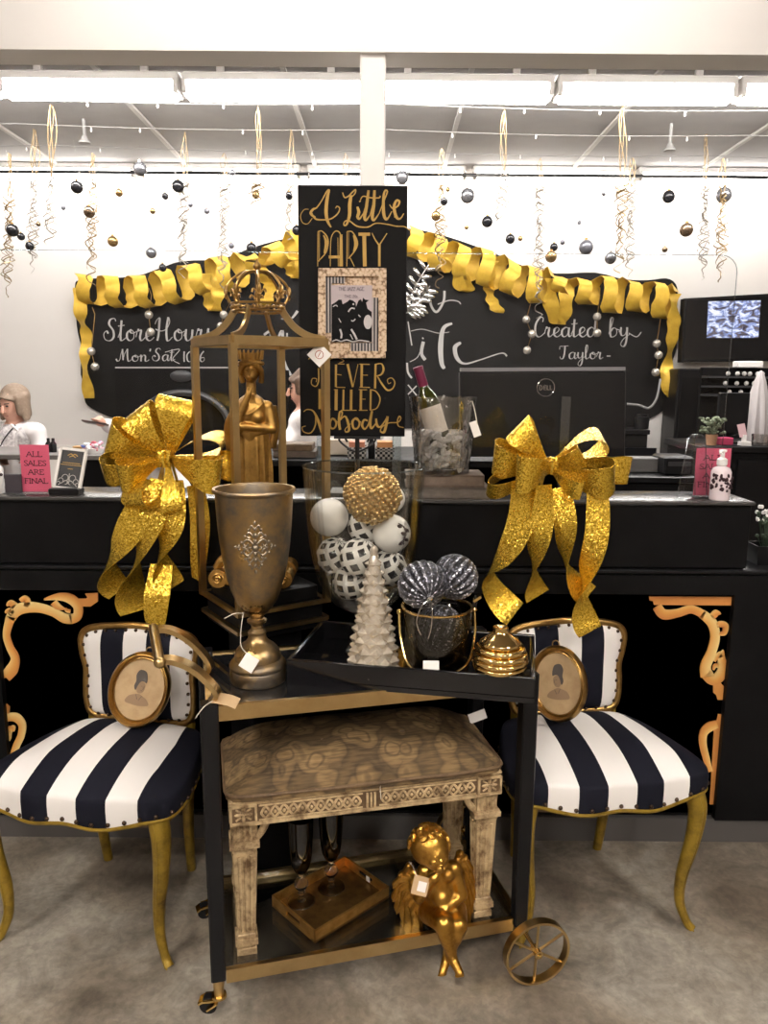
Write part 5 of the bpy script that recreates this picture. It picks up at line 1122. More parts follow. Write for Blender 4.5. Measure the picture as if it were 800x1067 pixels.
def glitter(name, c1, c2, sc, metal=.8, rough=.3):
    m = pbr(name, c1, rough, metal); N, L, p = nodes(m); tc = N.new('ShaderNodeTexCoord'); v = N.new('ShaderNodeTexVoronoi'); v.inputs['Scale'].default_value = sc; L.new(tc.outputs['Object'], v.inputs['Vector'])
    sx = N.new('ShaderNodeSeparateColor'); L.new(v.outputs['Color'], sx.inputs[0]); r = ramp(N, [(.1, c1), (.75, c2)]); L.new(sx.outputs[0], r.inputs['Fac']); L.new(r.outputs['Color'], p.inputs['Base Color'])
    # each glitter flake is tilted its own way
    vm = N.new('ShaderNodeVectorMath'); vm.operation = 'SUBTRACT'; vm.inputs[1].default_value = (.5, .5, .5); L.new(v.outputs['Color'], vm.inputs[0])
    vs = N.new('ShaderNodeVectorMath'); vs.operation = 'SCALE'; vs.inputs['Scale'].default_value = .42; L.new(vm.outputs[0], vs.inputs[0])
    g = N.new('ShaderNodeNewGeometry'); ad = N.new('ShaderNodeVectorMath'); ad.operation = 'ADD'; L.new(g.outputs['Normal'], ad.inputs[0]); L.new(vs.outputs[0], ad.inputs[1])
    nm = N.new('ShaderNodeVectorMath'); nm.operation = 'NORMALIZE'; L.new(ad.outputs[0], nm.inputs[0]); L.new(nm.outputs[0], p.inputs['Normal']); return m
MT['bead_gold'] = pbr('gold beads', (.62, .44, .19), .25, .85)
def vball(px, py, rpx, Y, m, lab, rot=(0, 0, 0), name='ball_ornament', grp='balls in the glass vase', flourish=False):
    p = P(px, py, Y); R = rpx * mpp(px, py, Y)
    t = thing(name, lab, 'ornament', p, 0, grp)
    Rm = Matrix.Rotation(rot[2], 3, 'Z') @ Matrix.Rotation(rot[0], 3, 'X') @ Matrix.Rotation(rot[1], 3, 'Y')
    b = B(); b.sph(p, R, 32, 20, rot=Rm); o = link('ball', b, m, t)
    return t, p, R
# gold beaded ball on top
t, p, R = vball(388, 516, 27.5, 1.80, MT['bead_gold'], 'ball covered in gold beads on top of the balls in the glass vase')
b = B(); ga = pi * (3 - sqrt(5)); rg = random.Random(9); NB = 330
for k in range(NB):
    z = 1 - 2 * (k + .5) / NB; rr = sqrt(1 - z * z); q = p + V((rr * cos(ga * k), rr * sin(ga * k), z)) * (R * rg.uniform(.98, 1.06)); b.sph(q, R * rg.uniform(.075, .125), 7, 5)
o = link('beads', b, MT['bead_gold'], t); o['kind'] = 'stuff'
vball(343, 539, 20, 1.855, MT['white_ball'], 'plain white ball at the left of the gold beaded ball in the glass vase')
vball(408, 520, 14, 1.91, MT['white_ball'], 'plain white ball half hidden behind the gold beaded ball, at its right')
t, p, R = vball(408, 556, 20, 1.825, MT['white_ball'], 'white ball with black leaf scroll at the right in the glass vase')
b = B()
def onball(a, e): return p + V((sin(a) * cos(e), -cos(a) * cos(e), sin(e))) * (R + .0006)
for pts in ([(.45, .75), (.75, .5), (.8, .15), (.65, -.15), (.75, -.45)], [(.8, .4), (1.05, .2)], [(.6, .5), (.35, .62)], [(.7, -.1), (.98, -.25)], [(.68, -.2), (.4, -.42)], [(.75, .1), (.5, .22)]):
    pp = spline([V((*q, 0)) for q in pts], 6) if len(pts) > 2 else [lerp(V((*pts[0], 0)), V((*pts[1], 0)), i / 5) for i in range(6)]
    n = len(pp); b.tube([onball(q.x, q.y) for q in pp], [R * .02 + R * .085 * sin(pi * min(1, (i + .5) / n)) * (1 if len(pts) < 3 else .35) for i in range(n)], 6)
link('leaf_scroll', b, MT['ink'], t)
vball(381, 548, 19, 1.87, MT['harlequin'], 'black and white diamond ball under the gold beaded ball in the glass vase', (.3, .2, .3))
vball(349, 579, 19.5, 1.86, MT['harlequin'], 'black and white diamond ball at the left side of the glass vase', (.4, -.3, 1.2))
vball(374, 581, 20.5, 1.79, MT['harlequin'], 'black and white diamond ball in the middle front of the glass vase', (.25, .35, .2))
vball(405, 592, 19.5, 1.84, MT['harlequin'], 'black and white diamond ball at the right behind the silver tree', (.1, -.4, 2.1))
vball(364, 607, 18, 1.82, MT['harlequin'], 'black and white diamond ball low in the glass vase left of the silver tree', (.7, .2, .9))
vball(385, 617, 17, 1.88, MT['bw_stripe'], 'finely striped black and white ball at the bottom of the glass vase', (.8, .5, 0))
# ================================================================== SILVER SPIKED TREE
ptree = P(389, 668, 1.715); ptree.z = ZF0
MT['mercury'] = pbr('champagne mercury glass', (.80, .74, .64), .24, .65, noise_=(40, (.50, .42, .31), .4, .7))
tr = thing('spiked_tree', 'champagne silver spiked glass tree at the front of the black tray', 'tree ornament', ptree)
b = B(); Ht = .30
def rt(z): return interp([(0, .058), (.02, .060), (.15, .038), (.25, .019), (.28, .013), (.30, .003)], z)
b.lathe([(rt(z) * .86, z) for z in [Ht * i / 24 for i in range(25)]], 24, ptree, caps=True)
rows = 12
for j in range(rows):
    z = .012 + (Ht - .045) * (j / (rows - 1)) ** .93; r = rt(z) * .80; n = max(5, int(11 - j * .55)); s = lerp(.0205, .0095, j / (rows - 1))
    for i in range(n):
        a = 2 * pi * (i + .5 * (j % 2)) / n; d = V((cos(a), sin(a), .15)).normalized(); sd = V((-sin(a), cos(a), 0)); uu = d.cross(sd); q = ptree + V((r * cos(a), r * sin(a), z))
        base = [q + sd * s * .95, q + uu * s * .8, q - sd * s * .95, q - uu * s * .8]; mid = [q + (x - q) * .72 + d * s * .45 for x in base]; tip = [q + (x - q) * .16 + d * s * .92 for x in base]
        b.loft([base, mid, tip])
b.sph(ptree + V((0, 0, Ht - .004)), .010, 12, 8, (1, 1, 1.5)); link('tree_body', b, MT['mercury'], tr, ang=20)
# ================================================================== SMOKED GLASS ICE BUCKET
pb_ = P(455, 655, 1.74); pb_.z = ZF0
ib = thing('ice_bucket', 'smoked glass ice bucket with gold rim and hanging gold bail handle on the black tray', 'ice bucket', pb_)
MT['smoked'] = thin_glass('smoked glass', (.55, .54, .52), .05, edge=.5)
k = mpp(455, 640, 1.715); Rb = .083; Hb = .158
b = B(); b.lathe([(0, .010), (.074, .010), (.079, .016), (.0805, .05), (Rb, Hb), (Rb - .004, Hb), (.0765, .05), (.075, .020), (0, .018)], 48, pb_); link('bowl', b, MT['smoked'], ib)
b = B(); b.lathe([(.060, 0), (.074, 0), (.077, .004), (.0775, .024), (.0745, .024), (.074, .010), (.060, .009)], 48, pb_); link('gold_foot', b, MT['gold_bright'], ib); b = B(); b.lathe([(Rb + .0005, Hb - .002), (Rb + .002, Hb), (Rb + .002, Hb + .003), (Rb - .004, Hb + .003), (Rb - .0045, Hb - .002)], 48, pb_); link('gold_band', b, MT['gold_bright'], ib)
b = B(); hp1, hp2 = pb_ + V((-Rb - .006, -.01, Hb - .010)), pb_ + V((Rb + .004, .0, Hb - .006))
for q in (hp1, hp2): b = B(); b.sph(q, .007, 10, 8); link('handle_lug', b, MT['gold_bright'], ib)
for off, yy in ((0, -.10), (-.006, -.088)):
    b = B(); pts = spline([hp1, hp1 + V((.004, -.03, -.055)), hp1 + V((.026, -.070, -.108 + off)), pb_ + V((.002, yy + .004, .024 + off)), hp2 + V((-.024, -.078, -.106 + off)), hp2 + V((-.002, -.035, -.055)), hp2], 8); b.tube(pts, .0032, 8); link('bail_handle', b, MT['gold_bright'], ib)
    break
b = B(); sx = pb_ + V((Rb - .002, .012, Hb)); b.beam(sx + V((.002, 0, -.03)), sx + V((.012, 0, .022)), .028, .006, up=(1, 0, 0)); link('strap', b, MT['black_satin'], ib)
b = B(); b.beam(sx + V((.006, 0, .014)), sx + V((.022, -.002, .026)), .03, .006); link('strap_clip', b, MT['gold_bright'], ib)
card('price_tag', basis(pb_ + V((-.018, -.094, .048)), (1, 0, 0), (0, .35, 1)), .036, .024, MT['paper'], ib, label='white price tag')
MT['dark_stripe'] = uvstripes('dark glitter striped ball', 18, (.035, .036, .045), (.26, .26, .29), .62, .3, .3, True)
def gadroon(px, py, rpx, Y, lab, rot):
    p = P(px, py, Y); R = rpx * mpp(px, py, Y); t = thing('striped_ball', lab, 'ornament', p, 0, 'dark balls in the ice bucket')
    Rm = Matrix.Rotation(rot[2], 4, 'Z') @ Matrix.Rotation(rot[0], 4, 'X') @ Matrix.Rotation(rot[1], 4, 'Y')
    b = B(); nv, nu = 22, 108; Mm = Matrix.Translation(p) @ Rm
    def fn(u, v):
        th = pi * (.02 + .96 * v); a = 2 * pi * u; r = R * (1 + .045 * cos(18 * a) * sin(th)); return Mm @ V((r * sin(th) * cos(a), r * sin(th) * sin(a), R * cos(th)))
    b.grid(fn, nu, nv); bmesh.ops.remove_doubles(b.bm, verts=b.bm.verts, dist=1e-5); link('ball', b, MT['dark_stripe'], t, ang=60)
    b = B(); b.lathe([(R * .11, R * .94), (R * .12, R * 1.08), (R * .05, R * 1.12)], 12, (0, 0, 0), M=Mm, caps=True); link('cap', b, MT['chrome'], t)
    return t, Mm, R
t1, Mm1, R1 = gadroon(440, 609, 25, 1.69, 'dark glitter striped ball at the left in the ice bucket, its cap facing the front', (1.9, .25, 0))
b = B(); q0 = Mm1 @ V((0, 0, R1 * 1.1)); b.tube(spline([q0, q0 + V((.004, -.016, -.02)), q0 + V((.002, -.02, -.06)), q0 + V((-.004, -.018, -.085))], 6), .0012, 5); b.tube(spline([q0, q0 + V((-.018, -.014, -.01)), q0 + V((-.03, -.02, -.045)), q0 + V((-.02, -.022, -.075))], 6), .0012, 5); link('hanging_cord', b, MT['chrome'], t1)
gadroon(474, 601, 23.5, 1.75, 'dark glitter striped ball at the right on top of the ice bucket', (-.5, .9, .4))
gadroon(458, 655, 25, 1.74, 'dark glitter striped ball inside the ice bucket seen through its glass', (-.4, .5, .2))
# ================================================================== SMALL GOLD VOTIVE and BEEHIVE VASE
pg = P(423, 672, 1.735); pg.z = ZF0
b = B(); b.lathe([(0, 0), (.017, 0), (.019, .003), (.0195, .055), (.0185, .058), (.0175, .055), (.017, .006), (0, .005)], 24, pg, rf=lambda a, k: 1 + .02 * cos(10 * a))
single('votive_glass', b, pbr('amber mercury glass', (.62, .36, .06), .2, .8), 'small ribbed gold votive glass between the silver tree and the ice bucket', 'candle holder', pg)
pbv = P(521, 675, 1.655); pbv.z = ZF0
bv = thing('beehive_vase', 'round ribbed polished gold vase at the right end of the black tray', 'vase', pbv)
prof = [(0, 0), (.026, 0), (.030, .003), (.027, .010), (.026, .014)]
for i in range(7):
    z0 = .014 + .0134 * i; r = [.043, .054, .061, .0635, .062, .056, .046][i]
    for q in range(6): a = -pi / 2 + pi * q / 5; prof.append((r + .0045 * cos(a) - .004, z0 + .00675 + .0062 * sin(a)))
prof += [(.040, .110), (.032, .116), (.024, .122), (.0185, .127), (.0165, .132), (.0175, .138), (.0165, .139), (.0135, .136), (.0125, .12), (0, .118)]
b = B(); b.lathe(prof, 56, pbv); link('vase_body', b, MT['gold_bright'], bv, ang=50)
# ================================================================== PEDESTAL + LANTERN + STATUE
KS = 1.025; ZP = CAMZ - .63 * KS
cf, cl_, cr_ = V((-.35, 1.80, 0)) * KS, V((-.53, 1.963, 0)) * KS, V((-.134, 1.946, 0)) * KS
LAng = math.atan2(cr_.y - cf.y, cr_.x - cf.x); LS_ = .25
LM = Matrix.Translation((cf.x, cf.y, ZP)) @ Matrix.Rotation(LAng, 4, 'Z') @ Matrix.Translation((LS_ / 2, LS_ / 2, 0))
PMx = LM.copy(); PMx.translation.z = 0
pd = thing('pedestal', 'plain black plinth in the shadow behind the bar cart carrying the gold lantern', 'pedestal', M=PMx)
b = B(); b.box((0, 0, ZP / 2 - .01), (.15, .15, ZP - .02), M=PMx, bev=.003); link('shaft', b, MT['black_paint'], pd)
b = B(); b.box((0, 0, ZP - .010), (.235, .235, .019), M=PMx, bev=.003); link('cap', b, MT['black_paint'], pd)
lan = thing('crown_lantern', 'tall open gold frame lantern topped with a crown, statue inside, on a black base', 'lantern', M=LM)
h = LS_ / 2; HT = CAMZ + .081 * KS - ZP
def LP(x, y, z): return LM @ V((x, y, z))
def frame(z, t, hh, nm, m=None):
    for (a, c) in (((-h, -h), (h, -h)), ((h, -h), (h, h)), ((h, h), (-h, h)), ((-h, h), (-h, -h))):
        b = B(); b.beam(LP(*a, z), LP(*c, z), t, hh); link(nm, b, m or MT['brass'], lan, smooth=False)
frame(.006, .014, .010, 'base_trim'); frame(.055, .014, .010, 'bottom_frame')
b = B(); b.box((0, 0, .030), (LS_ - .018, LS_ - .018, .056), M=LM); b.box((0, 0, .077), (LS_ - .034, LS_ - .034, .040), M=LM, bev=.003); link('base_block', b, MT['black_paint'], lan)
for x, y in ((-h, -h), (h, -h), (h, h), (-h, h)):
    b = B(); b.beam(LP(x, y, .05), LP(x, y, HT - .006), .017, .017, up=(cos(LAng), sin(LAng), 0)); link('post', b, MT['brass'], lan, smooth=False)
frame(HT, .019, .022, 'top_frame')
ZK = CAMZ + .163 * KS - ZP; RK_ = .062
for x, y in ((-h, -h), (h, -h), (h, h), (-h, h)):
    u = V((x, y)).normalized(); pts = spline([LP(x, y, HT + .008), LP(*(u * (h * 1.05)), HT + .018), LP(*(u * (h * .78)), HT + .038), LP(*(u * (h * .60)), HT + .064), LP(*(u * RK_), ZK)], 8); b = B(); b.tube(pts, .01, sq=(.0035, .0085)); link('crown_arm', b, MT['brass'], lan, smooth=False)
b = B(); cc = LP(0, 0, ZK)
for z, r in ((-.006, .063), (.012, .067)): b.tube([cc + V((r * cos(a), r * sin(a), z)) for a in [2 * pi * q / 48 for q in range(48)]], .0032, 6, closed=True)
for q in range(24): a = 2 * pi * q / 24; b.sph(cc + V((.066 * cos(a), .066 * sin(a), .003)), .0048, 8, 6)
cw = link('crown_band', b, MT['gold_antique'], lan)
for q in range(8):
    a = 2 * pi * q / 8 + .2; u = V((cos(a), sin(a), 0)); b = B()
    b.tube(spline([cc + u * .066 + V((0, 0, .01)), cc + u * .078 + V((0, 0, .035)), cc + u * .072 + V((0, 0, .062)), cc + u * .04 + V((0, 0, .088)), cc + u * .006 + V((0, 0, .093))], 6), .0032, 6)
    link('crown_rib', b, MT['gold_antique'], lan)
    a += pi / 8 if False else 0; u = V((cos(a), sin(a), 0)); s = V((-sin(a), cos(a), 0)); o = cc + u * .079 + V((0, 0, .036)); b = B()
    b.sph(o + V((0, 0, .008)), .012, 8, 6, (.5, .5, 1.1))
    for t in (-1, 1): b.tube(spline([o + V((0, 0, -.012)), o + s * t * .006 + V((0, 0, .0)), o + s * t * .014 + V((0, 0, .006)), o + s * t * .017 + V((0, 0, -.002))], 5), .0028, 6)
    b.sph(o + V((0, 0, -.006)), .005, 8, 6); link('fleur_ornament', b, MT['gold_antique'], lan)
b = B(); b.lathe([(.004, .088), (.009, .092), (.006, .097), (.010, .102), (.010, .108), (.004, .116), (.001, .124)], 14, cc, caps=True); link('finial', b, MT['gold_antique'], lan)
# diamond price tag on the right post
rp_ = LP(h, -h, HT - .04); vd = (V((0, 0, CAMZ)) - rp_).normalized()
q = rp_ + V((-.014, -.013, .010)); ux = V((.71, .0, .71)); uy = V((-.71, .0, .71))
card('price_tag', basis(q, ux, uy), .044, .044, MT['paper'], lan, label='white diamond-turned price tag')
b = B(); bi = basis(q + V((0, -.001, 0)), (1, 0, 0), (0, 0, 1)); b.tube([bi @ V((.010 * cos(a), .010 * sin(a), .0)) for a in [2 * pi * k / 24 for k in range(24)]], .0009, 5, closed=True); b.tube([bi @ V((-.004, -.006, 0)), bi @ V((.003, .006, 0))], .0009, 5); link('tag_emblem', b, pbr('red brown print', (.4, .12, .07), .6), lan)
# ---------------- statue
ST = LP(.005, .0, 0); ZB = ZP + .0975
st = thing('statue', 'gold statue of a robed woman with a crown, hand to her chin, inside the lantern', 'statue', (ST.x, ST.y, ZB))
sx_ = lambda px: P(px, 480, ST.y).x
o = V((P(262, 430, ST.y).x, ST.y, 0))
def S3(px, py, dy=0): p = P(px, py, ST.y + dy); return p
# plinth with scroll feet
b = B(); b.box((o.x, o.y, ZB + .02), (.150, .13, .04), rz=0, bev=.006); b.box((o.x, o.y, ZB + .062), (.115, .105, .046), bev=.008); b.box((o.x, o.y, ZB + .092), (.125, .115, .014), bev=.004)
for s in (-1, 1):
    for yy in (-.05, .045):
        c = V((o.x + s * .085, o.y + yy, ZB + .0245)); b.tube([c + V((0, -.028, 0)), c + V((0, -.027, 0)), c + V((0, .028, 0))], [.020, .0245, .0245], 18)
        b.tube([c + V((.016 * (1 - k / 22) * cos(k * .6), -.030, .016 * (1 - k / 22) * sin(k * .6))) for k in range(20)], .0032, 5)
    b.tube(spline([(o.x + s * .092, o.y - .05, ZB + .046), (o.x + s * .08, o.y - .05, ZB + .066), (o.x + s * .058, o.y - .05, ZB + .085)], 5), .012, 8)
    b.sph((o.x + s * .055, o.y - .055, ZB + .05), .016, 10, 8, (1, .6, 1.2))
b.tube(spline([(o.x - .055, o.y - .062, ZB + .055), (o.x, o.y - .066, ZB + .035), (o.x + .055, o.y - .062, ZB + .055)], 6), .008, 8)
link('plinth', b, MT['gold_statue'], st)
zt = S3(262, 372).z; zfoot = ZB + .099
zsh = S3(262, 418).z; zwa = S3(262, 448).z; zhe = S3(262, 386).z
fr_ = random.Random(11)
# robe: long folded skirt
def robe_r(a, k):
    z = zs[k]; f = max(0, min(1, (zwa + .01 - z) / .12)); return 1 + f * (.095 * cos(11 * a + 1.2) + .07 * cos(17 * a + .5 * k * .1) + .04 * cos(5 * a))
zs = [lerp(zfoot, zwa, i / 22) for i in range(23)]
pr = [(interp([(0, .058), (.06, .053), (.5, .046), (.85, .046), (1, .043)], i / 22), zs[i]) for i in range(23)]
b = B(); sc = Matrix.Translation((o.x, o.y, 0)) @ Matrix.Diagonal((1.0, .72, 1, 1)); b.lathe(pr, 88, (0, 0, 0), rf=robe_r, M=sc, caps=True); link('robe_skirt', b, MT['gold_statue'], st, ang=70)
b = B()
Y = o.y; ch_ = V((o.x, Y, 0))
def z_(z): return V((o.x, Y, z))
b.cap(z_(zwa - .012), z_(zsh - .022), .036, .042); b.cap(V((o.x - .038, Y, zsh - .014)), V((o.x + .040, Y, zsh - .014)), .017, .017)
for s in (-1, 1): b.sph((o.x + s * .018, Y - .026, zsh - .040), .018)
b.cap(z_(zsh - .01), z_(zhe - .016), .014, .013)
hc = V((o.x + .002, Y - .004, zhe)); b.sph(hc, .025, 16, 12, (.9, 1, 1.18)); b.sph(hc + V((0, -.010, -.014)), .015)
# arms: one across the waist, the other bent with hand at the chin
el = V((o.x + .055, Y - .006, zwa + .004)); b.cap(V((o.x + .042, Y, zsh - .016)), el, .0155, .0135); hn = V((o.x - .016, Y - .050, zwa + .012)); b.cap(el, hn, .0135, .009); b.sph(hn, .010, 10, 8, (1.4, .8, .7))
for k in range(4): b.cap(hn + V((-.004, -.002, .006 - .004 * k)), hn + V((-.020, .002, .005 - .004 * k)), .003, .0025, 6)
el2 = V((o.x - .030, Y - .045, zwa + .024)); b.cap(V((o.x - .042, Y, zsh - .016)), el2, .0155, .013); h2 = V((o.x + .002, Y - .048, zhe - .058)); b.cap(el2, h2, .013, .008); b.sph(h2, .009, 10, 8, (.8, .8, 1.2))
for k in range(4): b.cap(h2 + V((-.005 + .0035 * k, -.002, .004)), h2 + V((-.003 + .0035 * k, .004, .016)), .0026, .0022, 6)
# drapery over the shoulder, hanging cloak on the left
for k in range(6):
    t = k / 5; b.tube(spline([(o.x + .034 - .012 * k * .3, Y - .018, zsh - .004 - .004 * k), (o.x + .004 - .006 * k, Y - .043 + .002 * k, zsh - .030 - .010 * k), (o.x - .030 - .003 * k, Y - .030, zsh - .035 - .012 * k)], 5), .0046, 6)
for k in range(6):
    x = o.x - .040 - .0052 * k; b.tube(spline([(o.x - .040, Y + .004 * k - .004, zsh - .012), (x - .004, Y - .004 + .006 * k, zwa + .01), (x + .002, Y + .004 * k - .004, zwa - .048 - .004 * (k % 3))], 5), .0085, 7)
for k in range(4):
    b.tube(spline([(o.x + .046 + .003 * k, Y + .012 + .006 * k, zsh - .012), (o.x + .052 + .003 * k, Y + .02 + .004 * k, zwa + .01), (o.x + .047 + .002 * k, Y + .018 + .004 * k, zwa - .05)], 5), .0075, 7)
b.tube([z_(zwa - .006) + V((.044 * cos(a), .033 * sin(a), 0)) for a in [2 * pi * q / 24 for q in range(24)]], .005, 6, closed=True)
ob = link('figure', b, MT['gold_statue'], st); remesh(ob, .0025, 2)
b = B()    # hair roll, crown with points, face
f0_ = hc + V((0, -.026, -.006))
for s in (-1, 1):
    b.tube(spline([hc + V((0, -.022, .022)), hc + V((s * .018, -.018, .012)), hc + V((s * .027, -.004, -.006)), hc + V((s * .024, .008, -.03))], 6), [.007] * 6 + [.0085] * 6 + [.007] * 7, 8)
b.tube([hc + V((.029 * cos(a), .029 * sin(a) + .002, .018)) for a in [2 * pi * q / 24 for q in range(24)]], .006, 6, closed=True)
link('hair', b, MT['gold_statue'], st)
b = B(); b.lathe([(.024, .020), (.026, .024), (.025, .030), (.030, .044), (.028, .044), (.022, .030)], 28, hc)
for q in range(16): a = 2 * pi * q / 16; b.tube([hc + V((.028 * cos(a), .028 * sin(a), .028)), hc + V((.0325 * cos(a), .0325 * sin(a), .051))], [.0042, .0022], 6)
link('crown', b, MT['gold_statue'], st)
b = B(); b.cap(f0_ + V((0, .002, .008)), f0_ + V((0, -.003, -.003)), .0022, .0032, 8)
for s in (-1, 1): b.sph(f0_ + V((s * .0085, .003, .005)), .0034, 8, 6, (1.3, .8, .7)); b.cap(f0_ + V((s * .003, .001, .010)), f0_ + V((s * .014, .006, .009)), .0016, .0012, 6)
b.sph(f0_ + V((0, .001, -.011)), .0042, 8, 6, (1.3, .7, .6)); link('face', b, MT['gold_statue'], st)
# ================================================================== STRIPED CHAIRS
def stripefab(name, n, first_dark):
    m = pbr(name, (.8, .78, .76), .8, spec=.15); N, L, p = nodes(m); u = N.new('ShaderNodeUVMap'); sp = N.new('ShaderNodeSeparateXYZ'); L.new(u.outputs['UV'], sp.inputs[0])
    W, K = (.80, .775, .755), (.0065, .007, .013)
    r = ramp(N, [(k / n, K if (k % 2 == 0) == first_dark else W) for k in range(n)], True); L.new(sp.outputs['X'], r.inputs['Fac']); L.new(r.outputs['Color'], p.inputs['Base Color'])
    tc = N.new('ShaderNodeTexCoord'); w = N.new('ShaderNodeTexNoise'); w.inputs['Scale'].default_value = 900; L.new(tc.outputs['Object'], w.inputs['Vector']); bn = N.new('ShaderNodeBump'); bn.inputs['Strength'].default_value = .12; bn.inputs['Distance'].default_value = .0006; L.new(w.outputs['Fac'], bn.inputs['Height']); L.new(bn.outputs['Normal'], p.inputs['Normal'])
    return m
MT['seat_stripe'] = stripefab('black and white striped seat fabric', 7, True); MT['back_stripe'] = stripefab('black and white striped back fabric', 5, False)
MT['nail'] = pbr('antique nailhead', (.07, .045, .03), .35, .9)
CHM = Matrix.Translation((-.730, 1.910, 0)) @ Matrix.Rotation(rad(-10), 4, 'Z')
chair = thing('striped_chair', 'gilded low chair in bold black and white stripes at the left of the bar cart', 'chair', M=CHM, group='striped chairs')
half = [(0, -.222), (.075, -.226), (.15, -.210), (.215, -.203), (.258, -.175), (.264, -.10), (.240, .03), (.205, .135), (.165, .178), (.08, .19), (0, .192)]
outl = spline([V((x, y, 0)) for x, y in half] + [V((-x, y, 0)) for x, y in half[-2:0:-1]], 8, closed=True); NO = len(outl)
def wy(y): return interp([(-.23, .262), (-.17, .262), (-.10, .264), (.03, .245), (.135, .215), (.20, .19)], y)
def zedge(x, y): return .398 - .018 * max(0, 1 - (x / .2) ** 2) * (1 if y < -.1 else 0) + .006 * cos(pi * min(1, abs(x) / .26) * 2) * (1 if y < -.1 else 0)
def ztop(r): return .452 + .050 * (1 - r ** 2.6)
b = B(); R = []
levels = [(.06, None), (.2, None), (.35, None), (.5, None), (.62, None), (.74, None), (.84, None), (.91, None), (.96, None), (.99, None), (1.0, .444), (1.006, .432), (1.004, .415), (1.0, 'e')]
def seatpt(i, r, zz):
    q = outl[i]; y = q.y * r + .01 * (1 - r); x = q.x * r
    z = ztop(r) if zz is None else (zedge(q.x, q.y) if zz == 'e' else zz if zz > .44 else zz - (.398 - zedge(q.x, q.y)) * (.444 - zz) / .05)
    return V((x, y, z))
for r, zz in levels:
    pts = [seatpt(i, r, zz) for i in range(NO)]; R.append((b.vs(pts, CHM), [(.5 + p.x / (2 * wy(p.y)), p.y) for p in pts]))
for (A_, ua), (C_, uc) in zip(R, R[1:]):
    for i in range(NO):
        j = (i + 1) % NO; b.f([A_[i], A_[j], C_[j], C_[i]], [(min(.999, max(.001, q[0])), q[1]) for q in (ua[i], ua[j], uc[j], uc[i])])
b.f(R[0][0], [(q[0], q[1]) for q in R[0][1]]); b.f(R[-1][0][::-1], [(.01, 0)] * NO)
seat = link('seat', b, MT['seat_stripe'], chair, ang=80)
# nail-heads round the seat edge
nb = B(); nb.sph((0, 0, 0), .0058, 10, 6); nail = link('nailhead', nb, MT['nail'], seat, world=False)
def along(pts, step):
    n = len(pts); tot = sum((pts[(i + 1) % n] - pts[i]).length for i in range(n)); k = round(tot / step); out = []; d = 0; nxt = 0
    for i in range(n):
        a, c = pts[i], pts[(i + 1) % n]; L = (c - a).length
        while nxt < d + L - 1e-9 and len(out) < k: out.append(lerp(a, c, (nxt - d) / L)); nxt += tot / k
        d += L
    return out
locs = [V((a.x * 1.004, a.y * 1.004, zedge(a.x, a.y) + .010)) for a in along(outl, .039) if a.y < .12]
copies(nail, seat, locs)
b = B(); b.tube([CHM @ V((q.x * .985, q.y * .985, zedge(q.x, q.y) - .003)) for q in outl], .0065, 8, closed=True); link('seat_rail', b, MT['chair_gold'], chair)
b = B()
for zz in (0, -.024): pass
b.loft([[CHM @ V((q.x * .93, q.y * .93, .40)) for q in outl[::3]], [CHM @ V((q.x * .93, q.y * .93, .375)) for q in outl[::3]]]); link('seat_frame', b, MT['carved_dark'], chair)
for s in (-1, 1):
    b = B(); pts = spline([(s * .218, -.170, .405), (s * .232, -.182, .345), (s * .226, -.178, .25), (s * .211, -.168, .15), (s * .210, -.168, .075), (s * .226, -.178, .022), (s * .240, -.187, 0)], 6)
    n = len(pts); b.tube(pts, [interp([(0, .027), (.12, .0255), (.35, .0195), (.6, .0140), (.8, .0115), (.93, .0115), (1, .013)], i / (n - 1)) for i in range(n)], 10, M=CHM, up=(0, 1, 0))
    b.tube([(q.x + s * .0, q.y - interp([(0, .027), (.12, .0255), (.35, .0195), (.6, .0140), (.8, .0115), (1, .012)], i / (n - 1)) * .96, q.z) for i, q in enumerate(pts)], .0022, 5, M=CHM); link('leg', b, MT['chair_gold'], chair)
    b = B(); b.tube(spline([(s * .155, .150, .41), (s * .147, .158, .3), (s * .140, .165, .15), (s * .134, .185, 0)], 5), [lerp(.021, .0135, i / 15) for i in range(16)], 10, M=CHM); link('leg', b, MT['chair_gold'], chair)
# back
def bk(x, z, off=0): return CHM @ V((x, .176 + (z - .45) * .04 + .25 * x * x * 0 - off, z))
hb = [(0, .748), (.06, .744), (.115, .738), (.158, .726), (.176, .700), (.173, .655), (.163, .61), (.166, .56), (.164, .505), (.148, .476), (.10, .470), (0, .468)]
bo = spline([V((x, z, 0)) for x, z in hb] + [V((-x, z, 0)) for x, z in hb[-2:0:-1]], 5, closed=True); NB_ = len(bo); bc = V((0, .61, 0))
b = B(); R = []
for r, off in ((.08, .030), (.3, .030), (.5, .0285), (.68, .026), (.82, .021), (.91, .014), (.96, .006), (.97, -.004)):
    pts = [bc + (q - bc) * r for q in bo]; R.append((b.vs([bk(q.x, q.y, off) for q in pts]), [(min(.999, max(.001, .5 + q.x / .352)), q.y) for q in pts]))
for (A_, ua), (C_, uc) in zip(R, R[1:]):
    for i in range(NB_): j = (i + 1) % NB_; b.f([A_[i], A_[j], C_[j], C_[i]], [ua[i], ua[j], uc[j], uc[i]])
b.f(R[0][0], R[0][1]); rear = b.vs([bk(q.x * .96, .61 + (q.y - .61) * .96, -.016) for q in bo])
for i in range(NB_): j = (i + 1) % NB_; b.f([R[-1][0][i], R[-1][0][j], rear[j], rear[i]], [(.01, 0)] * 4)
b.f(rear[::-1], [(.01, 0)] * NB_); back = link('backrest', b, MT['back_stripe'], chair, ang=80)
b = B(); b.tube([bk(q.x, q.y, .003) for q in bo], .0105, 10, closed=True); link('back_frame', b, MT['gold_antique'], chair)
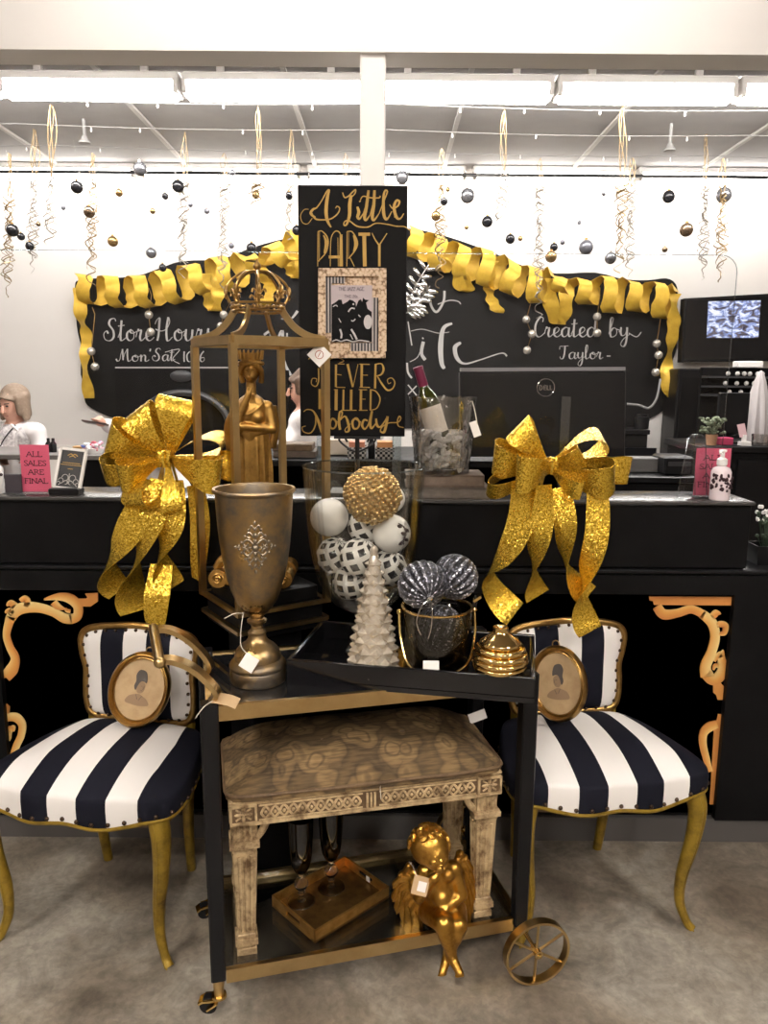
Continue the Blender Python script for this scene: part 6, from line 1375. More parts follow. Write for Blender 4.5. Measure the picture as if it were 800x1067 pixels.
nb = B(); nb.sph((0, 0, 0), .0050, 10, 6); nail = link('nailhead', nb, MT['nail'], back, world=False); CI = CHM.inverted()
locs = [CI @ bk((bc + (a - bc) * .925).x, (bc + (a - bc) * .925).y, .0135) for a in along(bo, .034)]
copies(nail, back, locs)
for s in (-1, 1):
    b = B(); b.tube(spline([CHM @ V((s * .150, .160, .38)), CHM @ V((s * .150, .178, .43)), bk(s * .152, .49, -.004), bk(s * .158, .54, -.008)], 5), .014, 8); link('back_post', b, MT['chair_gold'], chair)
CH2 = Matrix.Translation((.568, 1.985, 0)) @ Matrix.Rotation(rad(8), 4, 'Z')
dup(chair, CH2, 'gilded low chair in bold black and white stripes right of the bar cart')
# ================================================================== OVAL PORTRAITS
MT['portrait'] = pbr('aged print', (.56, .40, .22), .6, noise_=(30, (.46, .31, .16), .4, .7)); MT['graph'] = pbr('graphite drawing', (.10, .085, .075), .7); MT['graph2'] = pbr('soft pencil tone', (.33, .22, .13), .7)
def oval(lab, M, a, c, flip):
    t = thing('oval_portrait', lab, 'picture frame', M=M, group='oval portraits')
    b = B(); prof = [(.80, .004), (.80, .010), (.82, .012), (.85, .011), (.87, .015), (.91, .021), (.95, .021), (.98, .016), (1.0, .012), (1.0, 0), (.80, 0)]
    for k in range(1): pass
    rings = []
    for i in range(72):
        th = 2 * pi * i / 72; rings.append([M @ V((r * a * cos(th), r * c * sin(th), z)) for r, z in prof])
    b.loft(rings, closed=True); link('frame', b, MT['gold_antique'], t, ang=30)
    b = B(); b.tube([M @ V((.925 * a * cos(q), .925 * c * sin(q), .0215)) for q in [2 * pi * k / 72 for k in range(72)]], .0022, 6, closed=True); link('beaded_edge', b, MT['gold_statue'], t)
    b = B(); b.prism([(.82 * a * cos(2 * pi * i / 48), .82 * c * sin(2 * pi * i / 48)) for i in range(48)], M, .005); link('print', b, MT['portrait'], t, smooth=False)
    k = c
    def tm(x, y, d=0): return M @ V((x * k * flip, y * k, .0052 + d))
    def blob(nm, pts, m, d):
        pp = spline([V((x, y, 0)) for x, y in pts], 5, closed=True); b = B(); b.loft([[tm(q.x, q.y, d) for q in pp], [tm(q.x, q.y, d + .0004) for q in pp]]); link(nm, b, m, t, smooth=False)
    blob('drawn_bust', [(-.30, -.38), (-.24, -.22), (-.08, -.14), (.02, -.12), (.12, -.16), (.26, -.24), (.32, -.36), (.1, -.42), (-.1, -.42)], MT['graph2'], .0002)
    blob('drawn_face', [(-.10, .12), (-.08, -.02), (-.02, -.10), (.07, -.08), (.12, .0), (.12, .14), (.04, .2), (-.06, .2)], MT['graph2'], .0006)
    blob('drawn_hair', [(-.16, .06), (-.14, .2), (-.17, .36), (-.10, .50), (.06, .48), (.13, .34), (.14, .2), (.06, .22), (-.02, .2), (-.07, .08), (-.10, -.04)], MT['graph'], .001)
    b = B()
    for pts in ([(.02, .09), (.06, .10)], [(.085, .09), (.11, .09)], [(.04, -.02), (.08, -.02)], [(.075, .08), (.095, .03), (.075, .02)], [(-.06, -.14), (.0, -.26)], [(.1, -.16), (.04, -.28)]):
        stroke(b, pts, .012, tm if False else (lambda x, y, d=0: tm(x, y, .0016 + d)), calli=False, th=.0003)
    link('drawn_lines', b, MT['graph'], t)
    b = B(); b.tube([M @ V((.010 * cos(q), c * 1.03 + .010 * sin(q), .006)) for q in [2 * pi * i / 16 for i in range(16)]], .0018, 6, closed=True); link('hanging_ring', b, MT['brass'], t)
def lean(px, py, Y, yaw, tilt, roll): return Matrix.Translation(P(px, py, Y)) @ Matrix.Rotation(rad(yaw), 4, 'Z') @ Matrix.Rotation(rad(90 - tilt), 4, 'X') @ Matrix.Rotation(rad(roll), 4, 'Z')
oval('oval gold framed portrait sketch of a woman leaning on the left striped chair', lean(146, 718, 1.985, 2, 14, -14), .083, .104, 1)
oval('oval gold framed portrait sketch of a woman leaning on the right striped chair', lean(582, 712, 2.01, -36, 14, 12), .083, .104, -1)
# ================================================================== GOLD BOWS on the counter edge
MT['bow'] = None
def bowmat():
    m = glitter('gold glitter ribbon', (.46, .27, .012), (.88, .60, .085), 330, .75, .27); return m
MT['bow'] = bowmat()
def loop(b, c, tip, w, hw, opening, pinch=.2, seed=0, n=26):
    """ribbon loop: from knot c out to tip and back, width axis w, sides opening apart"""
    c, tip, w = V(c), V(tip), V(w); d = tip - c; L = d.length; d = d / L; w = (w - d * w.dot(d)).normalized(); nn = d.cross(w)
    pts = []; hws = []; rg = random.Random(seed); p1, p2 = rg.uniform(0, 6), rg.uniform(0, 6)
    for i in range(n + 1):
        t = i / n; s = .5 * (1 - cos(2 * pi * t)); q = s ** .8; off = opening * sin(2 * pi * t) * (s ** .45)
        pts.append(c + d * (L * q) + nn * off + w * (.004 * sin(p1 + 7 * t))); k = pinch + (1 - pinch) * min(1, s * 1.18) ** 1.05
        hws.append((w + nn * (.18 * sin(p2 + 5 * t)) + d * (.10 * sin(p1 + 4 * t))) * (hw * k))
    b.strip(pts, hws, .0010)
def tail(b, px, D, rad_px, hw_px, ph0, turns):
    """hanging curled ribbon: wound loosely round the photo-pixel line px at depths D"""
    n = len(px); ax = spline([P(x, y, interp([(i / (len(D) - 1), v) for i, v in enumerate(D)], k / (n - 1))) for k, (x, y) in enumerate(px)], 14); m = len(ax); pts = []; hw = []
    for i in range(m):
        t = i / (m - 1); T = (ax[min(i + 1, m - 1)] - ax[max(i - 1, 0)]).normalized(); X = (V((1, 0, 0)) - T * T.x).normalized(); Y = T.cross(X); r = interp([(k / (len(rad_px) - 1), v) for k, v in enumerate(rad_px)], t) * .00265; f = rad(ph0) + 2 * pi * turns * t ** 1.5
        nn = X * cos(f) + Y * sin(f); pts.append(ax[i] + nn * r); hw.append(nn)
    for i in range(m):
        T = (pts[min(i + 1, m - 1)] - pts[max(i - 1, 0)]).normalized(); w = T.cross(hw[i]).normalized(); hw[i] = w * (interp([(k / (len(hw_px) - 1), v) for k, v in enumerate(hw_px)], i / (m - 1)) * .00265)
    b.strip(pts, hw, .0010)
def bow(label, cpx, loops, tails, D0):
    c = P(*cpx, D0); t = thing('gold_bow', label, 'bow', c, 0, 'gold bows on the counter')
    for k, (tip, Dt, wv, hw, op, off) in enumerate(loops):
        b = B(); cc = c + V(off); loop(b, cc, P(*tip, Dt), wv, hw, op, seed=k); link('loop', b, MT['bow'], t, ang=60)
    for a in tails:
        b = B(); tail(b, *a); link('tail', b, MT['bow'], t, ang=60)
    b = B(); b.sph(c + V((0, -.012, 0)), .018, 12, 8, (.8, .8, 1.3))
    for k in range(3): b.tube([c + V((-.014 + .014 * k, -.03, .022)), c + V((-.01 + .01 * k, -.036, 0)), c + V((-.014 + .014 * k, -.03, -.022))], .007, 6)
    link('knot', b, MT['bow'], t)
    b = B(); b.tube([c + V((0, .0, -.01)), c + V((0, .03, .0)), V((c.x, DC + .02, ZR + .004))], .004, 6); link('tie', b, MT['garland'], t)
    return t
bow('big gold glitter bow on the left of the counter edge above the left chair', (174, 477), [
    ((141, 428), 2.12, (.9, -.1, .62), .047, .036, (-.004, .01, .005)),
    ((188, 415), 2.10, (1, -.1, .12), .052, .040, (.004, .01, .006)),
    ((113, 453), 2.08, (-.5, -.45, 1), .045, .040, (-.006, 0, .002)),
    ((106, 489), 2.06, (.25, -.75, .9), .044, .040, (-.006, -.01, -.004)),
    ((124, 497), 2.01, (.3, -.2, 1), .042, .034, (-.004, -.02, -.004)),
    ((247, 487), 2.13, (-.1, .3, 1), .042, .034, (.006, .005, 0)),
    ((233, 460), 2.08, (.1, 1, .25), .034, .034, (.006, 0, .006)),
    ((228, 496), 2.01, (.45, -.25, 1), .046, .040, (.008, -.012, -.004)),
    ((181, 533), 2.02, (1, .1, -.1), .027, .026, (.002, -.02, -.008)),
    ((142, 528), 2.02, (.75, -.15, .6), .044, .040, (-.006, -.012, -.008))], [
    ([(158, 500), (138, 550), (122, 590), (121, 622)], [2.06, 2.06, 2.09], [2, 5, 10, 12], [11, 16, 16, 15], 65, .56),
    ([(168, 500), (158, 545), (148, 595), (136, 642)], [2.07, 2.04, 2.05], [2, 5, 9, 12], [11, 17, 18, 16], 70, .56),
    ([(180, 500), (180, 545), (176, 580), (178, 616)], [2.06, 2.05, 2.07], [2, 6, 10, 9], [10, 15, 16, 15], 60, .58),
    ([(203, 505), (208, 540), (209, 570), (208, 604)], [2.08, 2.09, 2.09], [1, 4, 4, 3], [9, 10, 10, 9.5], 60, .20),
    ([(168, 588), (165, 620), (165, 652)], [2.08, 2.06, 2.05], [2, 6, 5], [11, 13.5, 13.5], 70, .15)], 2.11)
bow('big gold glitter bow on the right of the counter edge above the right chair', (572, 484), [
    ((538, 445), 2.12, (.72, -.15, .7), .043, .030, (-.004, .01, .006)),
    ((629, 457), 2.09, (.2, 1, .35), .040, .038, (.01, 0, .008)),
    ((514, 477), 2.09, (.05, -.4, 1), .043, .040, (-.006, .005, .002)),
    ((508, 509), 2.07, (.35, -.5, .8), .030, .032, (-.01, 0, -.008)),
    ((541, 494), 2.00, (.12, -.12, 1), .050, .036, (.012, -.012, .0)),
    ((640, 500), 2.02, (-.5, -.3, .9), .052, .042, (.006, -.01, .0)),
    ((656, 492), 2.15, (.1, .2, 1), .038, .020, (.012, .01, .002)),
    ((606, 511), 2.00, (.05, -.2, 1), .025, .022, (-.004, -.02, -.010)),
    ((606, 474), 2.06, (.4, -.5, .8), .030, .026, (.004, -.005, .004))], [
    ([(545, 500), (543, 540), (532, 578), (522, 605), (534, 642)], [2.05, 2.06, 2.08, 2.05], [1, 3, 8, 15, 10], [14, 14, 13, 16, 15], 70, .62),
    ([(566, 505), (564, 545), (563, 585), (562, 624)], [2.05, 2.05, 2.06], [1, 4, 8, 8], [10, 12, 13.5, 13.5], 60, .58),
    ([(583, 508), (590, 545), (597, 585), (614, 624)], [2.07, 2.05, 2.05], [1, 4, 9, 9], [10, 12, 13, 13], 80, .55),
    ([(622, 512), (622, 555), (618, 595), (613, 630), (612, 660)], [2.05, 2.04, 2.05, 2.04], [1, 4, 9, 9, 8], [12, 12, 13.5, 14, 14], 80, .62)], 2.11)
# ================================================================== THINGS ON THE COUNTER
# books + crystal bucket + wine bottle
YB_ = 2.30
bx0, bx1 = P(424, 520, YB_).x, P(503, 520, YB_).x
MT['book1'] = pbr('worn brown book', (.13, .095, .07), .6, noise_=(40, (.085, .06, .045), .4, .7)); MT['book2'] = pbr('grey brown book', (.11, .09, .075), .6, noise_=(40, (.07, .06, .05), .4, .7)); MT['pages'] = pbr('aged pages', (.42, .34, .25), .8)
def book(z, t, dx, m, lab):
    c = V(((bx0 + bx1) / 2 + dx, YB_ + .005, z)); w, d = bx1 - bx0, .15
    o = thing('book', lab, 'book', c, 0, 'books under the crystal bucket')
    b = B(); b.box(c + V((0, 0, .002)), (w, d, .004)); b.box(c + V((0, 0, t - .002)), (w, d, .004)); b.box(c + V((0, -d / 2 + .003, t / 2)), (w, .006, t), bev=.002); link('cover', b, m, o, smooth=False)
    b = B(); b.box(c + V((0, .002, t / 2)), (w - .012, d - .014, t - .008)); link('pages', b, MT['pages'], o, smooth=False)
    return z + t
z = book(ZR, .036, .012, MT['book2'], 'worn dark book lying on the counter, lower of two under the crystal bucket'); z = book(z, .036, -.006, MT['book1'], 'worn brown book, upper of two, directly under the crystal bucket')
cb = P(460, 490, YB_); cb.z = z
k = mpp(460, 460, YB_)
bk_ = thing('crystal_bucket', 'cut crystal ice bucket holding a wine bottle on two old books', 'ice bucket', cb)
MT['crystal'] = thin_glass('cut crystal', (.95, .945, .94), .13, .04, edge=.8)
rc = random.Random(5)
b = B(); n = 56; rings = []
zz = [0, .004, .02, .04, .06, .08, .10, .12, .14, .16, .18, .2, .222, .226]
for i, q in enumerate(zz):
    r = lerp(.079, .100, q / .226); rings.append([cb + V(((r + (rc.uniform(-.003, .003) if .01 < q < .135 else (.002 if (j // 2) % 2 else -.001) if q < .215 else 0)) * cos(2 * pi * j / n), (r + (rc.uniform(-.003, .003) if .01 < q < .135 else 0)) * sin(2 * pi * j / n), q + (rc.uniform(-.004, .004) if .03 < q < .13 else 0))) for j in range(n)])
inn_ = [[cb + V(((lerp(.074, .095, q / .226)) * cos(2 * pi * j / n), (lerp(.074, .095, q / .226)) * sin(2 * pi * j / n), q)) for j in range(n)] for q in (.226, .12, .02)]
b.loft(rings + inn_); link('bowl', b, MT['crystal'], bk_, smooth=False)
MT['ice'] = pbr('clear ice', (.86, .84, .82), .06, trans=.5, ior=1.4)
b = B()
for k_ in range(230):
    q = rc.uniform(.012, .125); a, rr = rc.uniform(0, 2 * pi), lerp(.064, .080, q / .13) * rc.random() ** .3; s = rc.uniform(.007, .013)
    if q > .07 and rr * sin(a) > -.02 and rr < .05: continue
    b.sph(cb + V((rr * cos(a), rr * sin(a), q)), s, 5, 4, (1, .7, 1.3), rot=Matrix.Rotation(rc.uniform(0, 3), 3, V((rc.random(), rc.random(), rc.random() + .1)).normalized()))
o = single('ice', b, MT['ice'], 'clear crystal ice pieces filling the crystal bucket', 'ice', cb, smooth=False); o['kind'] = 'stuff'
b = B(); tp2 = P(492, 418, YB_ - .05); b.tube(spline([tp2, P(495, 430, YB_ - .08), P(497, 442, YB_ - .09)], 5), .0014, 5); link('tag_string', b, MT['string'], bk_)
card('price_tag', basis(P(495, 447, YB_ - .09), (1, 0, .35), (-.3, .1, 1)), .022, .045, MT['paper'], bk_, label='white price tag')
# bottle leaning to the left
bot0, bot1 = cb + V((.006, .005, .055)), P(435, 382, YB_ + .005)
ax = (bot1 - bot0); Lb = ax.length; BMx = basis(bot0, ax.cross(V((0, 1, 0))).cross(ax) if False else V((1, 0, 0)) - ax.normalized() * ax.normalized().x, V((0, 1, 0)))
def axisM(o, d):
    d = d.normalized(); x = V((1, 0, 0)); x = (x - d * x.dot(d)).normalized(); y = d.cross(x); M = Matrix.Identity(4)
    for i in range(3): M[i][0], M[i][1], M[i][2], M[i][3] = x[i], y[i], d[i], o[i]
    return M
BMx = axisM(bot0, ax)
wb = thing('wine_bottle', 'green glass wine bottle with cream label and red foil neck in the crystal bucket', 'bottle', M=BMx)
s_ = Lb / .30
b = B(); b.lathe([(r * s_, z_ * s_) for z_, r in ((0, .030), (.004, .0365), (.16, .0375), (.185, .036), (.205, .028), (.222, .0185), (.235, .0150), (.285, .0145), (.287, 0))], 32, M=BMx, caps=True); link('glass_body', b, pbr('dark green bottle glass', (.022, .026, .003), .05, coat=.4, spec=.6), wb)
b = B(); b.lathe([(r * s_, z_ * s_) for z_, r in ((.232, .0152), (.24, .0162), (.29, .0158), (.291, .0168), (.298, .0168), (.30, .014), (.301, 0))], 24, M=BMx, caps=True); link('foil', b, pbr('burgundy foil', (.16, .02, .055), .35, .4), wb)
b = B(); rings = []
for i in range(15):
    a = -pi / 2 - 1.25 + 2.5 * i / 14; rings.append([BMx @ V((.0382 * s_ * cos(a), .0382 * s_ * sin(a), q * s_)) for q in (.075, .165)] + [BMx @ V((.0378 * s_ * cos(a), .0378 * s_ * sin(a), q * s_)) for q in (.165, .075)])
b.loft(rings); lb_ = link('paper_label', b, pbr('cream label', (.66, .60, .52), .7), wb)
# ------------------------------------------------------- pink notices
def notice(lab, px0, px1, ytop, Y, yaw=0):
    a, c = P(px0, 515, Y), P(px1, 515, Y); w = (c - a).length; zt = P((px0 + px1) / 2, ytop, Y).z; h = zt - ZR - .004; o = V(((a.x + c.x) / 2, Y, ZR)); M = Matrix.Translation(o) @ Matrix.Rotation(rad(yaw), 4, 'Z')
    t = thing('notice_card', lab, 'sign', M=M, group='pink notices on the counter')
    b = B(); b.box((0, 0, .004 + h / 2), (w, .0012, h), M=M); link('paper', b, MT['pink'], t, smooth=False)
    b = B(); b.box((0, -.0035, .004 + h / 2), (w + .004, .002, h + .004), M=M); b.box((0, .004, .002), (w + .004, .09, .004), M=M); link('acrylic_holder', b, MT['acrylic'], t, smooth=False)
    for i, (tx, x0, x1) in enumerate((('ALL', .22, .78), ('SALES', .12, .90), ('ARE', .24, .80), ('FINAL', .10, .92))):
        b = B(); block(b, tx, lambda x, y, d=0: M @ V((-w / 2 + x, -.0009 - d, y)), x0 * w, x1 * w, .004 + h * (.75 - .19 * i), h * .105, .0023); 
        link('lettering', b, MT['ink'], t)
    return t, M, w, h
notice('pink ALL SALES ARE FINAL notice standing at the left end of the counter', 24, 54, 463.5, 2.30)
t, M, w, h = notice('pink ALL SALES ARE FINAL notice behind the soap bottle at the right of the counter', 722, 758, 467, 2.33)
# angled clear side panels of a second holder in front of it
b = B(); YA = 2.285
pts = [(705, 519), (717, 457), (721, 453), (731, 453), (735, 457), (736, 521)]
fr = [P(x, y, YA) for x, y in pts]; b.loft([fr, [p + V((.03, .012, 0)) for p in fr]])
o = thing('brochure_stand', 'empty clear acrylic brochure stand beside the pink notice on the counter', 'stand', (fr[0].x, YA, ZR)); link('panel', b, MT['acrylic'], o, smooth=False)
b = B(); b.tube([p + V((0, -.001, 0)) for p in fr], .0018, 5); b.tube([fr[5], P(724, 521, YA), P(723, 455, YA)], .0016, 5); b.tube([fr[0] * .5 + fr[0] * .5, P(736, 521, YA)], .0015, 5); link('panel_edge', b, MT['acrylic_edge'], o)
# soap pump bottle
ps = P(749, 520, 2.262); ps.z = ZR; k = mpp(749, 500, 2.262)
sb = thing('pump_bottle', 'clear pump bottle with black damask pattern at the right end of the counter', 'bottle', ps)
b = B(); b.lathe([(0, 0), (.026, 0), (.029, .003), (.029, .085), (.024, .096), (.012, .102), (.012, .108), (0, .108)], 32, ps); link('bottle_body', b, pbr('pale pink soap', (.72, .62, .66), .15, coat=.5), sb)
b = B(); rs = random.Random(8)
for q in range(46):
    a, zq = -pi / 2 + rs.uniform(-1.4, 1.4), rs.uniform(.030, .078); b.sph(ps + V((.029 * cos(a), .029 * sin(a), zq)), .0042, 6, 5, (1, 1, rs.uniform(.6, 1.8)), rot=Matrix.Rotation(rs.uniform(-.8, .8), 3, 'Y'))
link('damask_pattern', b, MT['ink'], sb)
b = B(); b.lathe([(.013, .104), (.015, .106), (.015, .122), (.009, .126), (.006, .128), (.006, .142), (.011, .144), (.011, .150), (0, .151)], 20, ps); b.tube([ps + V((0, 0, .146)), ps + V((-.012, -.016, .146)), ps + V((-.015, -.02, .140))], .0045, 8); link('pump', b, MT['white_plastic'], sb)
# framed card on a black easel, left
fm = Matrix.Translation(P(70.5, 516, 2.285)) @ Matrix.Rotation(rad(-6), 4, 'Z') @ Matrix.Rotation(rad(72), 4, 'X') @ Matrix.Rotation(rad(-5), 4, 'Z'); fm.translation.z = ZR + .012
wf, hf = .088, .128
fc_ = thing('framed_card', 'small white framed black card on a black easel beside the pink notice', 'picture frame', M=fm)
b = B()
for c, d in (((0, .004, .004), (wf, .008, .008)), ((0, hf - .004, .004), (wf, .008, .008)), ((-wf / 2 + .004, hf / 2, .004), (.008, hf, .008)), ((wf / 2 - .004, hf / 2, .004), (.008, hf, .008))): b.box(c, d, M=fm)
link('frame', b, MT['white'], fc_, smooth=False)
b = B(); b.box((0, hf / 2, .002), (wf - .012, hf - .012, .004), M=fm); link('card', b, pbr('black card', (.015, .017, .02), .4), fc_, smooth=False)
tf = lambda x, y, d=0: fm @ V((x, y, .0042 + d))
b = B()
stroke(b, [(-.016, .104), (-.006, .110), (0, .106), (.006, .110), (.016, .104)], .003, tf, calli=False); stroke(b, [(-.010, .100), (0, .104), (.010, .100)], .003, tf, calli=False)
for y, x in ((.082, .028), (.076, .033), (.064, .008)): stroke(b, [(-x, y), (x, y)], .0022, tf, calli=False)
link('gold_print', b, MT['sign_gold'], fc_)
b = B()
for s in (-1, 1):
    for x0, y0, r in ((.012, .036, .010), (.024, .026, .008), (.008, .022, .006), (.030, .018, .005)): stroke(b, [(s * (x0 + r * cos(a)), y0 + r * sin(a)) for a in [k_ * .6 for k_ in range(9)]], .0024, tf, calli=False, n=2)
stroke(b, [(0, .018), (0, .05)], .003, tf, calli=False); link('white_flourish', b, MT['chalk'], fc_)
b = B(); b.box((0, .0, -.006), (.075, .014, .02), M=fm); p0 = fm @ V((0, .06, -.004)); b.beam(p0, V((p0.x, p0.y + .05, ZR + .002)), .02, .004); b.box(V((fm.translation.x, fm.translation.y - .008, ZR + .010)), (.09, .05, .020), bev=.003); link('easel', b, MT['black_plastic'], fc_, smooth=False)
# dark card in a stand + patterned jar at the far left
pc = P(15, 516, 2.29); b = B(); b.box((pc.x, pc.y, ZR + .03), (.05, .004, .056)); o = thing('card_stand', 'small dark card in a clear stand at the far left of the counter', 'stand', (pc.x, pc.y, ZR)); link('card', b, pbr('purple grey card', (.06, .05, .06), .5), o, smooth=False)
b = B(); b.box((pc.x, pc.y - .004, ZR + .031), (.054, .002, .062)); b.box((pc.x, pc.y + .01, ZR + .0015), (.054, .05, .003)); link('holder', b, MT['acrylic'], o, smooth=False)
pj = P(-6, 516, 2.29); pj.z = ZR; b = B(); b.lathe([(0, 0), (.028, 0), (.03, .003), (.03, .075), (.022, .085), (.022, .10), (0, .10)], 24, pj)
o = thing('patterned_jar', 'black and white patterned jar cut by the left edge of the picture', 'jar', pj); link('jar_body', b, MT['white_plastic'], o)
b = B()
for q in range(30): a, zq = rs.uniform(0, 2 * pi), rs.uniform(.01, .07); b.sph(pj + V((.03 * cos(a), .03 * sin(a), zq)), .005, 6, 5)
link('pattern', b, MT['ink'], o)
# gingham baskets and papers on the back desk under the sign
MT['gingham'] = None
def gingham():
    m = pbr('black and white gingham', (.5, .5, .5), .7); N, L, p = nodes(m); tc = N.new('ShaderNodeTexCoord'); c = N.new('ShaderNodeTexChecker'); c.inputs['Scale'].default_value = 110; c.inputs['Color1'].default_value = (.55, .52, .48, 1); c.inputs['Color2'].default_value = (.015, .015, .015, 1); L.new(tc.outputs['Object'], c.inputs['Vector']); L.new(c.outputs['Color'], p.inputs['Base Color']); return m
MT['gingham'] = gingham()
for px, w, lab, fill in ((372, .068, 'small gingham basket under the party sign, left one of two', (.5, .2, .12)), (401, .068, 'small gingham basket with orange paper under the party sign, right one of two', (.62, .28, .10))):
    Y = 2.74; c = P(px, 474, Y); c.z = zd; t = thing('gingham_basket', lab, 'basket', c, 0, 'gingham baskets')
    b = B(); r0, r1 = [(i * w / 2 * .9, j * .05) for i, j in ((-1, -1), (1, -1), (1, 1), (-1, 1))], [(i * w / 2, j * .056) for i, j in ((-1, -1), (1, -1), (1, 1), (-1, 1))]
    b.loft([[c + V((x, y, 0)) for x, y in r0], [c + V((x, y, .042)) for x, y in r1], [c + V((x * .92, y * .92, .042)) for x, y in r1], [c + V((x * .9, y * .9, .006)) for x, y in r0]]); link('basket_body', b, MT['gingham'], t, smooth=False)
    b = B(); b.box(c + V((0, 0, .035)), (w * .8, .08, .05), M=None); link('contents', b, pbr('basket filling', fill, .7), t, smooth=False)
bt_ = P(387, 466, 2.72); bt_.z = zd
b = B(); b.lathe([(0, 0), (.012, 0), (.013, .05), (.006, .07), (.006, .09), (0, .09)], 16, bt_); single('dark_bottle', b, MT['black_plastic'], 'little dark bottle between the two gingham baskets under the sign', 'bottle', bt_)
for i, (px, y_, w, m, lab) in enumerate(((308, 480, .15, MT['book1'], 'flat brown wooden box on the back desk left of the sign, bottom one'), (306, 474, .14, MT['carved_dark'], 'flat brown folder stacked on the wooden box left of the sign'))):
    c = P(px, 478, 2.76); b = B(); b.box((c.x, 2.78, zd + .0005 + .012 + .0245 * i), (w, .13, .024), bev=.002); single('flat_box', b, m, lab, 'box', (c.x, 2.78, zd + .0245 * i), group='flat boxes on the back desk')
wc = P(352, 470, 2.80); b = B(); b.box((wc.x, 2.84, zd + .03), (.10, .05, .059), bev=.003); single('cream_box', b, pbr('cream box', (.62, .54, .44), .6), 'cream box on the back desk under the left half of the party sign', 'box', (wc.x, 2.84, zd))
# ================================================================== BACKGROUND RIGHT
MT['pot'] = pbr('kraft pot', (.45, .24, .13), .7); MT['leaf'] = pbr('grey green leaves', (.16, .19, .12), .6)
YQ = 4.6; zq_ = P(760, 465, YQ).z
cr = thing('back_cabinet', 'black cabinet behind the right end of the counter with plant and paper on top', 'cabinet', (P(768, 480, YQ).x, YQ + .3, 0))
xl_, xh_ = P(733, 470, YQ).x, P(850, 470, YQ).x
b = B(); b.box(((xl_ + xh_) / 2, YQ + .3, zq_ / 2 - .02), (xh_ - xl_, .58, zq_ - .04)); link('body', b, MT['black_paint'], cr, smooth=False)
b = B(); b.box(((xl_ + xh_) / 2, YQ + .3, zq_ - .02), (xh_ - xl_ + .04, .62, .04), bev=.005); link('top', b, MT['black_satin'], cr)
b = B(); xd = P(768, 490, YQ).x; b.box(((xd + xh_) / 2, YQ + .004, zq_ / 2), (xh_ - xd, .012, zq_ - .16)); link('door', b, MT['black_satin'], cr, smooth=False)
YD2 = 6.66
ld = thing('speaker_cabinet', 'tall plain black cabinet against the wall under the television', 'cabinet', (P(719, 450, YD2).x, YD2 + .16, 0))
q0, q1 = P(707, 384, YD2), P(734, 383, YD2)
b = B(); b.box(((q0.x + q1.x) / 2, YD2 + .16, q0.z / 2), (q1.x - q0.x, .32, q0.z), bev=.01); link('body', b, MT['black_satin'], ld)
b = B(); b.box(((q0.x + q1.x) / 2, YD2 - .004, q0.z * .62), (q1.x - q0.x - .06, .01, q0.z * .66)); link('front_panel', b, MT['black_paint'], ld, smooth=False)
# jewellery rack: dark shelves with little white dots
jr = thing('display_rack', 'black display rack with rows of small pale trinkets under the television', 'rack', (P(775, 420, 5.9).x, 5.95, 0))
x0_, x1_ = P(736, 420, 5.9).x, P(815, 420, 5.9).x; ztp = P(770, 383, 5.9).z
b = B(); b.box(((x0_ + x1_) / 2, 6.05, ztp / 2), (x1_ - x0_, .04, ztp)); link('back_board', b, MT['black_paint'], jr, smooth=False)
for y_ in (393, 403, 412):
    b = B(); zz_ = P(770, y_, 5.9).z; b.box(((x0_ + x1_) / 2, 5.97, zz_), (x1_ - x0_, .12, .015)); link('shelf', b, MT['dark_plastic'], jr, smooth=False)
nb = B(); nb.sph((0, 0, .02), .018, 8, 6); 
for k_, (px, py) in enumerate(((759, 391), (769, 390), (776, 389), (782, 387), (790, 390), (795, 388), (756, 402), (768, 401), (778, 401), (786, 401), (792, 401), (760, 411), (772, 411))):
    p = P(px, py, 5.93); zz_ = P(770, 393 if py < 395 else 403 if py < 405 else 412, 5.9).z + .0075
    b = B(); b.sph((p.x, 5.94, zz_ + .018), .018, 8, 6); single('trinket', b, MT['chalk'], 'small pale trinket on the black display rack under the television', 'trinket', (p.x, 5.94, zz_), group='trinkets on the display rack')
# white panel light on top of the rack, white folded umbrella cloth, monitor, plant, pink box, frame, cup
b = B(); p0, p1 = P(772, 380, 5.9), P(799, 379, 5.9); b.box(((p0.x + p1.x) / 2, 6.0, ztp + .025), (p1.x - p0.x, .1, .05), bev=.006); single('white_box', b, MT['white'], 'slim white box on top of the black rack below the television', 'box', ((p0.x + p1.x) / 2, 6.0, ztp))
pu2 = P(786, 462, YQ + .34); pu2.z = zq_; hh_ = P(786, 386, YQ + .34).z - zq_
b = B(); b.lathe([(.07, 0), (.078, .05), (.075, hh_ * .3), (.058, hh_ * .6), (.034, hh_ * .85), (.016, hh_ * .97), (.004, hh_)], 36, pu2, rf=lambda a, k_: 1 + .10 * cos(9 * a + .2 * k_), caps=True); single('folded_cloth', b, pbr('pale grey cloth', (.42, .39, .39), .8), 'tall folded pale grey cloth cone on the black cabinet at the right edge', 'cloth', pu2)
pm = P(764, 462, YQ + .2); pm.z = zq_
m2 = thing('small_monitor', 'small dark screen standing on the black cabinet behind the shield edge', 'monitor', pm)
a_, c_ = P(749, 409, YQ + .2), P(777, 452, YQ + .2)
b = B(); b.box(((a_.x + c_.x) / 2, YQ + .2, (a_.z + c_.z) / 2), (c_.x - a_.x, .03, a_.z - c_.z), bev=.004); link('casing', b, MT['black_plastic'], m2)
b = B(); b.box(((a_.x + c_.x) / 2, YQ + .23, (zq_ + c_.z + .1) / 2), (.04, .02, c_.z + .1 - zq_)); b.box(((a_.x + c_.x) / 2, YQ + .22, zq_ + .006), (.14, .1, .012)); link('stand', b, MT['black_plastic'], m2, smooth=False)
pp_ = P(741, 459, YQ + .08); pp_.z = zq_
